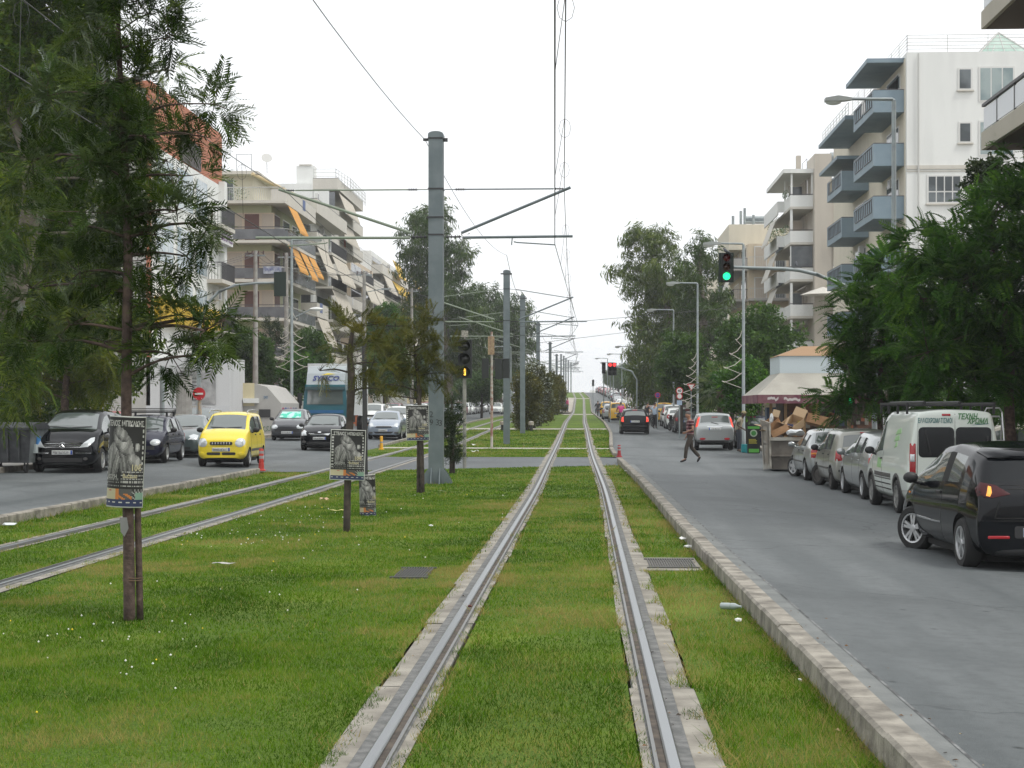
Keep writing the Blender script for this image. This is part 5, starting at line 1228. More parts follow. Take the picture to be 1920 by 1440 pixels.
# ============================================================ SIGNS
def disc(mb, c, r, dy, n=24): mb.lathe([(r,0),(r,.012),(.001,.012)], n, Matrix.Translation((c[0],dy,c[2])) @ Matrix.Rotation(PI/2,4,'X'))
M_SRED = mat('sign_red',(.55,.02,.03),.45); M_SWH = mat('sign_white',(.72,.72,.70),.5); M_SBL = mat('sign_blue',(.03,.06,.30),.5)
p = gp(374,58.5); t = thing('no_entry_sign','round red no entry sign on a stickered post','road sign',p)
mb = MB(); mb.tube([(0,.03,0),(0,.03,2.3)],.075,8); mb.build('post', MATS['stickered_post'], t); zc = 1.77+(767-738)/ppm(58.5)-p.z
mb = MB(); disc(mb,(0,0,zc),.235,-.06); mb.build('disc', M_SRED, t)
mb = MB(); mb.box(-.15,.15,-.085,-.073,zc-.035,zc+.035); [mb.lathe([(.016,0),(.001,.004)],8,Matrix.Translation((q,-.073,zc-.17)) @ Matrix.Rotation(PI/2,4,'X')) for q in (-.11,.10)]; mb.build('white_bar', M_SWH, t)
mb = MB()
for k,(z0,z1,m) in enumerate(((.75,.95,0),(1.0,1.2,1),(1.22,1.36,0))): mb.lathe([(.079,z0),(.079,z1)],10,Matrix.Translation((0,.03,0)),m)
mb.build('sticker', [mat('sticker_orange',(.6,.18,.05),.7), mat('sticker_pale',(.6,.5,.3),.7)], t)
p = gp(1274,88); t = thing('speed_sign','red ringed speed limit sign above a smaller plate, right kerb','road sign',p); zc = 1.77+(767-733)/ppm(88)-p.z
mb = MB(); mb.tube([(0,.03,0),(0,.03,zc+.2)],.04,8); mb.build('post', M_GALV, t)
mb = MB(); disc(mb,(0,0,zc),.20,-.02); disc(mb,(0,0,zc-.30),.17,-.02); mb.build('ring', M_SRED, t); mb = MB(); disc(mb,(0,0,zc),.15,-.034); disc(mb,(0,0,zc-.30),.125,-.034); mb.build('plate', M_SWH, t)
text('digits','40',.20,M_INS,Matrix.Translation((0,-.05,zc))@FACE,t,bold=.006); mb = MB(); mb.box(-.14,.14,-.02,.0,zc-.78,zc-.52); mb.build('small_plate', mat('pale_blue_plate',(.35,.45,.58),.5), t)
p = gp(1233,108); t = thing('no_parking_sign','blue and red no parking sign on the right kerb','road sign',p); zc = 1.77+(767-741)/ppm(108)-p.z
mb = MB(); mb.tube([(0,.03,0),(0,.03,zc)],.035,8); mb.build('post', M_GALV, t); mb = MB(); disc(mb,(0,0,zc),.19,-.02); mb.build('ring', M_SRED, t); mb = MB(); disc(mb,(0,0,zc),.145,-.034); mb.build('disc', M_SBL, t); mb = MB(); mb.box(-.145,.145,-.052,-.046,zc-.018,zc+.018,0,None); mb.build('slash', M_SRED, t)
# triangular warning sign half hidden by the festive lamp
p = gp(1296,92); t = thing('give_way_sign','white triangle sign with red edge by the festive lamp foot','road sign',p); zc = 1.77+(767-726)/ppm(92)-p.z
mb = MB(); mb.tube([(0,.03,0),(0,.03,zc)],.035,6); mb.build('post', M_GALV, t); mb = MB(); mb.prism([(-.24,.19),(.24,.19),(0,-.24)],0,.012,Matrix.Translation((0,-.02,zc))@FACE); mb.build('plate', M_SRED, t); mb = MB(); mb.prism([(-.155,.14),(.155,.14),(0,-.145)],0,.004,Matrix.Translation((0,-.034,zc))@FACE); mb.build('face', M_SWH, t)
# ============================================================ DRAIN GRATES
def grate(x0,x1,y0,y1,label):
    zz = hxy((x0+x1)/2,(y0+y1)/2); t = thing('drain_grate',label,'drain grate',((x0+x1)/2,(y0+y1)/2,zz)); a,b = (x1-x0)/2,(y1-y0)/2
    mb = MB(); mb.box(-a,a,-b,b,-.02,.008); mb.build('pit', M_GROOVE, t)
    mb = MB(); n = int(2*a/.028)
    for i in range(n): q = -a+.02+i*(2*a-.04)/(n-1); mb.box(q-.006,q+.006,-b,b,.008,.024)
    mb.build('bars', mat('cast_iron',(.09,.09,.085),.6,.3), t); mb = MB(); [mb.box(-a-.02,a+.02,s*b-.02,s*b+.02,.0,.026) for s in (-1,1)]; mb.build('frame', mat('cast_iron',(.09,.09,.085)), t)
grate(.70,1.24,17.75,18.75,'wide drain grate in the verge beside the right rail')
grate(-2.02,-1.66,16.6,17.6,'small grate sunk in the lawn left of the near track')
mb = MB(); mb.box(.55,1.28,17.5,19.0,.005,.012); mb.build('drain_surround', M_CONC)['kind'] = 'structure'
# ============================================================ BUILDINGS
def plaster(name, c, c2=None): return mat('plaster_'+name, c, .9, col2=c2 or tuple(q*.90 for q in c), scale=.9, bump=.15, bscale=30, detail=8, lo=.42, hi=.75)
PW = plaster('white',(.72,.73,.71)); PC = plaster('cream',(.60,.56,.46)); PG = plaster('pale_green',(.42,.44,.28)); PT = plaster('terracotta',(.42,.165,.10)); PB = plaster('beige',(.56,.47,.36))
PGR = plaster('grey',(.40,.39,.37)); PY = plaster('yellowish',(.62,.55,.36)); PSL = plaster('slab_white',(.56,.535,.48)); PRO = plaster('rough_beige',(.47,.43,.37)); PPK = plaster('pinkish',(.52,.41,.34))
BLUEB = mat('blue_grey_balcony',(.17,.235,.28),.6,col2=(.20,.265,.31),scale=1.); M_WIN = mat('window_glass',(.035,.045,.05),.06,spec=.6,col2=(.12,.14,.15),scale=.45,lo=.45,hi=.6)
M_FRAME = mat('white_window_frame',(.62,.62,.60),.5); M_SHUT = mat('brown_shutter',(.11,.045,.035),.6); M_SHUTB = mat('beige_shutter',(.44,.38,.31),.7); M_RAILB = mat('dark_railing',(.06,.06,.065),.5)
M_RAILW = mat('pale_railing',(.48,.48,.46),.5); M_GLP = mat('smoked_panel',(.10,.11,.12),.25,col2=(.15,.16,.17),scale=1.); M_FROST = mat('frosted_panel',(.60,.62,.65),.35); M_CEIL = mat('dim_ceiling',(.38,.35,.31),.9)
AW_O = mat('orange_awning',(.62,.30,.05),.85,col2=(.54,.26,.06),scale=2); AW_B = mat('beige_awning',(.52,.48,.40),.85,col2=(.46,.42,.36),scale=2); AW_P = mat('pink_awning',(.60,.36,.26),.85); AW_Y = mat('yellow_awning',(.66,.44,.06),.85); AW_W = mat('pale_awning',(.55,.53,.48),.85)
PLANT = leafmat('balcony_plant',(.02,.05,.012),(.04,.09,.02),(.07,.13,.03))
def obox(name, m, parent, *b):
    mb = MB(); mb.box(*b); return mb.build(name, m, parent)
def leafball(parent, c, r, n=220, s=.07, name='potted_plant'):
    P = RNG.normal(0,1,(n,3)); P /= np.linalg.norm(P,axis=1)[:,None]; P = P*(RNG.random((n,1))**.4)*np.array(r)+np.array(c)
    A = RNG.normal(0,1,(n,3)); A /= np.linalg.norm(A,axis=1)[:,None]; B = np.cross(A, RNG.normal(0,1,(n,3))); B /= np.linalg.norm(B,axis=1)[:,None]
    V = np.stack([P-A*s, P+B*s*.4, P+A*s, P-B*s*.4],1).reshape(-1,3)
    return link(name, npmesh(name, V, np.arange(4*n).reshape(n,4), PLANT, np.repeat(RNG.random(n),4)), parent)
ARG = random.Random(77); M_ACW = mat('ac_white',(.55,.55,.53),.5); M_LAUN = [mat('laundry_%d'%i,c,.9) for i,c in enumerate(((.6,.6,.6),(.12,.16,.3),(.4,.1,.08),(.45,.4,.3)))]
class Bld:
    """side=-1: left of the avenue, street face looks to +x; side=+1: right, looks to -x. o: outward unit in x"""
    def __init__(s, name, label, side, xw, ya, yb, depth, H, m, zb=-.3):
        s.o = -side; s.xw = xw; s.ya = ya; s.yb = yb; s.x0, s.x1 = sorted((xw, xw+side*depth)); s.H = H; s.side = side
        s.base = Vector(((s.x0+s.x1)/2, ya, hxy(xw, ya))); s.t = thing(name, label, 'building', s.base)
        s.bx = s.base.x; s.by = s.base.y; s.bz = s.base.z
        s.wall = s.box('wall', m, s.x0, s.x1, ya, yb, zb+s.bz, H)
    def L(s, x0,x1,y0,y1,z0,z1): return (x0-s.bx,x1-s.bx,y0-s.by,y1-s.by,z0-s.bz,z1-s.bz)
    def box(s, name, m, x0,x1,y0,y1,z0,z1, parent=None):
        a,b = sorted((x0,x1)); return obox(name, m, parent or s.t, *s.L(a,b,y0,y1,z0,z1))
    def balcony(s, z, y0, y1, out, kind='solid', m=PSL, th=.22, h=.95, x=None, front=True, panels=None, rail=M_RAILB):
        """z: slab underside; projecting from the street face"""
        xw = s.xw if x is None else x; xo = xw+s.o*out
        b = s.box('balcony', m, xw+s.o*.0, xo, y0, y1, z, z+th); mb = MB(); t = .07; zt = z+th
        q = ARG.random(); ym = y0+(y1-y0)*ARG.uniform(.2,.7)
        if q < .30: u = s.box('air_conditioner', M_ACW, xw+s.o*.06, xw+s.o*.34, ym, ym+.8, z+2.1, z+2.65); s.box('fan_grille', M_GLP, xw+s.o*.34, xw+s.o*.35, ym+.08, ym+.5, z+2.17, z+2.58, u)
        elif q < .55 and kind != 'solid' or .30 < q < .40: leafball(s.t,(xw+s.o*(abs(out)-.15)-s.bx,ym-s.by,zt+h-.02-s.bz),(.16,ARG.uniform(.3,1.0),.24),120,.07)
        elif q < .64: s.box('laundry', ARG.choice(M_LAUN), xo-s.o*.02, xo+s.o*.02, ym, ym+ARG.uniform(.6,1.6), zt+h-.75, zt+h+.08)
        def bx(xa,xb,ya,yb,za,zb): a,c = sorted((xa,xb)); mb.box(*s.L(a,c,ya,yb,za,zb))
        if kind == 'solid':
            bx(xo,xo-s.o*t,y0,y1,zt,zt+h); bx(xo-s.o*t,xw,y0,y0+t,zt,zt+h); bx(xo-s.o*t,xw,y1-t,y1,zt,zt+h); mm = panels or m
        elif kind == 'glass':
            bx(xo-s.o*.02,xo-s.o*.05,y0+.05,y1,zt+.06,zt+h-.1); bx(xo-s.o*.05,xw,y0+.02,y0+.05,zt+.06,zt+h-.1); mm = panels or M_GLP
        else:
            n = int((y1-y0)/.16)
            for k in range(n+1): q = y0+.02+(y1-y0-.04)*k/n; bx(xo-s.o*.02,xo-s.o*.05,q-.012,q+.012,zt,zt+h)
            n = max(2,int(abs(out)/.16))
            for k in range(n): q = xw+(xo-xw)*(k+.5)/n; bx(q-.012,q+.012,y0+.02,y0+.05,zt,zt+h)
            mm = rail
        r = mb.build('parapet' if kind == 'solid' else 'railing', mm, b)
        if kind != 'solid' or 1:
            mb2 = MB(); 
            def b2(xa,xb,ya,yb,za,zb): a,c = sorted((xa,xb)); mb2.box(*s.L(a,c,ya,yb,za,zb))
            e = .002
            b2(xo+s.o*e,xo-s.o*.06,y0-e,y1+e,zt+h+e,zt+h+.05); b2(xo-s.o*.06,xw,y0-e,y0+.05,zt+h+e,zt+h+.05); mb2.build('handrail', rail, b)
        return b
    def opening(s, z0, z1, y0, y1, m=M_WIN, frame=M_FRAME, x=None, mull=1):
        """door or window on the street face"""
        xw = s.xw if x is None else x
        f = s.box('window', frame, xw, xw+s.o*.04, y0-.07, y1+.07, z0-.05, z1+.07)
        n = mull; w = (y1-y0)/n
        for k in range(n): s.box('pane', m, xw+s.o*.04, xw+s.o*.052, y0+k*w+.03, y0+(k+1)*w-.03, z0+.03, z1-.03, f)
        return f
    def front_opening(s, x0, x1, z0, z1, m=M_WIN, frame=M_FRAME, mull=1, y=None, sill=False, trans=0):
        y = s.ya if y is None else y
        f = s.box('window', frame, x0-.07, x1+.07, y-.045, y, z0-.06, z1+.07); w = (x1-x0)/mull
        for k in range(mull):
            a,b = x0+k*w+.035, x0+(k+1)*w-.035
            if trans: s.box('pane', m, a, b, y-.058, y-.045, z0+.03, z0+trans-.04, f); s.box('pane', m, a, b, y-.058, y-.045, z0+trans+.04, z1-.03, f)
            else: s.box('pane', m, a, b, y-.058, y-.045, z0+.03, z1-.03, f)
        if sill: s.box('sill', PSL, x0-.14, x1+.14, y-.14, y-.002, z0-.14, z0-.062, f)
    def awning(s, zt, y0, y1, out, drop, reach, m, x=None):
        xw = s.xw if x is None else x; xa = xw+s.o*out; xb = xa+s.o*reach; mb = MB()
        n = max(2,int((y1-y0)/.9)); vs = []
        for k in range(n+1):
            q = y0+(y1-y0)*k/n
            for x_,z_ in ((xa,zt),(xb,zt-drop),(xb,zt-drop-.18),(xb-s.o*.02,zt-drop-.18),(xb-s.o*.02,zt-drop-.02),(xa-s.o*.02,zt-.02)): vs.append((x_-s.bx,q-s.by,z_-s.bz))
        mb.add(vs,[(k*6+i,k*6+(i+1)%6,(k+1)*6+(i+1)%6,(k+1)*6+i) for k in range(n) for i in range(6)]); mb.poly(vs[:6][::-1]); mb.poly(vs[-6:]); a = mb.build('awning', m, s.t)
        mb = MB(); 
        for q in (y0+.02,y1-.02): mb.tube([(xw-s.bx,q-s.by,zt-1.6-s.bz),(xb-s.bx,q-s.by,zt-drop-s.bz)],.018,5)
        mb.build('awning_arm', M_RAILW, a)
    def railing(s, pts, h, n_bars, m=M_RAILW, r=.022, step=1.2):
        """roof railing along world points"""
        mb = MB(); P = [Vector(p)-s.base for p in pts]
        for k in range(n_bars): mb.tube([p+Vector((0,0,h*(k+1)/n_bars)) for p in P], r, 5)
        for a,b in zip(P[:-1],P[1:]):
            n = max(1,int((b-a).length/step))
            for k in range(n+1): q = a.lerp(b,k/n); mb.tube([q,q+Vector((0,0,h))], r, 5)
        mb.build('roof_railing', m, s.t)
    def front_balcony(s, z, x0, x1, out, kind='solid', m=PSL, th=.22, h=.95, panels=None, rail=M_RAILB):
        y = s.ya; yo = y-out; b = s.box('balcony', m, x0, x1, yo, y, z, z+th); zt = z+th
        if kind == 'solid': mb = MB(); mb.box(*s.L(x0,x1,yo,yo+.07,zt,zt+h)); mb.build('parapet', panels or m, b)
        elif kind == 'glass': mb = MB(); mb.box(*s.L(x0,x1,yo+.02,yo+.05,zt+.06,zt+h-.12)); mb.build('panel', panels or M_GLP, b)
        else:
            mb = MB(); n = int((x1-x0)/.16); [mb.box(*s.L(x0+(x1-x0)*k/n-.014,x0+(x1-x0)*k/n+.014,yo+.02,yo+.05,zt,zt+h)) for k in range(n+1)]; mb.build('railing', rail, b)
        s.box('handrail', rail, x0, x1, yo-.003, yo+.06, zt+h+.003, zt+h+.06, b)
        return b
# ---------------------------------------------------------------- left: terracotta block
b = Bld('apartment_building','terracotta block with deep roof fascia, rising behind the near left tree',-1,-22.0,80,96,14,18.4,PT)
b.box('facade_panel', PW, -22.0, -21.94, 80.2, 95.4, 3.2, 15.2); b.box('side_wall', PGR, -36,-22.2,79.94,80,0,18.0); b.opening(12.6,14.8,80.8,84.2,mat('blue_glazing',(.20,.28,.33),.08,col2=(.45,.50,.52),scale=.8),mull=3,x=-21.94); b.opening(9.4,11.6,80.8,84.2,MATS['blue_glazing'],mull=3,x=-21.94)
b.box('recess_shade_panel', mat('recess_shade',(.09,.08,.08),.9), -21.94,-21.93, 86, 90.5, 15.3, 16.7); b.box('corner_column', PW, -21.95,-21.6,94.9,95.6,3.2,15.4)  # flat dark sheet: shade of the recess put into its colour
for z in (12.6,9.4,6.4):
    b.opening(z,z+2.2,85,88.4,mat('blue_glazing',(.20,.28,.33),.08,col2=(.45,.50,.52),scale=.8),mull=3,x=-21.94); b.opening(z,z+2.2,89.2,91.8,MATS['blue_glazing'],mull=2,x=-21.94)
    b.balcony(z-.3,91.9,95.3,.9,'rail',x=-21.94)
bl = b.box('sign_board', mat('white_board',(.6,.6,.6)), -21.94,-21.3,92.6,95.9,11.55,12.25)
text('lettering','ΔΙΕΘΝΕΣ',.62,mat('purple_letters',(.12,.03,.16)),Matrix.Translation((-21.285-b.bx,94.25-b.by,11.9-b.bz))@Matrix(((0,0,1,0),(1,0,0,0),(0,1,0,0),(0,0,0,1))),bl,width=3.0,bold=.01)
s2 = b.box('shop_sign', mat('shop_yellow',(.52,.34,.015),.6), -21.94,-21.5,80.5,96.3,6.2,7.5)
for tx,yy,w in (('ΚΟΣ',94.2,2.6),('ΟΠΤΙ',90.6,3.0)): text('lettering',tx,1.0,M_INS,Matrix.Translation((-21.488-b.bx,yy-b.by,6.85-b.bz))@Matrix(((0,0,1,0),(1,0,0,0),(0,1,0,0),(0,0,0,1))),s2,width=w,bold=.015)
[b.front_opening(q,q+2.4,z,z+1.9,y=79.94) for q in (-33,-28) for z in (7,10,13)]
# low white building with the wall poster, in front of it
b = Bld('shop_building','low white plastered building with grey wall poster behind the parked cars',-1,-17.95,80,83.6,8,4.35,plaster('dull_white',(.52,.525,.53)))
b.box('plinth', plaster('light_grey',(.50,.51,.52)), -25.95,-17.93,79.96,80,.0,1.95); wp_ = b.box('wall_poster', mat('poster_grey',(.36,.36,.36),.8,col2=(.22,.22,.22),scale=2.2), -20.6,-18.65,79.95,79.985,2.0,3.9)
mb = MB(); rg = random.Random(2)
for k in range(9): z = 2.2+k*.18; mb.box(*b.L(-20.45,-20.45+rg.uniform(.5,.95),79.93,79.95,z,z+.07))
mb.build('print_lines', mat('print_dark',(.10,.10,.10)), wp_)
# graffiti shed
t = thing('graffiti_shed','grey concrete shed with sloping top, wall box and green scribbles','shed',(-17.0,82,hxy(-17,82)))
mb = MB(); M = Matrix(((1,0,0,0),(0,0,1,0),(0,1,0,0),(0,0,0,1)))
mb.prism([(-.95,0),(1.05,0),(1.05,1.75),(.3,2.6),(-.25,2.75),(-.95,2.75)],1.2,6.5,M); mb.build('wall', PGR, t)
mb = MB(); mb.box(-.95,-.35,1.17,1.2,1.6,2.8); mb.build('yellowed_panel', PY, t); mb = MB(); mb.box(-.9,-.1,.95,1.195,1.75,2.0); mb.build('air_conditioner', PW, t)
mb = MB(); mb.box(-.1,.50,1.15,1.195,1.0,1.42); mb.build('meter_box', M_INS, t)
def scribble(parent, pts, r, m, name='graffiti'): mb = MB(); mb.tube(pts, r, 5); mb.build(name, m, parent)
for k in range(4):
    c0 = -.05+k*.19; scribble(t,[(c0+.08*math.cos(a)+.02*a, 1.192, .38+.12*math.sin(a)+.02*k) for a in np.linspace(.5,5.6,12)],.014,mat('graffiti_green',(.01,.10,.03),.7))
scribble(t,[(.25+.1*math.cos(a), 1.192, 2.05+.07*math.sin(2*a)) for a in np.linspace(0,6.2,14)],.010,mat('graffiti_blue',(.08,.2,.35),.7))
for k,c in enumerate(((.25,.05,.10),(.05,.08,.25),(.22,.22,.30),(.30,.06,.12),(.08,.10,.22),(.04,.05,.12))):
    for zz in (.45,1.15): scribble(t,[(1.062,1.7+k*.75+.3*math.cos(a),zz+.32*math.sin(a)) for a in np.linspace(0,6.3,14)],.06,mat('graffiti_mix_%d'%k,c,.8))
o = MB(); o.box(-19.5,-14.6,112,112.3,-.2,1.35); o.box(-19.55,-14.55,111.95,112.35,1.35,1.45); q = o.build('orange_wall', plaster('orange_red',(.42,.13,.06))); tag(q,'low orange plastered garden wall beside the teal lorry','wall')
# ---------------------------------------------------------------- left: green washed block with orange awnings
b = Bld('apartment_building','balcony block with pale green side wall and orange awnings, nearest on left',-1,-24.0,121.3,134,11,17.4,PG)
xo = -22.7
for i,z in enumerate((17.35,14.35,11.4,8.45,5.5,2.6)):
    kd = 'rail' if i == 0 else 'glass'
    b.front_balcony(z,-35,xo,1.3,kd,rail=M_RAILW if i == 0 else M_RAILB); b.balcony(z,121.3,133.8,1.3,kd if i else 'solid',rail=M_RAILW)
    if i:
        for (u0,u1,mm) in ((458,487,M_SHUT),(490,513,M_SHUTB),(424,455,M_SHUTB),(412,421,M_SHUT)):
            b.front_opening(gx(u0,121.3),gx(u1,121.3),z+.24,z+2.35,mm,frame=PB)
        for y0,y1 in ((122.2,124.6),(126,128.6),(130,132.6)): b.opening(z+.24,z+2.4,y0,y1,M_WIN if y0 > 125 else M_SHUT)
        if i in (1,2): b.awning(z+2.95,121.4,125.2,1.3,1.9,.9,AW_O)
        if i == 2: b.awning(z+2.95,126.2,129.2,1.3,2.1,1.0,AW_O); b.awning(z+2.95,130,133.2,1.3,1.6,.8,AW_O)
        if i == 1: leafball(b.t,(-22.9-b.bx,126.5-b.by,z+1.4-b.bz),(.4,.5,.5))
        if i == 2: leafball(b.t,(-22.8-b.bx,129.8-b.by,z+1.3-b.bz),(.4,.6,.6))
b.box('penthouse', PC, -35,-26.0,124,134,17.6,20.0); b.box('roof_slab', PSL,-35.2,-25.4,123,134.2,20.0,20.25); b.front_opening(-33,-30.5,17.8,19.7,M_SHUTB,y=124); b.front_opening(-29.6,-27.5,17.8,19.7,M_WIN,y=124)
mb = MB(); mb.tube([Vector((-25.8,122.9,20.0))-b.base,Vector((-22.9,127,18.75))-b.base],.13,8); mb.build('rolled_awning', mat('cream_canvas',(.58,.47,.28),.85), b.t)
leafball(b.t,(-26.4-b.bx,120.8-b.by,18.2-b.bz),(.9,.3,.6),260); 
mb = MB(); M = Matrix.Translation(Vector((-24.9,124,21.3))-b.base)@Matrix.Rotation(R(60),4,'X')@Matrix.Rotation(R(15),4,'Y'); mb.lathe([(.42,.16),(.32,.08),(.15,.02),(.001,0),(.001,-.02),(.15,0),(.34,.06)],18,M); mb.tube([Vector((-24.9,124.2,20.2))-b.base,Vector((-24.9,124.1,21.2))-b.base],.03,6); mb.build('satellite_dish', mat('dish_grey',(.5,.5,.48),.6), b.t, smooth=True)
b.railing([(-27.5,125,20.25),(-26.3,125,20.25)],1.6,1,m=M_RAILB,r=.02)
# banner on the second balcony
bn = b.box('balcony_banner', mat('banner_grey',(.42,.44,.48),.7,col2=(.2,.22,.3),scale=3), gx(494,120),gx(528,120),119.93,119.965,12.0,12.55); text('lettering','ΕΝΟΙΚΙΑΖΕΤΑΙ',.3,mat('navy_lettering',(.02,.04,.20)),Matrix.Translation((gx(511,120)-b.bx,119.925-b.by,12.33-b.bz))@FACE,bn,width=1.1)
# ---------------------------------------------------------------- left: white block with beige awnings
b = Bld('apartment_building','white balcony block with beige awnings next beyond the green washed block',-1,-24.2,134.3,152,10,18.6,PW)
for i,z in enumerate((15.6,12.6,9.6,6.6,3.6)):
    for y0,y1 in ((134.4,140.5),(142.5,151.5)):
        b.balcony(z,y0,y1,1.5,'rail' if y0 > 140 else 'solid'); b.opening(z+.25,z+2.4,y0+.6,y1-.8,M_WIN,mull=3)
        if i != 0 and (i+int(y0)) % 3 != 1: b.awning(z+2.9,y0+.2,y1-.2,1.5,2.2,.9,AW_B)
b.balcony(18.4,134.4,151.5,1.5,'solid'); b.box('penthouse', PW,-34,-26.2,137,152,18.6,21.0)
# ---------------------------------------------------------------- left: tall white block with chimney
b = Bld('apartment_building','tall white block with blank side wall, chimney and railed roof terrace',-1,-28.3,165,184,11,25.2,PW)
b.box('chimney', PW, -30.2,-27.9+.0-.4,166,167.4,25.2,27.2); b.box('chimney_cap', PSL, -29.9,-28.6,165.9,167.5,27.2,27.34)
b.railing([(-28.2,165.1,25.2),(-25.9,165.1,25.2),(-25.4,172,25.2),(-25.4,184,25.2)],1.5,4,r=.03)
for i,z in enumerate((24.6,21.6,18.7,15.8,12.9,10,7.1,4.2)):
    b.balcony(z,165.05,184,2.6,'solid' if i else 'solid',h=.9)
    if i:
        b.opening(z+.25,z+2.3,166,171,M_WIN,mull=3); b.opening(z+.25,z+2.3,173,178,M_WIN,mull=3)
        if i in (1,2): b.awning(z+2.7,166,176,2.6,2.0,.8,AW_B)
        if i == 1: bx = b.box('glazed_corner', M_GLP, -28.25,-26.0,165.12,165.2,z+.3,z+2.7)
        if i in (3,4): leafball(b.t,(-25.9-b.bx,168-b.by,z+1.2-b.bz),(.3,1.4,.5),300,.12)
        b.box('end_wall', PPK if i > 2 else PW, -28.25,-26.6,165.06,165.12,z+.24,z+2.9)
# ---------------------------------------------------------------- left: farther blocks
def far_block(label, side, xw, ya, yb, H, m, aw, zs, out=1.5, depth=12, kind='solid', seed=0, slabm=PSL):
    rg = random.Random(seed); b = Bld('apartment_building',label,side,xw,ya,yb,depth,H,m); n = max(1,int((yb-ya)/9)); w = (yb-ya)/n
    for z in zs:
        for k in range(n):
            y0 = ya+k*w+.05; y1 = ya+(k+1)*w-.4; b.balcony(z,y0,y1,out,rg.choice([kind,kind,'rail']),m=slabm); b.opening(z+.25,z+2.35,y0+.6,y1-.6,M_WIN,mull=3)
            if aw and rg.random() < .5: b.awning(z+2.8,y0+.2,y1-.3,out,rg.uniform(1.5,2.3),.9,rg.choice(aw))
    b.box('parapet', m, b.x0,b.x1,ya,yb,H+.002,H+.5) if False else None
    nx = 3; 
    for z in zs:
        for k in range(nx): q = b.x0+(b.x1-b.x0)*(k+.5)/nx; b.front_opening(q-.6,q+.6,z+.9,z+2.2,M_WIN,sill=True)
    b.box('roof_hut', m, b.x0+2,b.x1-3,ya+2,ya+6,H,H+2.2)
    return b
b = far_block('block with pink and yellow awnings behind the concrete lamp pole',-1,-27.5,186,206,19.5,PB,[AW_P,AW_O,AW_B,AW_B],(16.6,13.7,10.8,7.9,5.0),seed=6)
b.railing([(-29,186.5,19.5),(-26.4,186.5,19.5),(-26.4,205,19.5)],1.2,3)
far_block('white set back block beside the eucalyptus on the left',-1,-28,208,250,22.5,PW,[AW_Y,AW_B,AW_P,AW_B],(19.5,16.6,13.7,10.8,7.9,5.0),seed=9)
far_block('far yellowish block left of the eucalyptus',-1,-26.5,262,300,21,PY,[AW_B],(18,15,12,9,6),seed=3)
far_block('distant pale block behind the left trees',-1,-27,330,400,20,PW,[AW_B],(16.5,13.5,10.5,7.5),seed=5)
# ---------------------------------------------------------------- right: white block with blue balconies
b = Bld('apartment_building','big white block with blue grey balconies on the right',1,18.45,93,120,12,22.3,PW)
b.box('cream_facade', PC, 18.40,18.45,93.3,119.8,3,22.0)
def bb(z, y0, y1, openr=False):
    s = b.balcony(z,y0,y1,1.75,'solid',m=BLUEB,th=.28,h=1.0,x=18.40)
    mb = MB(); xo = 18.40-1.75
    for k in range(2):
        a = y0+.5+k*(y1-y0-.6)/2; c = a+(y1-y0-1.2)/2-.3
        for q in np.linspace(a,c,5): mb.tube([Vector((xo-.02,q,z+.45))-b.base,Vector((xo-.02,q+.12,z+1.15))-b.base],.028,5)
        for zz in (z+.42,z+1.17): mb.tube([Vector((xo-.02,a,zz))-b.base,Vector((xo-.02,c,zz))-b.base],.03,5)
    mb.build('railing_inset', M_RAILB, s); return s
for z in (18.95,15.85,12.8,9.75,6.7,3.7):
    bb(z,93.5,100.4); b.opening(z+.3,z+2.5,95,98.6,M_WIN,mull=3,x=18.40)
for z in (16.0,12.95,9.9,6.8,3.7): bb(z,105,111.3); b.opening(z+.3,z+2.5,106,110,M_WIN,mull=3,x=18.40)
for z in (16.0,12.9,9.8): b.opening(z+1.2,z+2.2,101.6,102.4,x=18.40); b.opening(z+1.2,z+2.2,103.3,104.1,x=18.40)
b.opening(19.4,21.3,94.6,99,M_WIN,mull=4,x=18.40)
b.box('roof_canopy', BLUEB,16.3,18.9,93.6,101.2,21.85,22.1); b.box('roof_canopy', BLUEB,16.3,18.44,101.5,113,20.0,20.25); b.box('roof_canopy', BLUEB,16.5,18.44,106,114,18.2,18.42)
b.railing([(18.5,112,22.3),(18.5,93.1,22.3),(30,93.1,22.3)],1.0,5,r=.02,step=2.2); b.railing([(16.6,113,20.25),(16.6,102,20.25)],.9,4,r=.02)
X = lambda u: gx(u,93); Z = lambda v: 1.77+(767-v)*93/3000
b.front_opening(X(1798),X(1821),Z(174),Z(137),sill=True,trans=0); b.front_opening(X(1799),X(1820),Z(272),Z(237),sill=True); b.front_opening(X(1740),X(1801),Z(384),Z(335),mull=4,trans=.62,sill=True)
b.front_opening(X(1837),X(1900),Z(196),Z(135),mull=3,m=mat('pale_glazing',(.16,.22,.23),.08,col2=(.3,.36,.36),scale=.6)); b.front_opening(X(1837),X(1900),Z(296),Z(235),mull=3,m=MATS['pale_glazing'])
b.box('string_course', PSL, 18.43,30.4,92.93,93.0,Z(322),Z(315))
b.box('string_course', PSL, 18.43,30.4,92.96,93.0,Z(326.5),Z(325))
mb = MB(); mb.tube([Vector((19.1,92.88,22.2))-b.base,Vector((19.1,92.88,3))-b.base],.05,6); mb.build('downpipe', M_RAILW, b.t); mb = MB(); mb.tube([Vector((18.6,92.95,12.6))-b.base,Vector((22,92.93,12.45))-b.base,Vector((26,92.95,12.6))-b.base],.015,4); mb.build('cable', M_WIRE, b.t)
mb = MB(); c = Vector((gx(1872,97),97,22.3))-b.base; a = Vector((0,0,2.0))+c; q = [c+Vector((sx_*1.9,sy_*1.9,.02)) for sx_,sy_ in ((-1,-1),(1,-1),(1,1),(-1,1))]
for i in range(4): mb.poly([q[i],q[(i+1)%4],a])
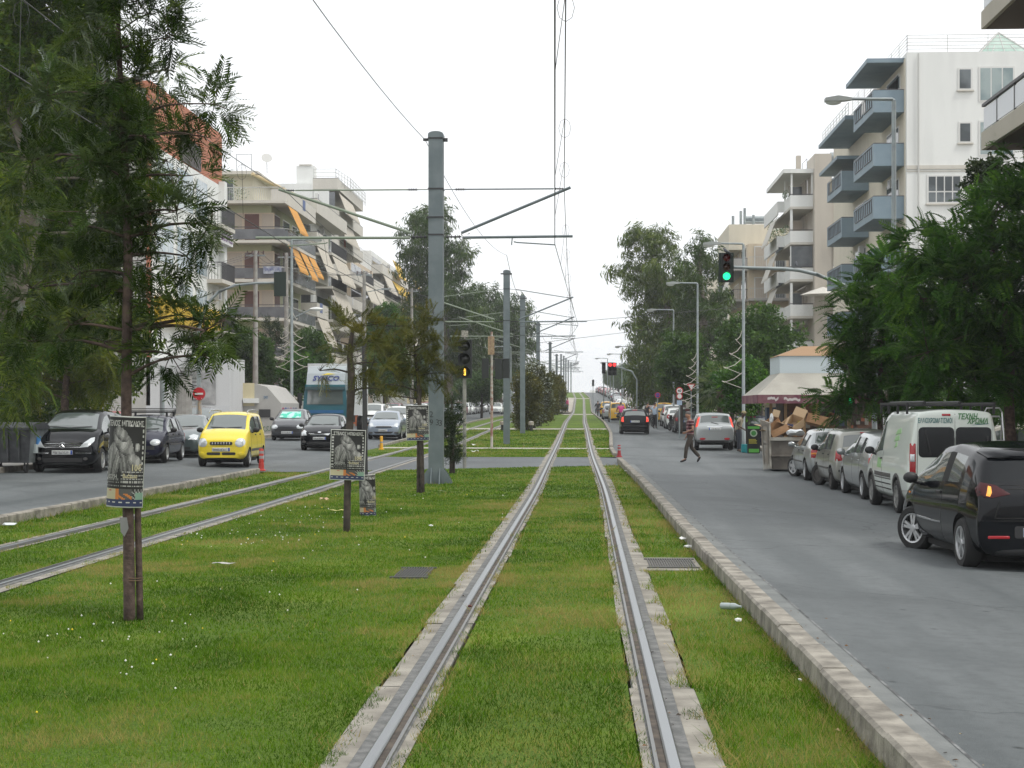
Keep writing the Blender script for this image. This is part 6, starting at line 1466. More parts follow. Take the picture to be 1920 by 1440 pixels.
sk_ = mb.build('glass_pyramid', mat('green_glass',(.30,.42,.36),.1,col2=(.42,.52,.46),scale=1.), b.t); mb = MB()
for i in range(4):
    mb.tube([q[i],a],.06,5); mb.tube([q[i],q[(i+1)%4]],.06,5)
    for f in (.25,.5,.75): m0 = q[i].lerp(q[(i+1)%4],f); mb.tube([m0,m0.lerp(a,1-abs(f-.5)*2 if f != .5 else 1)],.035,5)
mb.build('glazing_bars', M_RAILW, sk_)
# ---------------------------------------------------------------- right: block with boxed white balconies
b = Bld('apartment_building','pale block with boxed white balconies and a rough beige wall strip',1,20.4,135,156,11,20.5,PRO)
b.box('stair_tower', PRO, 19.1,20.5,134.6,139,-.2,23.1)
for i,z in enumerate((18.6,15.6,12.5,9.4,6.3,3.3)):
    bq = b.box('balcony', PSL, 17.2,19.1,135.5,150,z,z+.2); mb = MB(); mb.box(*b.L(17.2,19.1,135.5,135.6,z+.2,z+1.15)); mb.box(*b.L(17.2,17.3,135.6,139.5,z+.2,z+1.15)); mb.box(*b.L(16.6,17.2,139.5,139.6,z+.2,z+1.15)); mb.box(*b.L(16.6,16.7,139.6,150,z,z+1.15)); mb.build('parapet', PW, bq)
    b.box('handrail', M_RAILB, 17.18,19.1,135.48,135.56,z+1.2,z+1.26,bq)
    if i: b.box('post', PW, 17.22,17.42,135.65,135.85,z+1.15,z+3.0,bq)
    b.box('back_wall', PRO, 18.9,19.08,139,150,z+.2,z+2.9,bq); b.front_opening(17.6,18.7,z+.25,z+2.4,M_WIN if i != 1 else M_SHUTB,y=139.3,frame=PRO)
    if i == 2: b.box('glazed_corner', M_GLP, 17.3,19.08,135.62,135.68,z+1.2,z+3.0,bq)
    if i in (1,2,3): b.o = -1; b.awning(z+2.8,140,145,0,2.1,.8,AW_W,x=16.6)
    if i in (0,1): leafball(b.t,(17.0-b.bx,137-b.by,z+1.4-b.bz),(.3,1.2,.4),200)
for i,z in enumerate((15.6,12.5,9.4,6.3)): b.front_balcony(z,20.55,24,1.0,'solid',panels=PW); b.front_opening(21,23.4,z+.25,z+2.4)
fr = MB(); 
for x0,y0 in ((17.25,135.55),(17.25,140),(18.95,135.55)): fr.box(*b.L(x0,x0+.14,y0,y0+.14,19.75,21.6))
fr.box(*b.L(16.6,19.2,135.3,148,21.6,21.95)); fr.build('pergola_roof', PW, b.t)
b.box('chimney', PRO, 18.3,18.7,140,140.5,21.95,23.8); b.railing([(18.7,139.2,21.95),(19.1,139.2,22.4)],1.0,1,m=M_RAILB)
b.railing([(20.6,135,20.5),(24,135,20.5)],1.0,2,m=M_RAILB,step=.5)
mb = MB(); mb.tube([Vector((20.6,136,23.0))-b.base,Vector((21.9,136,23.0))-b.base],.42,12); mb.build('water_tank', M_GALV, b.t)
mb = MB(); M = Matrix.Translation(Vector((19.6,133.2,11.2))-b.base); mb.lathe([(1.9,0),(1.0,.35),(.05,.65)],8,M); mb.tube([Vector((19.6,133.2,8.9))-b.base,Vector((19.6,133.2,11.6))-b.base],.03,6); mb.build('parasol', AW_W, b.t)
# ---------------------------------------------------------------- right: beige block, then farther ones
b = Bld('apartment_building','beige block with grey floor slabs behind the green traffic light',1,15.9,158,178,10,18.0,plaster('warm_beige',(.60,.51,.38)))
for i,z in enumerate((15.4,12.35,9.3,6.2,3.2)):
    b.balcony(z,158.1,177,1.4,'rail' if i > 0 else 'solid',m=PGR); b.opening(z+.3,z+2.4,159.5,164,M_WIN,mull=3); b.opening(z+.3,z+2.4,167,172,M_SHUTB,mull=2); b.front_balcony(z,15.9,20,1.2,'rail',m=PGR,rail=M_RAILW)
    b.front_opening(16.6,17.7,z+.3,z+2.3,M_SHUTB); b.front_opening(18.6,19.6,z+.3,z+2.3)
    if i in (1,3): b.awning(z+2.8,158.4,165,1.4,1.9,.8,AW_W)
b.box('penthouse', PC, 14.6,22,164,178,18.0,20.6); leafball(b.t,(18.8-b.bx,158.8-b.by,19.2-b.bz),(1.0,.8,1.6),500,.14,'roof_shrub')
mb = MB()
for x,h in ((15.2,1.1),(16.0,1.6),(16.4,1.9),(17.3,1.2)): mb.tube([Vector((x,166,20.6))-b.base,Vector((x,166,20.6+h))-b.base],.14,8)
mb.build('chimney_pipe', M_GALV, b.t); mb = MB(); mb.box(*b.L(16.5,19.5,166,167.2,21.0,21.2)); mb.tube([Vector((16.6,167,21.5))-b.base,Vector((19.4,167,21.5))-b.base],.28,10); mb.build('solar_heater', M_GALV, b.t)
far_block('pale block hidden behind the right eucalyptus',1,15.5,205,262,18.5,PC,[AW_W],(15.5,12.5,9.5,6.5),seed=12)
far_block('distant grey block above the hedge trees on the right',1,14.5,300,345,19,PGR,None,(15,12,9,6),seed=14)
far_block('pale distant block in the haze at the very end of the road',1,gx(1098,760),760,790,8.5,PW,None,(5.5,2.5),depth=9,seed=15)
# ---------------------------------------------------------------- right: concrete balconies right above the camera side
b = Bld('apartment_building','nearest right building, only its concrete balconies with frosted panels in view',1,11.05,22,40.6,9,18,plaster('brownish',(.30,.25,.20)))
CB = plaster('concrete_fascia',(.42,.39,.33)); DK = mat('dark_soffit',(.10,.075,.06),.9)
for z in (8.32,11.38,14.5):
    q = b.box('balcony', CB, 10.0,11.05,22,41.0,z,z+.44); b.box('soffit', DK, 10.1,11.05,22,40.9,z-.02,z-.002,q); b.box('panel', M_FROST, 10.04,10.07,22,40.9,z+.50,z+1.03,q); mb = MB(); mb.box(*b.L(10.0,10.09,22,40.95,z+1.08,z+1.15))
    for y in np.arange(22,41,1.6): mb.box(*b.L(10.03,10.08,y-.03,y+.03,z+.44,z+1.08))
    mb.build('handrail', M_RAILB, q); b.opening(z+.5,z+2.6,30,34,M_WIN,mull=2)
# ---------------------------------------------------------------- kiosk with a big awning
p = gp(1500,61); t = thing('kiosk','street kiosk with large beige awning, maroon valance and pale fascia','kiosk',p,0)
s = ppm(61); KX = lambda u,Y=61: gx(u,Y)-p.x; KZ = lambda v,Y=61: 1.77+(767-v)*Y/3000-p.z
x0,x1 = KX(1462),KX(1640); xa = KX(1421,59.5); zf0,zf1,zb = KZ(700),KZ(668),KZ(741)
mb = MB(); mb.box(x0,x1,0,3.2,zf0,zf1); mb.build('fascia', mat('fascia_pale',(.50,.57,.60),.5), t)
mb = MB(); q = [(x0-.05,-.05,zf1+.003),(x1,-.05,zf1+.003),(x1,3.2,zf1+.003),(x0-.05,3.2,zf1+.003)]; mb.add(q+[(x0+1.0,1.4,zf1+.42),(x1-.6,1.4,zf1+.42)],[(0,1,5,4),(1,2,5),(2,3,4,5),(3,0,4),(3,2,1,0)]); mb.build('roof', mat('roof_ochre',(.30,.185,.10),.8), t)
mb = MB(); A = (x0,0,zf0-.003); B = (x1,0,zf0-.003); Cc = (x1+.6,-1.5,zb); D = (xa,-1.5,zb); E = (x0,3.2,zf0-.003); F = (xa,4.2,zb)
def thick(P, d=.015):
    n = (Vector(P[1])-Vector(P[0])).cross(Vector(P[-1])-Vector(P[0])).normalized()*d; a = [Vector(v) for v in P]; c = [v-n for v in a]; k = len(P)
    mb.add(a+c,[tuple(range(k)),tuple(range(k,2*k))[::-1]]+[(i,(i+1)%k,k+(i+1)%k,k+i)[::-1] for i in range(k)])
thick([D,Cc,B,A]); thick([F,D,A,E]); mb.build('awning', mat('kiosk_canvas',(.36,.345,.30),.85,col2=(.30,.285,.25),scale=1.1), t)
mb = MB(); M_VAL = mat('maroon_valance',(.13,.035,.06),.8,col2=(.20,.10,.11),scale=2)
mb.box(xa,x1+.6,-1.53,-1.50,zb-.32,zb); mb.box(xa-.03,xa,-1.5,4.2,zb-.32,zb); vl = mb.build('valance', M_VAL, t)
mb = MB(); rg = random.Random(5)
for c0,c1 in ((.35,.75),(.95,1.55),(2.6,2.9)):
    pts = [(xa+c0+(c1-c0)*k/8, zb-.16+rg.uniform(-.05,.05)) for k in range(9)]
    mb.add([(x,-1.536,z-.045) for x,z in pts]+[(x,-1.536,z+.045) for x,z in pts],[(k,k+1,10+k,9+k) for k in range(8)])
mb.build('faded_lettering', mat('faded_white',(.5,.46,.45),.8), vl)
mb = MB(); mb.box(x0+.2,x1,.6,3.0,0,zf0); mb.build('body', mat('kiosk_dark',(.05,.035,.03),.7,col2=(.16,.07,.04),scale=1.6,lo=.5,hi=.6), t)
mb = MB()
for x in (x0-.35,x0+.2,x0+.9): mb.box(x-.05,x+.05,-.2,-.1,0,zf0-.35)
mb.build('post', mat('wood_post',(.35,.22,.11),.8), t)
mb = MB(); rg = random.Random(8)
for k in range(26): x = x0+.3+rg.random()*(x1-x0-.4); z = .5+rg.random()*1.5; mb.box(x,x+rg.uniform(.1,.3),.56,.59,z,z+rg.uniform(.1,.35),k%4)
mb.build('magazine_rack', [mat('mag_%d'%i,c,.6) for i,c in enumerate(((.30,.10,.05),(.25,.25,.22),(.04,.06,.12),(.35,.25,.08)))], t)
mb = MB(); mb.box(x0-.5,x0-.15,-.1,.5,0,1.9); mb.build('fridge', mat('fridge_blue',(.03,.06,.12),.4), t)
# ============================================================ TREES
M_BARKR = mat('reddish_bark',(.055,.036,.030),.9,col2=(.11,.075,.06),scale=14,bump=.6,bscale=40,coord='Object'); M_BARKG = mat('grey_bark',(.13,.11,.09),.9,col2=(.22,.19,.16),scale=6,bump=.5,coord='Object'); M_BARKD = mat('dark_bark',(.035,.028,.022),.9,col2=(.07,.055,.045),scale=8,coord='Object')
LF_SILK = leafmat('silky_oak_leaf',(.010,.024,.005),(.034,.066,.010),(.13,.185,.026),.28,.035)
LF_OLIV = leafmat('olive_bronze_leaf',(.045,.055,.012),(.095,.10,.020),(.19,.175,.035),.32,.02)
LF_PEP = leafmat('pepper_leaf',(.014,.038,.006),(.050,.098,.012),(.21,.27,.030),.42,.015)
LF_YEL = leafmat('yellow_green_leaf',(.035,.062,.008),(.085,.12,.015),(.22,.24,.03),.42,.015)
LF_JAC = leafmat('jacaranda_leaf',(.016,.055,.009),(.042,.118,.015),(.125,.255,.028),.36,.012)
LF_EUC = leafmat('eucalyptus_leaf',(.036,.066,.010),(.080,.125,.020),(.18,.225,.038),.28,.03)
LF_EUCD = leafmat('dark_eucalyptus_leaf',(.020,.046,.008),(.046,.088,.015),(.11,.16,.028),.25,.025)
LF_STR = leafmat('street_tree_leaf',(.025,.060,.014),(.052,.105,.024),(.10,.18,.03),.35,.015)
LF_CYP = leafmat('dark_shrub_leaf',(.012,.026,.010),(.025,.045,.015),(.06,.08,.022),.2,.02)
def rhomb(a, d, L, w, n):
    """narrow leaf quad from a along d"""
    d = d/np.linalg.norm(d); s = np.cross(d, n); s /= max(1e-6,np.linalg.norm(s)); m = a+d*L*.45
    return np.array([a, m+s*w*.5, a+d*L, m-s*w*.5])
def tmpl(kind, seed=0):
    rg = np.random.default_rng(seed); q = []; Z = np.array([0,0,1.])
    if kind == 'silk':
        for k in range(9):
            t = .12+.88*k/9; p = np.array([t,0,-.30*t*t]); L = .40*(1-.45*t)
            for s in (-1,1):
                d = np.array([.75,s*(1-.25*t),-.12+rg.normal(0,.12)]); q.append(rhomb(p,d,L*rg.uniform(.8,1.15),.052,Z))
                if k < 6: q.append(rhomb(p+d/np.linalg.norm(d)*L*.45,d+np.array([.7,-s*.1,.1]),L*.5,.042,Z))
        q.append(rhomb(np.array([0,0,0.]),np.array([1,0,-.28]),1.12,.022,Z))
    elif kind == 'feather':
        for k in range(11):
            t = .10+.90*k/11; p = np.array([t,0,-.45*t*t]); L = .30*(1-.55*abs(t-.42))
            for s in (-1,1): q.append(rhomb(p,np.array([.45,s,-.18+rg.normal(0,.08)]),L,.088,Z))
        q.append(rhomb(np.array([.9,0,-.38]),np.array([1,0,-.7]),.2,.08,Z))
    elif kind == 'hang':
        for k in range(11):
            p = np.array([rg.uniform(0,1),rg.normal(0,.16),rg.normal(0,.12)]); q.append(rhomb(p,np.array([rg.normal(.2,.4),rg.normal(0,.4),-1]),rg.uniform(.35,.6),.085,np.array([rg.normal(),rg.normal(),.1])))
    elif kind == 'broad':
        for k in range(10):
            p = np.array([rg.uniform(0,1),rg.normal(0,.25),rg.normal(0,.2)]); d = rg.normal(0,1,3); d[0] += .6; q.append(rhomb(p,d,rg.uniform(.3,.5),.20,rg.normal(0,1,3)))
    elif kind == 'needle':
        for k in range(12):
            t = k/12; p = np.array([t*.8,0,.2*t]); d = np.array([.8,rg.normal(0,.7),.5+rg.normal(0,.5)]); q.append(rhomb(p,d,rg.uniform(.3,.5),.07,rg.normal(0,1,3)))
    elif kind == 'pepper':
        for k in range(10):
            t = k/9; p = np.array([t*.6,.0,-.75*t*t])
            for s in (-1,1): q.append(rhomb(p,np.array([.5,s*.9,-.7+rg.normal(0,.15)]),.34,.055,Z))
    return np.array(q)
_T = {k:[tmpl(k,i) for i in range(3)] for k in ('silk','feather','hang','broad','needle','pepper')}
def sprays(blobs, kind, size, per, up=.15, jit=.55, shell=.45, seed=1, taper=None):
    """leaf sprays through the volume of ellipsoid blobs (cx,cy,cz,rx,ry,rz[,weight])"""
    rg = np.random.default_rng(seed); VS = []; TT = []
    for bl in blobs:
        c = np.array(bl[:3]); r = np.array(bl[3:6]); wt = bl[6] if len(bl) > 6 else 1.
        n = max(10, int({'silk':40,'feather':38,'hang':40,'broad':24,'needle':16,'pepper':36}[kind]*per*wt*(r[0]*r[2]+r[0]*r[1]+r[1]*r[2])/3/size**2))
        d = rg.normal(0,1,(n,3)); d /= np.linalg.norm(d,axis=1)[:,None]
        # clumps: pull the sprays together in twigs
        m = max(3,n//9); cd = rg.normal(0,1,(m,3)); cd /= np.linalg.norm(cd,axis=1)[:,None]; cr = rg.random(m)**shell
        k = rg.integers(0,m,n); pos = c+(cd[k]*cr[k][:,None]+rg.normal(0,.16,(n,3)))*r
        out = cd[k]*.8+rg.normal(0,jit,(n,3)); out[:,2] += up; out /= np.linalg.norm(out,axis=1)[:,None]
        ref = rg.normal(0,.35,(n,3)); ref[:,2] += 1; sd = np.cross(ref,out); sd /= np.linalg.norm(sd,axis=1)[:,None]; u3 = np.cross(out,sd)
        sz = size*rg.uniform(.7,1.25,n); base = rg.beta(2,2.6,n)*.5+.48*rg.random(m)[k]
        ti = rg.integers(0,3,n)
        for v in range(3):
            s = ti == v; T = _T[kind][v]
            if not s.any(): continue
            A = np.stack([out[s],sd[s],u3[s]],1)*sz[s][:,None,None]
            W = np.einsum('kij,njl->nkil',T,A)+pos[s][:,None,None,:]
            VS.append(W.reshape(-1,3)); tt = np.clip(base[s][:,None]+rg.normal(0,.10,(s.sum(),len(T))),0,1); TT.append(np.repeat(tt.ravel(),4))
    V = np.concatenate(VS); return V, np.arange(len(V)).reshape(-1,4), np.concatenate(TT)
def curve(pts, n=4):
    """Catmull-Rom through points with radii appended"""
    P = [np.array(p,float) for p in pts]; out = []
    for i in range(len(P)-1):
        a,b,c,d = P[max(0,i-1)],P[i],P[i+1],P[min(len(P)-1,i+2)]
        for k in range(n): t = k/n; out.append(.5*((2*b)+(-a+c)*t+(2*a-5*b+4*c-d)*t*t+(-a+3*b-3*c+d)*t**3))
    return out+[P[-1]]
def tree(name, label, base, trunk, blobs, kind, size, per, leaf, bark, group=None, seed=1, twigs=5, up=.15, jit=.55, shell=.45, br=.35, cat='tree', limbs=True):
    """trunk: [(x,y,z,r)], blobs: ellipsoids, both relative to base"""
    rg = random.Random(seed); t = thing(name,label,cat,base,0,group); mb = MB(); tr = curve(trunk)
    mb.tube([q[:3] for q in tr],[max(.004,q[3]) for q in tr],10)
    if limbs:
        for bl in blobs:
            c = np.array(bl[:3]); cand = [q for q in tr if q[2] < c[2]+.1*bl[5]] or tr[:1]
            s = min(cand, key=lambda q: np.linalg.norm((q[:3]-c)*np.array([1,1,.75]))); r0 = max(.004,min(s[3]*.45,.008+.016*np.linalg.norm(s[:3]-c)))
            mid = s[:3]*.45+c*.55+np.array([rg.uniform(-.1,.1),rg.uniform(-.1,.1),.06])*np.linalg.norm(s[:3]-c); 
            cv = curve([(*s[:3],r0),(*mid,r0*.7),(*c,r0*.42)],3); mb.tube([q[:3] for q in cv],[q[3] for q in cv],6)
            for k in range(twigs):
                e = c+np.array([rg.gauss(0,1),rg.gauss(0,1),rg.gauss(.1,1)])*.62*np.array(bl[3:6]); m2 = c*.5+e*.5+np.array([rg.uniform(-.08,.08)*bl[3] for _ in range(3)])
                mb.tube([c,m2,e],[r0*.38,r0*.26,r0*.08],4)
    mb.build('trunk', bark, t, smooth='all')
    V,F,T = sprays(blobs,kind,size,per,up,jit,shell,seed); link('crown',npmesh('crown',V,F,leaf,T),t)
    return t
def pxblobs(L, Y, base, depth=.9):
    """(u,v,ru,rv[,dy[,w]]) outline sizes read off the photo -> ellipsoids at real distance and size"""
    out = []
    for q in L:
        u,v,ru,rv = q[:4]; dy = q[4] if len(q) > 4 else 0.; w = q[5] if len(q) > 5 else 1.
        p = pt(u,v,Y+dy)-base; s = ppm(Y+dy); out.append((p.x,p.y,p.z,ru/s,depth*(ru+rv)/2/s,rv/s,w))
    return out
def pxtrunk(L, Y, base): return [(*(pt(u,v,Y+(q[1] if len(q) > 1 else 0))-base),q[0]) for (u,v,*q) in L]
# near silky oak with poster on its trunk
Y = 13.2; B = Vector((gx(243,Y),Y,0.))
tA = tree('silky_oak_tree','tall dark feathery tree nearest the camera, a poster tied round its trunk',B,pxtrunk([(243,1172,.050),(241,1000,.046),(237,800,.044),(238,620,.042),(240,480,.038,.05),(236,340,.032,.1),(228,190,.025,.1),(222,60,.02,.05),(222,-60,.01)],Y,B),
 pxblobs([(222,35,60,62,0),(170,70,45,60,.2,.7),(278,25,50,50,-.1),(318,70,40,42,0,.8),(200,150,55,60,-.2),(262,150,52,50,.2),(225,-50,70,50,0),(300,-30,50,40,0),(205,240,60,52,.1),(268,255,42,40,-.2),(240,320,60,50,.2),(165,300,50,50,-.3),
  (402,195,38,40,.1,1.5),(372,255,34,28,.1,1.1),(345,330,36,30,0,.7),(312,300,28,30,.2,.6),(330,395,55,40,-.2),(395,420,45,38,.1,.8),(290,440,50,40,.2),(200,400,70,45,-.2),(130,420,50,40,0),(240,490,70,38,.2),(150,510,60,45,.1),(60,540,50,50,.3,.7),
  (130,610,65,42,-.1),(195,640,45,45,.2),(70,640,45,40,0,.8),(335,590,55,42,.1),(385,620,48,42,-.2),(320,665,50,36,.1),(378,665,36,26,0,.8),(290,560,35,30,.1,.7),(420,600,28,34,.2,1.),(350,480,40,30,.2,.8),(345,250,30,30,.2,.8),(60,300,45,60,.4,.7),(90,180,50,60,.4,.6)],Y,B,1.3),
 'silk',.25,1.7,LF_SILK,M_BARKR,seed=5,twigs=6,up=.1)
mb = MB(); sb = Vector((.06,.07,0)); st = curve([(.075,.05,0,.030),(.055,.05,.9,.028),(.035,.05,1.7,.026)],4); mb.tube([q[:3] for q in st],[q[3] for q in st],8); mb.build('stake', M_BARKR, tA, smooth='all')
mb = MB()
for z in (.34,.36): mb.tube([(.02+.085*math.cos(a),.03+.075*math.sin(a),z) for a in np.linspace(0,2*PI,16)],.004,4)
mb.build('tie_wire', mat('rusty_wire',(.12,.07,.04),.7), tA)
# second poster tree
Y = 22.8; B = Vector((gx(650,Y),Y,0.))
tree('silky_oak_tree','young bronze olive tree with a large poster facing the camera',B,pxtrunk([(650,1002,.052),(652,900,.052),(656,790,.054),(659,715,.056),(656,660,.04),(662,615,.025)],Y,B),
 pxblobs([(645,608,28,24),(672,612,24,20,.2),(632,640,18,20,0,.6),(690,640,30,26,.1),(672,668,24,22,-.1),(716,605,26,18,.2,.8),(742,612,18,14,.2,.6),(700,680,28,26),(665,690,16,18,.1,.5),(712,730,14,14,.2,.4),(600,695,14,12,.3,.4)],Y,B),'silk',.27,1.25,LF_OLIV,M_BARKD,seed=8,twigs=5)
# third poster tree, before the tram pole
Y = 33.6; B = Vector((gx(790,Y),Y,0.))
tD = tree('silky_oak_tree','young bronze green tree just left of the thick tram pole, small poster on it',B,pxtrunk([(792,927,.052),(790,830,.048),(787,765,.046),(783,705,.036),(778,660,.03)],Y,B),
 pxblobs([(740,625,32,28),(775,615,32,25,.2),(805,640,30,30),(830,665,24,26,.1,.8),(748,665,34,30),(790,680,36,30),(735,700,28,26,.1,.8),(770,715,30,22,.1,.8),(826,700,22,20,.1,.7),(700,722,20,14,.2,.5),(730,745,16,26,0,.5),(812,590,18,16,.2,.5)],Y,B),'silk',.30,1.7,LF_OLIV,M_BARKD,seed=12,twigs=4)
mb = MB(); mb.tube([(-.07,.03,0),(-.065,.03,1.2),(-.02,.03,2.2)],[.036,.034,.03],8); mb.build('stake', M_BARKD, tD)
# dark columnar shrub
Y = 43.9; B = Vector((gx(848,Y),Y,0.))
tree('columnar_shrub','dark bushy columnar shrub between tram pole and tram signal',B,pxtrunk([(848,890,.085),(848,850,.07),(848,780,.04),(846,745,.015)],Y,B),pxblobs([(846,760,16,16),(850,790,22,18),(845,820,23,20),(850,845,21,20),(842,800,20,18,.1),(852,865,15,12,0,.7),(836,850,12,14,0,.6)],Y,B,1.),'needle',.20,5.,LF_CYP,M_BARKD,seed=4,twigs=3,up=.4,cat='shrub')
# row of small bushy trees on the median
for i,(u,Y,top,w) in enumerate(((988,104,702,21),(1001,110,690,25),(1010,119,696,23),(1018,131,700,20),(1026,146,700,18),(1035,165,702,16),(1045,190,708,14))):
    B = gp(u,Y,-.02); vb = 767+(1.77-hz(Y))*3000/Y; h = vb-top
    tree('median_tree',('nearest','second','third','fourth','fifth','sixth','farthest')[i]+' olive brown tree of the median row right of the third tram pole',B,pxtrunk([(u,vb+1,.11),(u+2,vb-h*.3,.09),(u+1,vb-h*.7,.05),(u,top+5,.02)],Y,B),
     pxblobs([(u-w*.3,top+h*.85,w*.5,h*.12,.1,.7),(u+w*.4,top+h*.82,w*.5,h*.12,-.1,.7),(u,top+h*.14,w*.7,h*.16),(u-w*.5,top+h*.3,w*.75,h*.17,.2),(u+w*.6,top+h*.32,w*.7,h*.16,-.2),(u+2,top+h*.48,w*1.05,h*.18,0,1.4),(u-w*.4,top+h*.55,w*.6,h*.15,.3),(u+w*.3,top+h*.66,w*.7,h*.16,.1,1.2),(u-w*.5,top+h*.75,w*.6,h*.14,.1,1.)],Y,B),'broad',.42,3.2,LF_OLIV if i != 1 else leafmat('olive_leaf',(.035,.045,.014),(.065,.078,.022),(.12,.12,.035)),M_BARKD,'bushy trees in a row on the median',seed=30+i,twigs=3)
# big pepper tree on the left pavement
Y = 37.5; B = Vector((gx(-18,Y),Y,hxy(gx(-18,Y),Y)))
tree('pepper_tree','big light green weeping tree with a thick leaning pale brown trunk, far left',B,pxtrunk([(-70,895,.34),(-30,760,.32),(10,620,.30),(38,500,.27),(58,390,.22),(52,290,.18),(20,200,.12),(10,90,.06)],Y,B),
 pxblobs([(40,40,95,80),(140,40,70,80,.5),(-40,120,90,90),(70,150,90,70,-.5),(180,130,60,70,1.),(130,240,80,60,.5),(20,260,80,60,1),(-30,380,70,90,.5),(220,230,60,60,1.),(90,340,80,60,2.),(210,350,70,60,1.5),(270,300,40,60,2.,.6),(150,450,80,60,2.),(60,470,60,50,2.5),(230,450,50,50,2.,.7),(10,600,50,50,-.5),(0,720,60,70,-1.2),(30,620,50,40,-1.4,.8),(50,350,60,50,-1.5),(15,440,50,50,-1.6),(60,-60,120,60),(200,-40,70,50),(310,130,25,30,1.,.4)],Y,B,1.1),'pepper',.52,2.6,LF_PEP,M_BARKG,seed=21,twigs=6,up=-.05)
Y = 46; B = Vector((gx(122,Y),Y,hxy(gx(122,Y),Y)))
tree('street_tree','low yellow green tree overhanging the rubbish container on the left',B,pxtrunk([(122,880,.13),(121,780,.12),(124,720,.10),(128,660,.06)],Y,B),
 pxblobs([(40,665,60,45),(110,640,65,45,.3),(180,665,55,45,-.2),(20,730,50,50,-.3),(75,710,50,40),(150,705,50,36,.3),(205,715,34,36,0,.8),(-10,600,50,60,.5),(60,590,60,50,.5),(200,600,60,50,1.),(20,795,34,30,-.3,.7)],Y,B),'pepper',.46,2.5,LF_YEL,M_BARKR,seed=23,twigs=4)
Y = 55; B = Vector((gx(-60,Y),Y,0)); tree('street_tree','dark dense tree at the very left edge behind the weeping tree',B,pxtrunk([(-60,860,.2),(-50,600,.15),(-40,300,.08)],Y,B),pxblobs([(-20,200,80,120),(60,420,70,90),(-10,560,70,80),(110,540,60,60,1.),(180,500,60,60,2),(100,260,80,90),(160,600,60,40),(10,690,100,60),(110,730,90,50),(210,700,60,50),(240,620,50,60),(40,800,90,40),(50,330,90,80),(180,260,60,80),(20,60,90,90),(130,100,70,90),(60,620,90,60)],Y,B),'broad',.5,2.2,LF_PEP,M_BARKG,seed=24,twigs=3)
# jacarandas over the cars on the right
Y = 39; B = Vector((gx(1893,Y),Y,hxy(gx(1893,Y),Y)+.13))
tree('jacaranda_tree','large feathery dark green tree over the right pavement, trunk at the photo edge',B,pxtrunk([(1897,855,.13),(1892,760,.12),(1893,680,.115),(1885,600,.10),(1870,500,.07),(1860,420,.04)],Y,B),
 pxblobs([(1908,342,42,36),(1862,395,52,36,.5),(1920,400,60,60,-.5),(1800,450,58,42,.3),(1735,470,50,40,0),(1860,470,80,60,-.6),(1930,520,60,80,0),(1800,530,80,56,-.8),(1730,560,70,50,.4),(1870,580,80,60,-.4),(1810,630,80,56,.5),(1740,660,70,50,-.4),(1890,680,70,54,.5),(1930,640,60,60,1.),(1830,715,70,44,-.3),(1690,520,40,34,.6,.8),(1950,300,60,60,.5),(1775,725,55,34,.2),(1900,750,40,30,1.,.6)],Y,B,1.),'feather',.50,2.7,LF_JAC,M_BARKR,seed=31,twigs=6,up=.15,jit=.5)
Y = 44.5; B = Vector((gx(1652,Y),Y,hxy(gx(1652,Y),Y)+.13))
tree('jacaranda_tree','feathery dark green tree with a thin trunk over the kiosk side of the silver cars',B,pxtrunk([(1654,870,.09),(1650,790,.08),(1650,720,.075),(1655,640,.06),(1665,560,.035)],Y,B),
 pxblobs([(1665,500,40,34),(1625,535,42,34,.3),(1600,590,36,32,-.2),(1660,570,56,42,-.5),(1580,640,30,26,.4,.8),(1630,640,60,42,.2),(1690,620,60,46,-.3),(1590,690,36,30,-.2),(1650,700,60,40,.4),(1700,700,56,42,-.4),(1560,735,24,22,.1,.6),(1610,745,40,28,-.2),(1665,760,44,26,.3),(1715,755,40,30,.2),(1575,775,18,18,0,.4),(1720,540,36,34,.2,.8)],Y,B,1.),'feather',.50,2.7,LF_JAC,M_BARKR,seed=33,twigs=6,up=.15,jit=.5)
Y = 47; B = Vector((gx(1850,Y),Y,.0)); tree('climbing_shrub','dark leathery shrub against the white wall, right',B,pxtrunk([(1850,880,.08),(1850,600,.06),(1850,340,.03)],Y,B),pxblobs([(1850,318,26,22),(1840,350,28,20),(1875,335,24,24)],Y,B),'broad',.28,4.,LF_CYP,M_BARKD,seed=35,twigs=3,cat='shrub')
Y = 62; B = gp(1800,Y); tree('street_tree','dark tree mass deep behind the white van, right pavement',B,pxtrunk([(1800,840,.15),(1800,700,.1),(1790,600,.05)],Y,B),pxblobs([(1760,650,70,60),(1840,640,70,60),(1900,700,60,60),(1700,690,60,50),(1800,740,80,36),(1890,780,60,30)],Y,B),'broad',.42,2.2,LF_JAC,M_BARKD,seed=36,twigs=3)
# tall eucalyptus, right
Y = 146; B = gp(1278,Y,.1)
tree('eucalyptus_tree','tall loose eucalyptus towering behind the right street lamps',B,pxtrunk([(1276,780,.55),(1270,700,.5),(1258,620,.42),(1245,550,.3),(1225,490,.18),(1212,440,.08)],Y,B),
 pxblobs([(1212,436,24,20),(1196,458,20,20,2,.8),(1232,462,26,24),(1178,508,24,17,1.,.8),(1212,505,32,26,2),(1250,500,28,26,-2),(1195,538,24,20,0,.8),(1238,545,36,28,2),(1278,540,34,30,-2),(1225,590,36,28),(1268,590,40,30,2),(1195,610,22,20,1,.7),(1205,650,28,28,-2),(1250,640,40,30),(1300,600,34,34,2),(1220,700,34,34,0),(1205,742,26,26,0,.8)],Y,B,1.),'hang',1.1,2.6,LF_EUC,M_BARKG,seed=41,twigs=4,up=-.1)
Y = 132; B = gp(1330,Y,.1)
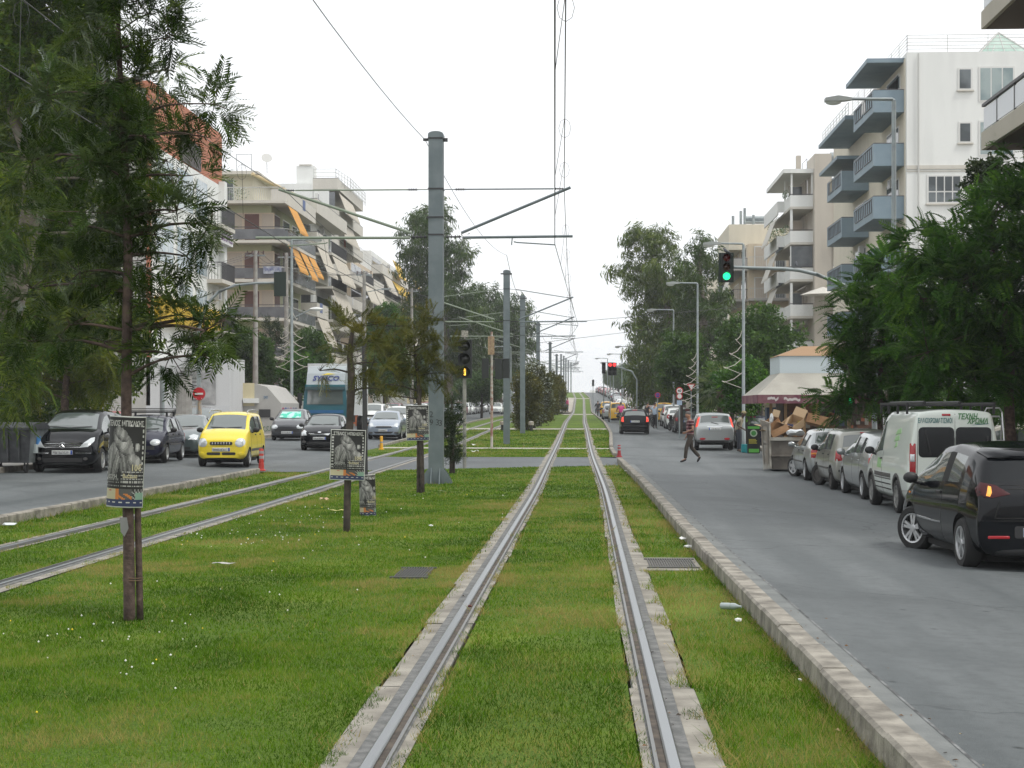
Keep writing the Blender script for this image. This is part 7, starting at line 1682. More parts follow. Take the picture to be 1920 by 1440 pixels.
tree('eucalyptus_tree','second darker eucalyptus just left of the green traffic light',B,pxtrunk([(1325,780,.5),(1322,680,.42),(1318,580,.3),(1312,500,.14),(1314,465,.06)],Y,B),
 pxblobs([(1314,468,22,22),(1330,495,26,22,1),(1300,505,22,22,-1,.8),(1290,560,26,26,1),(1325,560,36,30),(1350,600,28,30,-2,.8),(1300,620,40,30,2),(1340,650,34,30),(1280,660,34,32,-1),(1300,700,30,26),(1255,690,24,30,1,.8)],Y,B,1.),'hang',1.05,2.7,LF_EUCD,M_BARKG,seed=43,twigs=4,up=-.1)
# tall eucalyptus, left
Y = 172; B = gp(842,Y,.1)
tree('eucalyptus_tree','tall eucalyptus rising behind the thick tram pole',B,pxtrunk([(842,790,.6),(840,700,.52),(832,600,.42),(815,500,.28),(803,420,.1)],Y,B),
 pxblobs([(800,400,28,20),(780,425,30,26,2),(822,430,28,28,-2),(800,465,40,28),(850,465,26,20,1,.7),(775,500,24,28,2,.8),(825,505,40,32),(868,490,18,20,0,.5),(800,545,40,34,2),(850,555,40,34,-2),(785,590,28,34),(830,610,44,36,2),(885,590,36,36,-2),(870,640,40,34),(820,670,44,32,1),(880,690,30,26,0,.8)],Y,B,1.),'hang',1.2,2.7,LF_EUCD,M_BARKG,seed=45,twigs=4,up=-.1)
Y = 215; B = gp(935,Y,.1)
tree('eucalyptus_tree','dark eucalyptus group left of the second and third tram poles',B,pxtrunk([(935,770,.6),(930,660,.45),(925,560,.2)],Y,B),
 pxblobs([(905,560,28,26),(925,600,34,30),(890,620,34,36,2),(950,590,26,30,-2),(975,600,22,30),(960,640,36,34),(915,660,40,34,2),(985,640,20,30,-2,.8),(885,680,30,30),(940,700,40,30),(985,690,20,24,0,.8)],Y,B,1.),'hang',1.4,2.7,LF_EUCD,M_BARKG,seed=47,twigs=4,up=-.1)
# ordinary street trees: one of each kind, then copies
def street_tree(label, B, H, w, leaf, seed, group=None, kind='broad', size=.5, cat='tree'):
    rg = random.Random(seed); bl = []
    for k in range(11): a = rg.uniform(0,2*PI); q = rg.random()**.5*w*.55; bl.append((q*math.cos(a),q*math.sin(a),H*(.50+.38*rg.random())-.1*q,w*rg.uniform(.28,.42),w*rg.uniform(.28,.42),H*rg.uniform(.11,.17)))
    bl.append((0,0,H*.86,w*.35,w*.35,H*.13))
    return tree('street_tree',label,B,[(0,0,-.1,.14),(.03,0,H*.3,.12),(0,.03,H*.6,.07),(0,0,H*.85,.03)],bl,kind,size,2.6,leaf,M_BARKD,group,seed=seed,twigs=3)
def gpx(x, Y): return Vector((x+sx(Y),Y,hxy(x+sx(Y),Y)+.1))
street_tree('bright green round tree left of the festive lamp, right pavement',gp(1276,98,.1),5.6,1.9,LF_STR,51)
street_tree('bright green tree behind the palm beside the kiosk',gp(1425,84,.1),6.6,2.6,LF_STR,52)
street_tree('dark green low tree between palm and kiosk',gp(1400,72,.1),3.9,1.7,LF_JAC,53)
street_tree('dense green tree behind the silver sport utility car',gp(1310,100,.1),4.2,1.8,LF_JAC,54)
street_tree('dark green street tree right of the sport utility car roof',gp(1372,92,.1),4.0,1.8,LF_STR,50)
street_tree('green tree at the left pavement before the green washed block',gp(585,108,.1),6.6,2.0,LF_STR,55)
street_tree('dark narrow conifer like tree by the left festive lamp',gp(507,104,.1),7.2,1.1,LF_CYP,56,kind='needle')
street_tree('light green bushy tree above the graffiti shed',gp(456,100,.1),6.2,2.4,LF_STR,57)
street_tree('dark green tree between the lorry and the festive lamp',gp(560,100,.1),4.8,1.7,LF_JAC,58)
street_tree('green roof garden like treetop below the yellow awnings',gp(725,150,.1),10.5,3.2,LF_JAC,59)
street_tree('bright green tree beyond the tram signal on the left pavement',gp(903,160,.1),4.6,3.2,LF_STR,60)
street_tree('green tree behind the bronze poster tree, right of the lorry',gp(720,118,.1),5.6,2.6,LF_STR,48)
pr = street_tree('round clipped street tree in the green row far up the right pavement',gpx(9.3,158),5.2,2.5,LF_STR,61,'street trees far up the right side',size=.6)
rg = random.Random(4)
for k in range(34):
    c = copy_tree(pr); Yq = 165+8.2*k; c.location = gpx(9.4+rg.uniform(-.4,.4),Yq); c.rotation_euler[2] = rg.uniform(0,6.3); q = rg.uniform(.85,1.2); c.scale = (q,q,q*rg.uniform(.9,1.1))
pl = street_tree('round green street tree in the row far along the left pavement',gpx(-17.4,170),5.6,2.6,LF_STR,62,'street trees far along the left side',size=.65)
for k in range(18):
    c = copy_tree(pl); Yq = 180+12*k; c.location = gpx(-17.2+rg.uniform(-.5,.5),Yq); c.rotation_euler[2] = rg.uniform(0,6.3); q = rg.uniform(.85,1.3); c.scale = (q,q,q)
# palms
LF_PALM = leafmat('palm_leaf',(.030,.055,.014),(.060,.095,.024),(.16,.20,.045),.25,.03)
def palm(label, B, H, Lf, n, seed, fan=True):
    rg = np.random.default_rng(seed); t = thing('palm_tree',label,'palm',B); mb = MB(); mb.lathe([(.26,-.1),(.22,.3),(.20,H*.6),(.27,H-.2),(.16,H)],12); mb.build('trunk', mat('palm_trunk',(.06,.04,.03),.95,col2=(.13,.09,.06),scale=9,bump=.8), t)
    q = []
    for k in range(n):
        a = rg.uniform(0,2*PI); e = rg.uniform(-.7,1.35); d = np.array([math.cos(a)*math.cos(e),math.sin(a)*math.cos(e),math.sin(e)]); L = Lf*rg.uniform(.8,1.1); p = np.array([0,0,H-.1]); s = np.cross(d,[0,0,1.]); s /= np.linalg.norm(s); nn = np.cross(s,d)
        if fan:
            c = p+d*L*.5; q.append(rhomb(p,d,L*.52,.05,nn))
            for j in np.linspace(-1.25,1.25,17): dd = d*math.cos(j)+s*math.sin(j)+np.array([0,0,-.22-.2*rg.random()]); q.append(rhomb(c,dd,L*.55*(.75+.25*math.cos(j)),.055,nn))
        else:
            for j in range(16):
                f = .1+.9*j/16; c = p+d*L*f+np.array([0,0,-.6*L*f*f]); 
                for sg in (-1,1): q.append(rhomb(c,d*.6+s*sg+np.array([0,0,-.5*f-.2]),L*.24*(1-.5*f),.06,nn))
    V = np.array(q).reshape(-1,3); tt = np.repeat(np.clip(rg.beta(2,2.4,len(q)),0,1),4); link('crown',npmesh('crown',V,np.arange(len(V)).reshape(-1,4),LF_PALM,tt),t); return t
palm('fan palm with shaggy fronds beside the festive lamp, right pavement',gp(1352,86,.1),2.6,1.9,46,3)
palm('tall palm with arching fronds before the boxed white balconies',gp(1418,112,.1),6.2,2.6,26,5,fan=False)
palm('smaller arching palm left of the tall one',gp(1385,118,.1),4.8,2.2,24,6,fan=False)
# ============================================================ POSTERS
M_PG = [mat('print_grey_%d'%i,(c,c*.99,c*.93),.6) for i,c in enumerate((.012,.035,.075,.14,.22,.33,.45))]
M_PX = [mat('print_border',(.50,.51,.47),.6), mat('print_cream',(.42,.38,.24),.6), mat('print_orange',(.48,.17,.04),.6), mat('print_green',(.20,.32,.24),.6), mat('print_navy',(.02,.03,.08),.6), mat('print_red',(.38,.06,.06),.6)]
def ell(x,z,cx,cz,a,b,rot):
    c,s = math.cos(rot),math.sin(rot); dx,dz = x-cx,z-cz; u = (dx*c+dz*s)/a; v = (-dx*s+dz*c)/b; return u*u+v*v, u, v
FIG = [(.36,.60,.30,.13,.35,.30),(.22,.50,.07,.20,-.25,.32),(.40,.50,.07,.22,-.45,.30),(.62,.56,.13,.27,.75,.26),(.50,.72,.24,.12,-.5,.36),(.47,.80,.16,.07,-.35,.33),(.78,.50,.20,.07,-.35,.34),(.16,.42,.035,.11,-.2,.30),(.32,.40,.04,.13,-.35,.28),(.80,.66,.05,.05,0,.42),(.55,.46,.10,.10,.3,.24)]
def art(x, z):
    """printed design: 0..6 greys, 10.. colours"""
    if x < .025 or x > .975 or z < .018 or z > .985: return 10
    if z < .085: return 14 if not (.05 < z < .07 and (int(x*34)%5 in (1,2))) else 6
    if z < .20:
        if x < .38: return 11 if not (.20 < x < .27 and .175 < z < .19) else 15
        if x < .47: return 12
        if x < .72: return 12 if (x+z*3) % .2 < .09 and z < .15 else 2
        return 13 if x > .80 and z < .165 else (5 if (int(x*40)+int(z*60))%3 == 0 else 1)
    if .045 < x < .085 and .25 < z < .90: return 6 if int(z*34)%2 == 0 else 0
    if .90 < x < .94 and .42 < z < .90: return 6 if int(z*34)%2 == 0 else 0
    if x > .50 and .22 < z < .40 and int(z*52)%2 == 0 and (int(x*60)*7+int(z*52)*5)%11 > 2: return 5
    if x < .46 and .215 < z < .32 and int(z*60)%2 == 0 and (int(x*50)*5+int(z*60)*3)%9 > 3: return 4
    g = .02
    for cx,cz,a,b,rot,val_ in FIG:
        d,u,v = ell(x,z,cx,cz,a,b,rot)
        if d < 1: g = val_*(.55+.45*(1-d))+.10*v*abs(v)+.05*math.sin(9*u)
    if z < .30: g *= max(0,(z-.20)/.10)
    return min(6,max(0,int(g*15)))
def poster(label, u, v, Y, w, h, roll=0., bend=None, yaw=0., torn=0., parent_loc=None):
    c = pt(u,v,Y); t = thing('poster',label,'poster',c,yaw,'concert posters tied to the trunks'); nx,nz = 54,78
    Rm = Matrix.Rotation(roll,3,'Y')
    def pos(x, z, o=0.):
        xx = (x-.5)*w; zz = (z-.5)*h; wv = .006*math.sin(7*z+3*x)
        if bend: a = xx/bend; p = Vector(((bend+o)*math.sin(a), bend-(bend+o)*math.cos(a)+wv, zz))
        else: p = Vector((xx, -o+wv*1.6, zz))
        return Rm@p
    V = [pos(i/nx,j/nz) for j in range(nz+1) for i in range(nx+1)]; F = []; mi = []
    for j in range(nz):
        for i in range(nx): F.append((j*(nx+1)+i,j*(nx+1)+i+1,(j+1)*(nx+1)+i+1,(j+1)*(nx+1)+i)); k = art((i+.5)/nx,(j+.5)/nz); mi.append(k if k < 7 else k-3)
    n = len(V); V += [pos(i/nx,j/nz,-.004) for j in range(nz+1) for i in range(nx+1)]; F += [tuple(q+n for q in f[::-1]) for f in F[:nx*nz]]; mi += [7]*(nx*nz)
    ring = [i for i in range(nx+1)]+[(j*(nx+1)+nx) for j in range(1,nz+1)]+[nz*(nx+1)+i for i in range(nx-1,-1,-1)]+[j*(nx+1) for j in range(nz-1,0,-1)]
    for a,b in zip(ring,ring[1:]+ring[:1]): F.append((b,a,a+n,b+n)); mi.append(7)
    mb = MB(); mb.add(V,F); mb.m = mi; mb.build('sheet', M_PG+M_PX, t, smooth='all')
    def write(txt, size, cx, cz, m, width):
        me = text_mesh(txt,size,width=width,bold=.002)
        for q in me.vertices: q.co = pos(.5+(q.co.x)/w+(cx-.5), cz+q.co.y/h, .003)
        me.materials.clear(); me.materials.append(m); me.name = 'lettering'; link('lettering',me,t)
    write('ΣΤΕΛΙΟΣ ΜΠΙΚΑΚΗΣ',.062,.5,.915,M_PG[6],w*.84); write('10€',.075,.80,.435,M_PX[1],w*.2); write('ΛΕΣΧΗ',.04,.27,.335,M_PG[5],w*.3); write('Βεάκειο',.045,.68,.345,M_PX[1],w*.28)
    return t
poster('tall poster bent round the nearest tree trunk, showing a grey figure',228,866,13.09,.42,.76,roll=R(2.5),bend=.165,yaw=R(-3))
poster('large flat poster facing the camera on the bronze olive tree',652,853,22.68,.50,.72,roll=R(1.8),yaw=R(3))
poster('low poster wrapped round the slim dark post just above the grass',687,929,26.3,.50,.68,roll=R(-1.5),bend=.135)
poster('poster on the twin stems beside the thick tram pole',783,793,33.45,.48,.74,roll=R(-1.5),yaw=R(4))
mb = MB(); mb.poly([(-.04,-.058,.07),(.02,-.06,.07),(.035,-.058,-.02),(.0,-.06,-.09),(-.03,-.062,-.05)]); mb.poly([(-.03,-.062,-.05),(.0,-.06,-.09),(.035,-.056,-.02),(.02,-.054,.07),(-.04,-.054,.07)]); o = mb.build('torn_tape', mat('grey_tape',(.19,.19,.185),.4)); o.location = pt(237,985,13.12); tag(o,'torn grey tape stuck to the nearest trunk under the poster','tape')
# ============================================================ RUBBISH CONTAINERS AND STALL CLUTTER
M_ZINC = mat('dirty_zinc',(.19,.21,.21),.55,.35,col2=(.10,.115,.12),scale=3.5,coord='Object'); M_DKPL = mat('grimy_dark_metal',(.035,.037,.042),.6,.2,col2=(.065,.07,.075),scale=4,coord='Object')
Y = 40.0; x = gx(24,Y); t = thing('rubbish_container','grey four wheeled metal rubbish container, lid shut, by the black car','rubbish container',(x,Y,hxy(x,Y)),R(-5))
mb = MB(); hw,hd = .72,.52
vs = [(-hw*.88,-hd*.88,.24),(hw*.88,-hd*.88,.24),(hw*.88,hd*.88,.24),(-hw*.88,hd*.88,.24),(-hw,-hd,1.08),(hw,-hd,1.08),(hw,hd,1.08),(-hw,hd,1.08)]
mb.add(vs,[(3,2,1,0),(4,5,6,7),(1,2,6,5),(2,3,7,6),(3,0,4,7)],0); mb.add(vs,[(0,1,5,4)],1)
for xx in (-.5,-.2,.1,.4): mb.box(xx-.02,xx+.02,-hd-.015,-hd*.9,.3,1.05,1)
mb.build('bin_body',[M_ZINC,M_DKPL],t)
mb = MB(); pr = [(-hd-.05,1.085),(-hd-.05,1.13)]+[(hd*math.sin(R(a)),1.12+.14*math.cos(R(a))) for a in range(-70,71,20)]+[(hd+.05,1.13),(hd+.05,1.085)]; mb.prism(pr,-hw-.03,hw+.03,Matrix(((0,0,1,0),(1,0,0,0),(0,1,0,0),(0,0,0,1)))); mb.build('lid',M_DKPL,t)
for sx_ in (-1,1):
    for sy_ in (-1,1):
        mb = MB(); M = Matrix.Translation((sx_*.52,sy_*.36,.10))@Matrix.Rotation(PI/2,4,'Y'); mb.lathe([(.02,-.03),(.10,-.03),(.10,.03),(.02,.03)],16,M); mb.box(sx_*.52-.045,sx_*.52-.038,sy_*.36-.04,sy_*.36+.04,.08,.25); mb.box(sx_*.52+.038,sx_*.52+.045,sy_*.36-.04,sy_*.36+.04,.08,.25); mb.build('castor',M_TYRE,t)
for a,b_,c,m in ((.75,.40,.80,'sticker_blue'),(.74,.15,.6,'sticker_pale2')): mb = MB(); mb.box(hw*.985-.06,hw*.985+.012,-.3+b_*.4,-.1+b_*.4,c-.12,c+.1); mb.build('sticker', mat(m,(.05,.2,.45) if 'blue' in m else (.45,.5,.5),.6), t)
Y = 51; x = gx(1464,Y); zg = hxy(x,Y); t = thing('rubbish_skip','rusty pale steel skip with a raised end flap, heaped with cardboard','skip',(x,Y,zg))
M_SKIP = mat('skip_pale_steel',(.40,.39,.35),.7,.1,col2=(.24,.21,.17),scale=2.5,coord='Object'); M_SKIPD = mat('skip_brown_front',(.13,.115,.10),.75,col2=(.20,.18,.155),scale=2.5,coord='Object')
X = lambda u: gx(u,Y)-x; zr = 1.77-(820-767)/ppm(Y)-zg
mb = MB(); a,b_ = X(1440),X(1440)+1.9
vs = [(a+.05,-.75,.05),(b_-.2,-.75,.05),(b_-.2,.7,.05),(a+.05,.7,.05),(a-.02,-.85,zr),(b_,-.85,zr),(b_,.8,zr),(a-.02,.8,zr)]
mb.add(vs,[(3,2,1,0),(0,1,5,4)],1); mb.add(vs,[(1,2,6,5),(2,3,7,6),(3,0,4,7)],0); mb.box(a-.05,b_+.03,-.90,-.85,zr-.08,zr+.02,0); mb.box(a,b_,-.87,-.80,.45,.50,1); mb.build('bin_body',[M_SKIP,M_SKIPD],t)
mb = MB(); e = X(1423); zt = 1.77-(785-767)/ppm(Y)-zg
P = [(a-.03,-.86,.08),(a-.18,-.3,.02),(e+.02,-.2,zt-.03),(a-.06,-.86,zt-.12)]; mb.add(P+[(p[0]+.05,p[1]+.03,p[2]) for p in P],[(0,1,2,3),(7,6,5,4),(0,4,5,1),(1,5,6,2),(2,6,7,3),(3,7,4,0)])
mb.build('end_flap',M_SKIP,t); mb = MB(); P2 = [Vector(p) for p in P]
def onflap(s,q,o=-.02): return P2[0].lerp(P2[1],s).lerp(P2[3].lerp(P2[2],s),q)+Vector((-.012,o,0))
for s0,s1,q0,q1 in ((.12,.22,.1,.95),(.75,.85,.1,.95),(.12,.85,.9,.96),(.12,.85,.5,.55)): mb.add([onflap(s0,q0),onflap(s1,q0),onflap(s1,q1),onflap(s0,q1)],[(0,1,2,3)])
mb.build('flap_rib',M_SKIPD,t)
M_CARD = mat('cardboard',(.36,.21,.11),.9,col2=(.29,.165,.085),scale=6); M_CARDL = mat('pale_cardboard',(.50,.36,.22),.9)
def carton(label, u, v, w, d, h, rot, m=M_CARD, dy=0., opened=True):
    c = pt(u,v,Y+dy); t = thing('cardboard_box',label,'cardboard box',c); t.rotation_euler = rot
    mb = MB(); e = .006
    mb.box(-w/2,w/2,-d/2,d/2,0,.01); mb.box(-w/2,w/2,-d/2,-d/2+e,.01,h); mb.box(-w/2,w/2,d/2-e,d/2,.01,h); mb.box(-w/2,-w/2+e,-d/2+e,d/2-e,.01,h); mb.box(w/2-e,w/2,-d/2+e,d/2-e,.01,h); 
    if not opened: mb.box(-w/2,w/2,-d/2,d/2,h,h+.006)
    mb.build('carton',m,t)
    if opened:
        for s in (-1,1): mb = MB(); M = Matrix.Translation((s*w/2,0,h))@Matrix.Rotation(s*R(50),4,'Y'); mb.box(-.003,.003,-d/2,d/2,.002,w*.45,0,M); mb.build('flap',M_CARDL,t)
        mb = MB(); mb.box(-w/2+.01,w/2-.01,-.025,.025,-.002,-.001); mb.build('tape',M_CARDL,t)
carton('brown open carton at the left of the heap, leaning on the skip flap',1452,808,.5,.4,.38,(R(10),R(-35),R(20)),dy=.1); carton('long carton tilted on the front rim of the skip',1463,815,.6,.35,.22,(R(-8),R(-24),R(10)),dy=-.4)
carton('pale carton lying on its side in the middle of the heap',1487,803,.6,.45,.3,(R(20),R(-28),R(40)),M_CARDL,dy=.2); carton('flattened carton at the right of the heap above the silver saloon',1532,798,.7,.5,.3,(R(-12),R(14),R(-15)),M_CARD,dy=.3); carton('small closed carton under the pale one',1478,817,.4,.4,.22,(0,R(8),R(30)),M_CARD,dy=-.1,opened=False)
def crumple(name, label, cat, loc, r, m, seed, sq=(1,1,.6), sub=2):
    bm = bmesh.new(); bmesh.ops.create_icosphere(bm,subdivisions=sub,radius=r); rg = random.Random(seed)
    for v in bm.verts: v.co = Vector((v.co.x*sq[0],v.co.y*sq[1],v.co.z*sq[2]))*rg.uniform(.55,1.2)
    lo = min(v.co.z for v in bm.verts)
    for v in bm.verts: v.co.z -= lo
    me = bpy.data.meshes.new(name); bm.to_mesh(me); bm.free(); me.materials.append(m); o = link(name,me); o.location = loc; return tag(o,label,cat)
M_BAGW = mat('white_bag',(.62,.65,.67),.4); M_BAGB = mat('blue_bag',(.02,.035,.10),.35)
crumple('rubbish_bag','dark blue rubbish bag on the skip heap','bag',pt(1475,806,51.2),.20,M_BAGB,3); crumple('rubbish_bag','white plastic bag hanging over the skip rim','bag',pt(1490,818,50.4),.24,M_BAGW,4,(1.3,.8,.5)); crumple('rubbish_bag','yellowish bag high on the skip heap','bag',pt(1500,797,51.4),.14,mat('yellow_bag',(.5,.42,.08),.5),5)
o = crumple('loose_paper','white and green leaflet stuck upright behind the skip flap','paper',pt(1446,797,51.0),.16,M_BAGW,6,(.4,1,1.1))
p = gp(1413,66); t = thing('advert_board','black upright advert board with a green round emblem and yellow writing','sign board',(p.x,p.y,p.z)); h = 1.15
mb = MB(); mb.box(-.26,.26,-.02,.02,0,h); mb.box(-.22,.22,.02,.3,0,.03); mb.build('board',M_SIG,t)
mb = MB(); mb.lathe([(.15,0),(.001,.004)],20,Matrix.Translation((0,-.022,.82))@Matrix.Rotation(PI/2,4,'X')); mb.build('round_emblem',mat('emblem_pale',(.40,.50,.38)),t); mb = MB(); mb.lathe([(.10,0),(.001,.004)],20,Matrix.Translation((0,-.027,.82))@Matrix.Rotation(PI/2,4,'X')); mb.build('emblem_centre',mat('emblem_green',(.05,.25,.05)),t)
mb = MB(); rg = random.Random(3)
for k,z in enumerate((.55,.50,.45,.40)): mb.box(-.2,-.2+rg.uniform(.25,.4),-.024,-.021,z,z+.025)
mb.build('writing_line',mat('writing_yellow',(.5,.45,.06)),t); mb = MB(); mb.box(-.2,.22,-.024,-.021,.03,.18); mb.build('green_band',mat('band_green',(.10,.40,.06)),t)
mb = MB(); mb.box(-.24,.24,-.024,-.021,1.0,1.1); mb.build('top_band',MATS['band_green'],t)
for u,Yc,lab in ((1396,67,'teal plastic crate beside the advert board, left one'),(1403,66.6,'teal plastic crate beside the advert board, right one')):
    p = gp(u,Yc); mb = MB(); mb.box(-.13,.13,-.15,.15,0,.34); [mb.box(-.135,.135,-.155,.155,z,z+.03) for z in (.02,.16,.30)]; o = mb.build('plastic_crate',mat('teal_plastic',(.02,.25,.27),.5)); o.location = p; tag(o,lab,'crate')
# step ladder frame on the pavement
Y = 36.5; p = gp(1862,Y,.13); t = thing('step_ladder','bare aluminium step ladder frame standing behind the black hatchback','ladder',p); hh = 1.77-(765-767)/ppm(Y)-p.z
for y0,y1,z1 in ((-.35,0,hh),(.45,.02,hh*.9)):
    mb = MB(); mb.tube([(-.24,y0,0),(-.20,y1,z1-.1),(-.14,y1,z1),(.14,y1,z1),(.20,y1,z1-.1),(.24,y0,0)],.020,8); 
    if y0 < 0: [mb.box(-.22,.22,y0*(1-z/hh)-.04,y0*(1-z/hh)+.04,z,z+.025) for z in (.3,.6,.9,1.15)]
    mb.build('ladder_frame' if y0 < 0 else 'rear_stay',M_ALLOY,t)
# ============================================================ LITTER
def litter(name, label, cat, u, v, mk, z=0.02):
    Yq = (1.77-z)*3000/(v-767); x = gx(u,Yq); o = mk(); o.location = (x,Yq,hxy(x,Yq)+z); return tag(o,label,cat)
def bottle():
    mb = MB(); M = Matrix.Rotation(R(88),4,'Y'); mb.lathe([(.001,0),(.033,.004),(.034,.10),(.030,.11),(.034,.12),(.034,.16),(.014,.21),(.014,.235),(.001,.236)],12,M); o = mb.build('plastic_bottle',mat('clear_plastic',(.30,.35,.34),.12,spec=.8),smooth=True); o.rotation_euler = (0,0,R(-35)); o.scale = (.85,.85,.85); return o
def slip(w,d,m,rz=0.,h=.02):
    def mk():
        mb = MB(); rg = random.Random(int(w*1000+rz*10)); n = 4; vs = [(w*(i/n-.5),d*(j-.5),rg.uniform(.002,h)) for j in (0,1) for i in range(n+1)]
        mb.add(vs+[(a,b,c-.002) for a,b,c in vs],[(i,i+1,n+2+i,n+1+i) for i in range(n)]+[(2*n+2+i+1,2*n+2+i,3*n+3+i,3*n+4+i) for i in range(n)]); o = mb.build('paper_slip',m); o.rotation_euler = (0,0,rz); return o
    return mk
PAP = mat('litter_white',(.66,.67,.65),.7); NEWS = mat('newsprint',(.48,.47,.43),.8,col2=(.2,.18,.15),scale=40)
litter('plastic_bottle','clear plastic bottle lying in the grass by the right kerb','bottle',1352,1134,bottle,.07)
def wad(r,m,seed,sq=(1,1,.6)): return lambda: crumple('litter_wad','x x x x','litter',(0,0,0),r,m,seed,sq,1)
litter('litter','crumpled white paper just below the clear bottle','litter',1383,1163,wad(.035,PAP,1),.03); litter('litter','tiny white scrap against the kerb near the bottom right','litter',1499,1273,wad(.014,PAP,2),.06)
litter('litter','white wrapper by the kerb above the drain grate, long one','litter',1275,1012,slip(.22,.05,PAP,.8,.05),.05); litter('litter','white and blue wrapper lying right beside the kerb near the drain grate','litter',1290,1026,wad(.05,PAP,3,(1.4,1,.5)),.03)
litter('litter','folded newspaper strip on the left lawn','newspaper',420,1060,slip(.26,.10,NEWS,.1,.02),.045); litter('litter','flat brown carton piece on the lawn near the bronze tree','cardboard',608,939,slip(.17,.2,M_CARDL,.1,.05),.06)
litter('litter','yellow plastic strip on the lawn by the bronze tree','litter',632,959,slip(.27,.05,mat('yellow_plastic',(.6,.55,.2)),.05,.03),.05); litter('litter','white plastic bag in the grass at the left photo edge','bag',18,992,wad(.07,M_BAGW,5,(1.6,1,.4)),.03)
litter('litter','small white scrap on the lawn below the thick tram pole','litter',808,988,wad(.03,PAP,6,(1.5,1,.5)),.045); litter('litter','white torn paper left of the foot of the tram signal','litter',828,922,slip(.16,.12,PAP,.3,.04),.05)
litter('litter','white paper shreds beyond the crossing, nearer pair','litter',889,848,slip(.35,.25,PAP,.2,.08),.06); litter('litter','white paper shreds beyond the crossing, farther one','litter',886,838,slip(.30,.25,PAP,-.3,.08),.06); litter('litter','white dropped sheet on the road by the skip','litter',1418,861,slip(.32,.3,PAP,.1,.01),-.10)
litter('litter','rusty brown scrap lying beside the left rail of the near track','litter',881,1139,wad(.022,mat('rust_scrap',(.12,.03,.02)),8),.05); litter('litter','pale scrap on the verge near the dark red bollard','litter',1175,883,slip(.14,.12,PAP,.4,.03),.05)
# ============================================================ PEOPLE
M_SKIN = mat('skin_tan',(.36,.19,.12),.55); M_SKIND = mat('skin_dark',(.07,.035,.022),.5); M_HAIR = mat('dark_hair',(.02,.016,.014),.6); M_HAIRG = mat('greying_hair',(.09,.08,.075),.7); M_EYE = mat('eye_dark',(.01,.008,.008),.2); M_LIP2 = mat('lip',(.22,.07,.06),.5)
M_STRIPE = mat('striped_polo',(.12,.012,.022),.85); M_STRN = mat('stripe_dark',(.012,.010,.016),.85); M_STRW = mat('stripe_pale',(.30,.22,.22),.85)
def skin(name, verts, edges, radii, m, parent, sub=2, root=0):
    me = bpy.data.meshes.new(name); me.from_pydata([tuple(v) for v in verts],edges,[]); o = link(name,me); o.modifiers.new('k','SKIN')
    for i,d in enumerate(o.data.skin_vertices[0].data): r = radii[i]; d.radius = r if isinstance(r,tuple) else (r,r); d.use_root = (i == root)
    s = o.modifiers.new('s','SUBSURF'); s.levels = sub; s.render_levels = sub
    dg = bpy.context.evaluated_depsgraph_get(); fin = bpy.data.meshes.new_from_object(o.evaluated_get(dg)); bpy.data.objects.remove(o); bpy.data.meshes.remove(me)
    for q in (m if isinstance(m,list) else [m]): fin.materials.append(q)
    fin.polygons.foreach_set('use_smooth',[True]*len(fin.polygons)); fin.name = name
    return link(name,fin,parent)
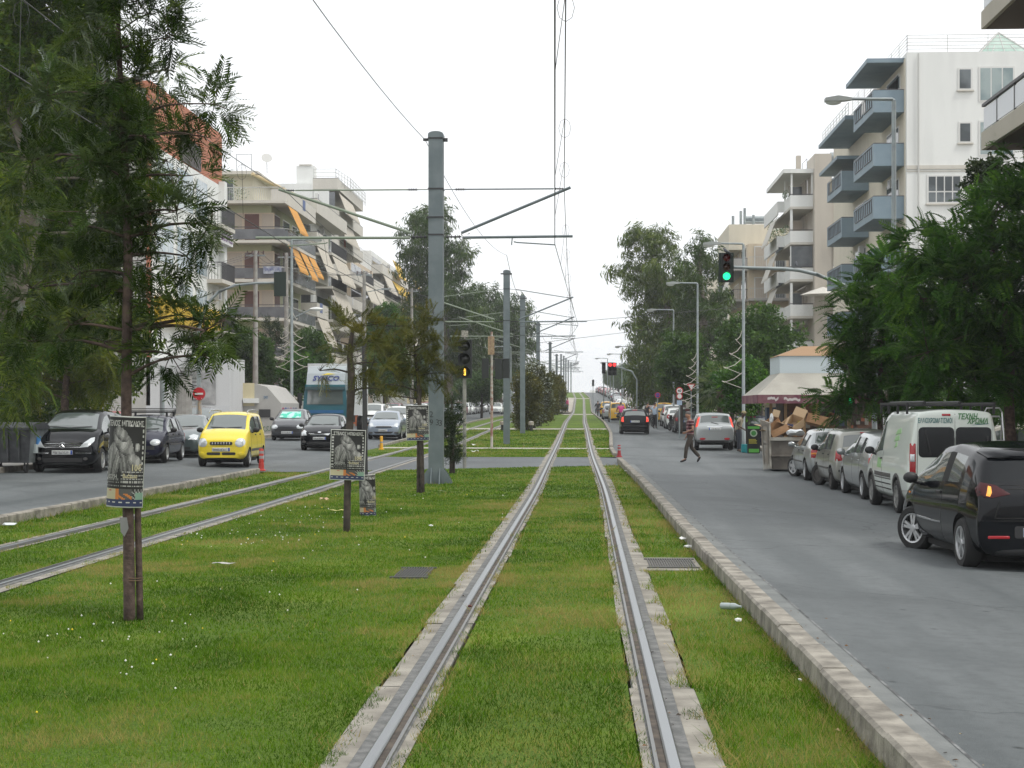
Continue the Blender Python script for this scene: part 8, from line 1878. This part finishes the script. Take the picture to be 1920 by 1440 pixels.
def person(label, base, rz, J, skinm, hairm, shirt, trous, shoe, stripes=False, short=True, cap=None, hscale=1., beltz=None):
    """J: joints in metres, front is -y"""
    t = thing('person',label,'person',base,rz); t.scale = (hscale,)*3; V = {k:Vector(p) for k,p in J.items()}
    H = V['head']; N = V['neck']; hd = (H-N).normalized(); fr = V.get('face',Vector((0,-1,0))).normalized(); sdv = fr.cross(hd).normalized()
    names = ['pelvis','waist','chest','neck']; vs = [V['pelvis'],V['waist'],V['chest'],N]; ed = [(0,1),(1,2),(2,3)]; rd = [(.15,.11),(.135,.10),(.15,.105),.055]
    def add(p, r, to): vs.append(Vector(p)); rd.append(r); ed.append((to,len(vs)-1)); return len(vs)-1
    j = add(N+hd*.07+fr*.012,.06,3); k = add(N+hd*.125+fr*.014,(.068,.082),j); e = add(N+hd*.20,(.074,.092),k); add(N+hd*.26-fr*.008,(.055,.07),e)
    nb = add(N+hd*.135+fr*.090,.016,k); add(N+hd*.125+fr*.112,.012,nb)
    for s in (-1,1): add(N+hd*.14+sdv*s*.082-fr*.01,.014,k)
    for s in ('l','r'):
        sg = -1 if s == 'l' else 1
        a = add(V['sho_'+s],.060,2); b_ = add((V['sho_'+s]+V['elb_'+s])/2,.046,a); c = add(V['elb_'+s],.040,b_); d = add(V['wri_'+s],.027,c)
        ax = (V['wri_'+s]-V['elb_'+s]).normalized(); pal = add(V['wri_'+s]+ax*.055,(.036,.018),d)
        side = ax.cross(fr if abs(ax.dot(fr)) < .9 else Vector((0,0,1))).normalized(); cu = V.get('curl_'+s,fr).normalized()
        for q,(o,L) in enumerate(((-.026,.062),(-.009,.075),(.009,.070),(.026,.052))):
            f0 = add(V['wri_'+s]+ax*.085+side*o,.0095,pal); f1 = add(vs[f0]+ax*L*.55+cu*L*.25,.0088,f0); add(vs[f1]+ax*L*.20+cu*L*.42,.0075,f1)
        th = add(V['wri_'+s]+ax*.035+side*-.038+cu*.01,.011,pal); add(vs[th]+ax*.035+side*-.014+cu*.022,.0088,th)
        hp = add(V['hip_'+s],.085,0); m_ = add((V['hip_'+s]+V['kne_'+s])/2,.074,hp); kn = add(V['kne_'+s],.054,m_); cf = add(V['kne_'+s]*.62+V['ank_'+s]*.38,.056,kn); an = add(V['ank_'+s],.036,cf); add(V['toe_'+s],.034,an)
    skin('body',vs,ed,rd,skinm,t)
    # shirt
    vs2 = [V['pelvis']+Vector((0,0,-.09)),V['waist'],V['chest'],N*.75+V['chest']*.25]; ed2 = [(0,1),(1,2),(2,3)]; rd2 = [(.175,.135),(.165,.135),(.168,.125),.066]
    for s in ('l','r'):
        vs2.append(V['sho_'+s]); rd2.append(.078); ed2.append((2,len(vs2)-1)); f = .62 if short else .97
        e1 = V['sho_'+s].lerp(V['elb_'+s],f); vs2.append(e1); rd2.append(.060); ed2.append((len(vs2)-2,len(vs2)-1))
        if not short: vs2.append(V['elb_'+s].lerp(V['wri_'+s],.9)); rd2.append(.042); ed2.append((len(vs2)-2,len(vs2)-1))
    so_ = skin('shirt',vs2,ed2,rd2,[shirt,M_STRN,M_STRW] if stripes else shirt,t,3 if stripes else 2)
    if stripes:
        for p in so_.data.polygons: z = p.center.z; p.material_index = (0,1,0,2)[int(z/.028)%4]
    # trousers
    vs3 = [V['pelvis']+Vector((0,0,.12)),V['pelvis']+Vector((0,0,-.05))]; ed3 = [(0,1)]; rd3 = [(.150,.115),(.158,.12)]
    for s in ('l','r'):
        vs3.append(V['hip_'+s]+Vector((0,0,-.06))); rd3.append(.096); ed3.append((1,len(vs3)-1)); vs3.append((V['hip_'+s]+V['kne_'+s])/2); rd3.append(.090); ed3.append((len(vs3)-2,len(vs3)-1)); vs3.append(V['kne_'+s]); rd3.append(.074); ed3.append((len(vs3)-2,len(vs3)-1)); vs3.append(V['kne_'+s].lerp(V['ank_'+s],.55)); rd3.append(.068); ed3.append((len(vs3)-2,len(vs3)-1)); vs3.append(V['ank_'+s]+Vector((0,0,.02))); rd3.append(.062); ed3.append((len(vs3)-2,len(vs3)-1))
    skin('trousers',vs3,ed3,rd3,trous,t)
    for s in ('l','r'):
        d = (V['toe_'+s]-V['ank_'+s]); dn = d.normalized(); skin('shoe',[V['ank_'+s]-dn*.05+Vector((0,0,-.015)),V['ank_'+s].lerp(V['toe_'+s],.5)+Vector((0,0,-.012)),V['toe_'+s]+dn*.05],[(0,1),(1,2)],[.043,.044,.030],shoe,t,2)
    # hair: a cap over the back and top of the skull
    c = N+hd*.205-fr*.012; mb = MB(); M = Matrix.Translation(c)@Matrix((( sdv.x,-fr.x,hd.x,0),(sdv.y,-fr.y,hd.y,0),(sdv.z,-fr.z,hd.z,0),(0,0,0,1)))@Matrix.Diagonal((.084,.104,.092,1))
    n = 16; vs4 = []
    for i in range(7):
        a = R(90-i*20)
        for q in range(n):
            b_ = 2*PI*q/n; back = math.sin(b_); lim = R(90-i*20*(1.0 if back > -.2 else .62)); vs4.append(M@Vector((math.cos(lim)*math.cos(b_),math.cos(lim)*math.sin(b_),math.sin(lim))))
    mb.add(vs4,[(i*n+q,i*n+(q+1)%n,(i+1)*n+(q+1)%n,(i+1)*n+q) for i in range(6) for q in range(n)]); mb.poly(vs4[-n:]); mb.build('hair',hairm,t,smooth='all')
    for s in (-1,1): mb = MB(); mb.lathe([(.001,-.008),(.010,-.004),(.011,.002),(.001,.008)],8,Matrix.Translation(N+hd*.165+fr*.078+sdv*s*.031)@Matrix.Rotation(PI/2,4,'X')); mb.build('eye',M_EYE,t)
    mb = MB(); mb.tube([N+hd*.092+fr*.083-sdv*.024,N+hd*.090+fr*.092,N+hd*.092+fr*.083+sdv*.024],.006,6); mb.build('mouth',M_LIP2,t)
    if cap: mb = MB(); mb.lathe([(.098,-.01),(.100,.05),(.07,.09),(.001,.10)],14,Matrix.Translation(N+hd*.215-fr*.01)@hd.to_track_quat('Z','Y').to_matrix().to_4x4()); mb.prism([(-.07,.0),(.07,.0),(.06,-.11),(-.06,-.11)],0,.01,Matrix.Translation(N+hd*.22+fr*.06)@Matrix(((sdv.x,-fr.x,hd.x,0),(sdv.y,-fr.y,hd.y,0),(sdv.z,-fr.z,hd.z,0),(0,0,0,1)))); mb.build('cap',cap,t,smooth=40)
    return t
def stand(**k):
    J = dict(pelvis=(0,0,.93),waist=(0,.0,1.10),chest=(0,.01,1.32),neck=(0,-.005,1.47),head=(0,-.02,1.72),sho_l=(.185,.01,1.41),elb_l=(.235,.03,1.13),wri_l=(.245,-.04,.89),sho_r=(-.185,.01,1.41),elb_r=(-.235,.03,1.13),wri_r=(-.245,-.04,.89),
     hip_l=(.085,0,.90),kne_l=(.095,-.015,.49),ank_l=(.10,.02,.085),toe_l=(.115,-.11,.035),hip_r=(-.085,0,.90),kne_r=(-.095,-.015,.49),ank_r=(-.10,.02,.085),toe_r=(-.115,-.11,.035)); J.update(k); return J
p = gp(1294,55.3)
w_ = person('man in a maroon striped polo shirt and brown trousers crossing the right road',(p.x,p.y,p.z),R(-78),stand(head=(0,-.09,1.70),neck=(0,-.02,1.47),face=(-.05,-1,-.35),
   kne_l=(.09,-.16,.50),ank_l=(.09,-.20,.10),toe_l=(.10,-.34,.04),kne_r=(-.09,.08,.49),ank_r=(-.09,.36,.17),toe_r=(-.10,.30,.045),
   elb_l=(.25,.03,1.13),wri_l=(.07,-.15,1.04),curl_l=(-1,-.2,0),elb_r=(-.25,.06,1.13),wri_r=(-.22,-.06,.90)),M_SKIN,M_HAIRG,M_STRIPE,mat('trousers_brown',(.045,.036,.028),.85),mat('shoe_black',(.012,.01,.01),.4),stripes=True,hscale=1.0)
p = gp(1386,67.5)
person('street vendor in a beige shirt and cap leaning beside the silver utility car',(p.x,p.y,p.z),R(70),stand(pelvis=(0,.08,.92),waist=(0,.04,1.09),chest=(0,-.06,1.30),neck=(0,-.13,1.43),head=(0,-.22,1.66),sho_l=(.185,-.07,1.38),sho_r=(-.185,-.07,1.38),elb_l=(.24,.06,1.14),wri_l=(.16,-.12,.98),elb_r=(-.24,.04,1.14),wri_r=(-.2,-.18,1.0)),M_SKIND,M_HAIR,mat('shirt_beige',(.40,.35,.25),.9,col2=(.25,.23,.17),scale=30),mat('trousers_dark',(.03,.034,.045),.85),mat('shoe_brown',(.05,.03,.02),.6),cap=mat('cap_khaki',(.30,.25,.14),.9))
p = gp(1402,73); person('man in a white shirt standing behind the street vendor',(p.x,p.y,p.z),R(120),stand(),M_SKIN,M_HAIR,mat('shirt_white',(.62,.66,.72),.9),mat('trousers_blue',(.05,.06,.10),.85),MATS['shoe_black'],hscale=.98)
p = gp(1228,112); person('man in a pale blue shirt and black trousers standing by the parked taxi',(p.x,p.y,p.z),R(150),stand(elb_l=(.27,.05,1.15),wri_l=(.10,-.16,1.16)),M_SKIN,M_HAIR,mat('shirt_paleblue',(.40,.48,.58),.9),mat('trousers_black',(.010,.010,.014),.85),MATS['shoe_black'],hscale=1.03)
p = gp(1064,214,.0); person('woman in a pink top and blue jeans waiting at the tram stop',(p.x,p.y,p.z+.22),R(60),stand(),M_SKIN,M_HAIR,mat('top_pink',(.55,.08,.20),.9),MATS['trousers_blue'],MATS['shoe_black'],hscale=1.05,short=False)
for k,(u,Y,lab) in enumerate(((1392,80,'dark clothed passer-by deep behind the street vendor'),(1214,124,'bystander in dark clothes among the parked motorbikes'))): p = gp(u,Y); person(lab,(p.x,p.y,p.z),R(40+90*k),stand(),M_SKIN,M_HAIR,mat('shirt_dark',(.03,.03,.035),.9),MATS['trousers_dark'],MATS['shoe_black'])
def motorbike(label, at, yaw, m, cat='motorbike'):
    x,Y = at; t = thing('motorbike',label,cat,(x,Y,hxy(x,Y)),yaw); ty, rim = wheel_meshes(.285,.11,'five')
    for y in (.62,-.62): o = link('wheel',ty,t); o.location = (0,y,.285); o.rotation_euler = (0,PI/2,0); link('rim',rim,o)
    mb = MB(); mb.tube([(0,-.75,.72),(0,-.45,.74),(0,-.1,.66),(0,.12,.40),(0,.38,.42),(0,.5,.75),(0,.44,1.0)],[.08,.14,.13,.12,.10,.12,.05],10); mb.build('bodywork',m,t,smooth='all')
    mb = MB(); mb.tube([(0,-.72,.80),(0,-.4,.84),(0,-.05,.78)],[.09,.13,.08],8); mb.build('seat',M_BLACK,t,smooth='all'); mb = MB(); mb.tube([(-.33,.38,1.04),(0,.45,1.02),(.33,.38,1.04)],.018,6); mb.tube([(0,.62,.3),(0,.46,.95)],.03,6); mb.build('handlebar',M_BLACK,t)
    mb = MB(); mb.box(-.05,.05,-.86,-.80,.62,.70); mb.build('tail_light',M_RED,t); return t
SIT = dict(pelvis=(0,.0,.93),waist=(0,-.02,1.10),chest=(0,-.08,1.31),neck=(0,-.11,1.46),head=(0,-.14,1.71),sho_l=(.19,-.07,1.40),sho_r=(-.19,-.07,1.40),elb_l=(.30,-.25,1.18),wri_l=(.32,-.50,1.08),elb_r=(-.30,-.25,1.18),wri_r=(-.32,-.50,1.08),hip_l=(.09,-.02,.92),kne_l=(.22,-.40,.80),ank_l=(.22,-.25,.38),toe_l=(.23,-.38,.33),hip_r=(-.09,-.02,.92),kne_r=(-.22,-.40,.80),ank_r=(-.22,-.25,.38),toe_r=(-.23,-.38,.33))
a = gp(1164,126); motorbike('dark motor scooter ridden by the pink shirted rider',(a.x,a.y),0,MATS['paint_grey'] if 'paint_grey' in MATS else P_GREY)
person('motorcyclist in a bright pink shirt seen from behind',(a.x,a.y-.35,a.z),PI,SIT,M_SKIN,M_HAIR,mat('shirt_pink',(.55,.05,.22),.9),MATS['trousers_dark'],MATS['shoe_black'],short=False)
a = gp(1121,180); motorbike('dark motor scooter with a dark rider at the head of the taxi queue',(a.x,a.y),0,P_GREY)
person('motorcyclist in dark clothes at the head of the taxi queue',(a.x,a.y-.35,a.z),PI,SIT,M_SKIN,M_HAIR,MATS['shirt_dark'],MATS['trousers_dark'],MATS['shoe_black'],short=False)
for u,Y,lab,m in ((1263,105,'black scooter parked by the white hatchback',P_BLACK),(1218,118,'grey scooter parked on the right kerb, nearest of a pair',P_GREY),(1221,126,'white scooter parked on the right kerb behind the grey one',P_WHITE)): a = gp(u,Y); motorbike(lab,(a.x,a.y),R(20),m)
# tram stop shelter
p = gp(1054,212); t = thing('tram_shelter','small glass tram stop shelter with a blue post on the platform','shelter',(p.x,p.y,p.z+.2))
mb = MB(); mb.box(-1.3,.5,-.05,4.0,2.5,2.62); mb.build('roof',M_GALV,t); mb = MB(); mb.box(-1.25,.35,-.03,.0,.15,2.4); mb.box(-1.28,-1.25,0,4,.15,2.4); mb.build('glass_panel',mat('shelter_glass',(.40,.46,.48),.1),t); mb = MB(); mb.box(.4,.5,-.05,.05,0,2.5); mb.box(.4,.5,3.9,4,0,2.5); mb.build('post',mat('post_blue',(.05,.09,.22),.5),t)
# thin summer haze: one closed box round everything, sky outside
hm = bpy.data.materials.new('haze'); hm.use_nodes = True; nt = hm.node_tree; nt.nodes.clear()
pv = nt.nodes.new('ShaderNodeVolumePrincipled'); pv.inputs['Density'].default_value = .00045; pv.inputs['Color'].default_value = (.93,.95,.97,1); pv.inputs['Anisotropy'].default_value = .2
o = nt.nodes.new('ShaderNodeOutputMaterial'); nt.links.new(pv.outputs[0], o.inputs['Volume'])
mb = MB(); mb.box(-520,520,-65,1420,-3,42); h = mb.build('haze', hm); tag(h,'thin pale summer haze filling the avenue','haze',kind='stuff')
# ============================================================ CAMERA, SKY, SUN
cam = bpy.data.cameras.new('camera'); co = bpy.data.objects.new('camera', cam); C.objects.link(co)
co.location = (0,0,CH); co.rotation_euler = (PI/2, 0, YAW)
cam.sensor_fit = 'HORIZONTAL'; cam.sensor_width = 36; cam.lens = 36*FPX/1920; cam.shift_y = (HZ-720)/1920
cam.clip_start = .1; cam.clip_end = 6000
bpy.context.scene.camera = co
SUN_EL, SUN_AZ = R(58), R(118)          # azimuth clockwise from +Y: behind the right shoulder
w = bpy.data.worlds.new('World'); bpy.context.scene.world = w; w.use_nodes = True
nt = w.node_tree; bg = nt.nodes['Background']
sk = nt.nodes.new('ShaderNodeTexSky'); sk.sky_type = 'NISHITA'; sk.sun_disc = False; sk.sun_elevation = SUN_EL; sk.sun_rotation = SUN_AZ
sk.air_density = 1.5; sk.dust_density = 6; sk.ozone_density = 1
hs = nt.nodes.new('ShaderNodeHueSaturation'); hs.inputs['Saturation'].default_value = .25; nt.links.new(sk.outputs[0], hs.inputs['Color'])
mx = nt.nodes.new('ShaderNodeMix'); mx.data_type = 'RGBA'; mx.inputs['Factor'].default_value = .86      # thin bright overcast veil in front of the blue
mx.inputs['B'].default_value = (9.6,9.8,10.0,1); nt.links.new(hs.outputs[0], mx.inputs['A'])
nt.links.new(mx.outputs['Result'], bg.inputs['Color']); bg.inputs['Strength'].default_value = .118
sl = bpy.data.lights.new('sun', 'SUN'); sl.energy = 1.5; sl.angle = R(12); sl.color = (1,.965,.90)
so = bpy.data.objects.new('sun', sl); C.objects.link(so)
sd = Vector((math.sin(SUN_AZ)*math.cos(SUN_EL), math.cos(SUN_AZ)*math.cos(SUN_EL), math.sin(SUN_EL)))
so.rotation_euler = sd.to_track_quat('Z','Y').to_euler(); so.location = (20,-20,40)
sc = bpy.context.scene
sc.view_settings.view_transform = 'Standard'; sc.view_settings.look = 'None'; sc.view_settings.exposure = .25; sc.view_settings.gamma = 1
sc.render.engine = 'CYCLES'; sc.cycles.max_bounces = 6; sc.cycles.diffuse_bounces = 3; sc.cycles.glossy_bounces = 3; sc.cycles.transmission_bounces = 4; sc.cycles.transparent_max_bounces = 6
sc.cycles.use_denoising = True; sc.cycles.caustics_reflective = False; sc.cycles.caustics_refractive = False; sc.cycles.sample_clamp_indirect = 6
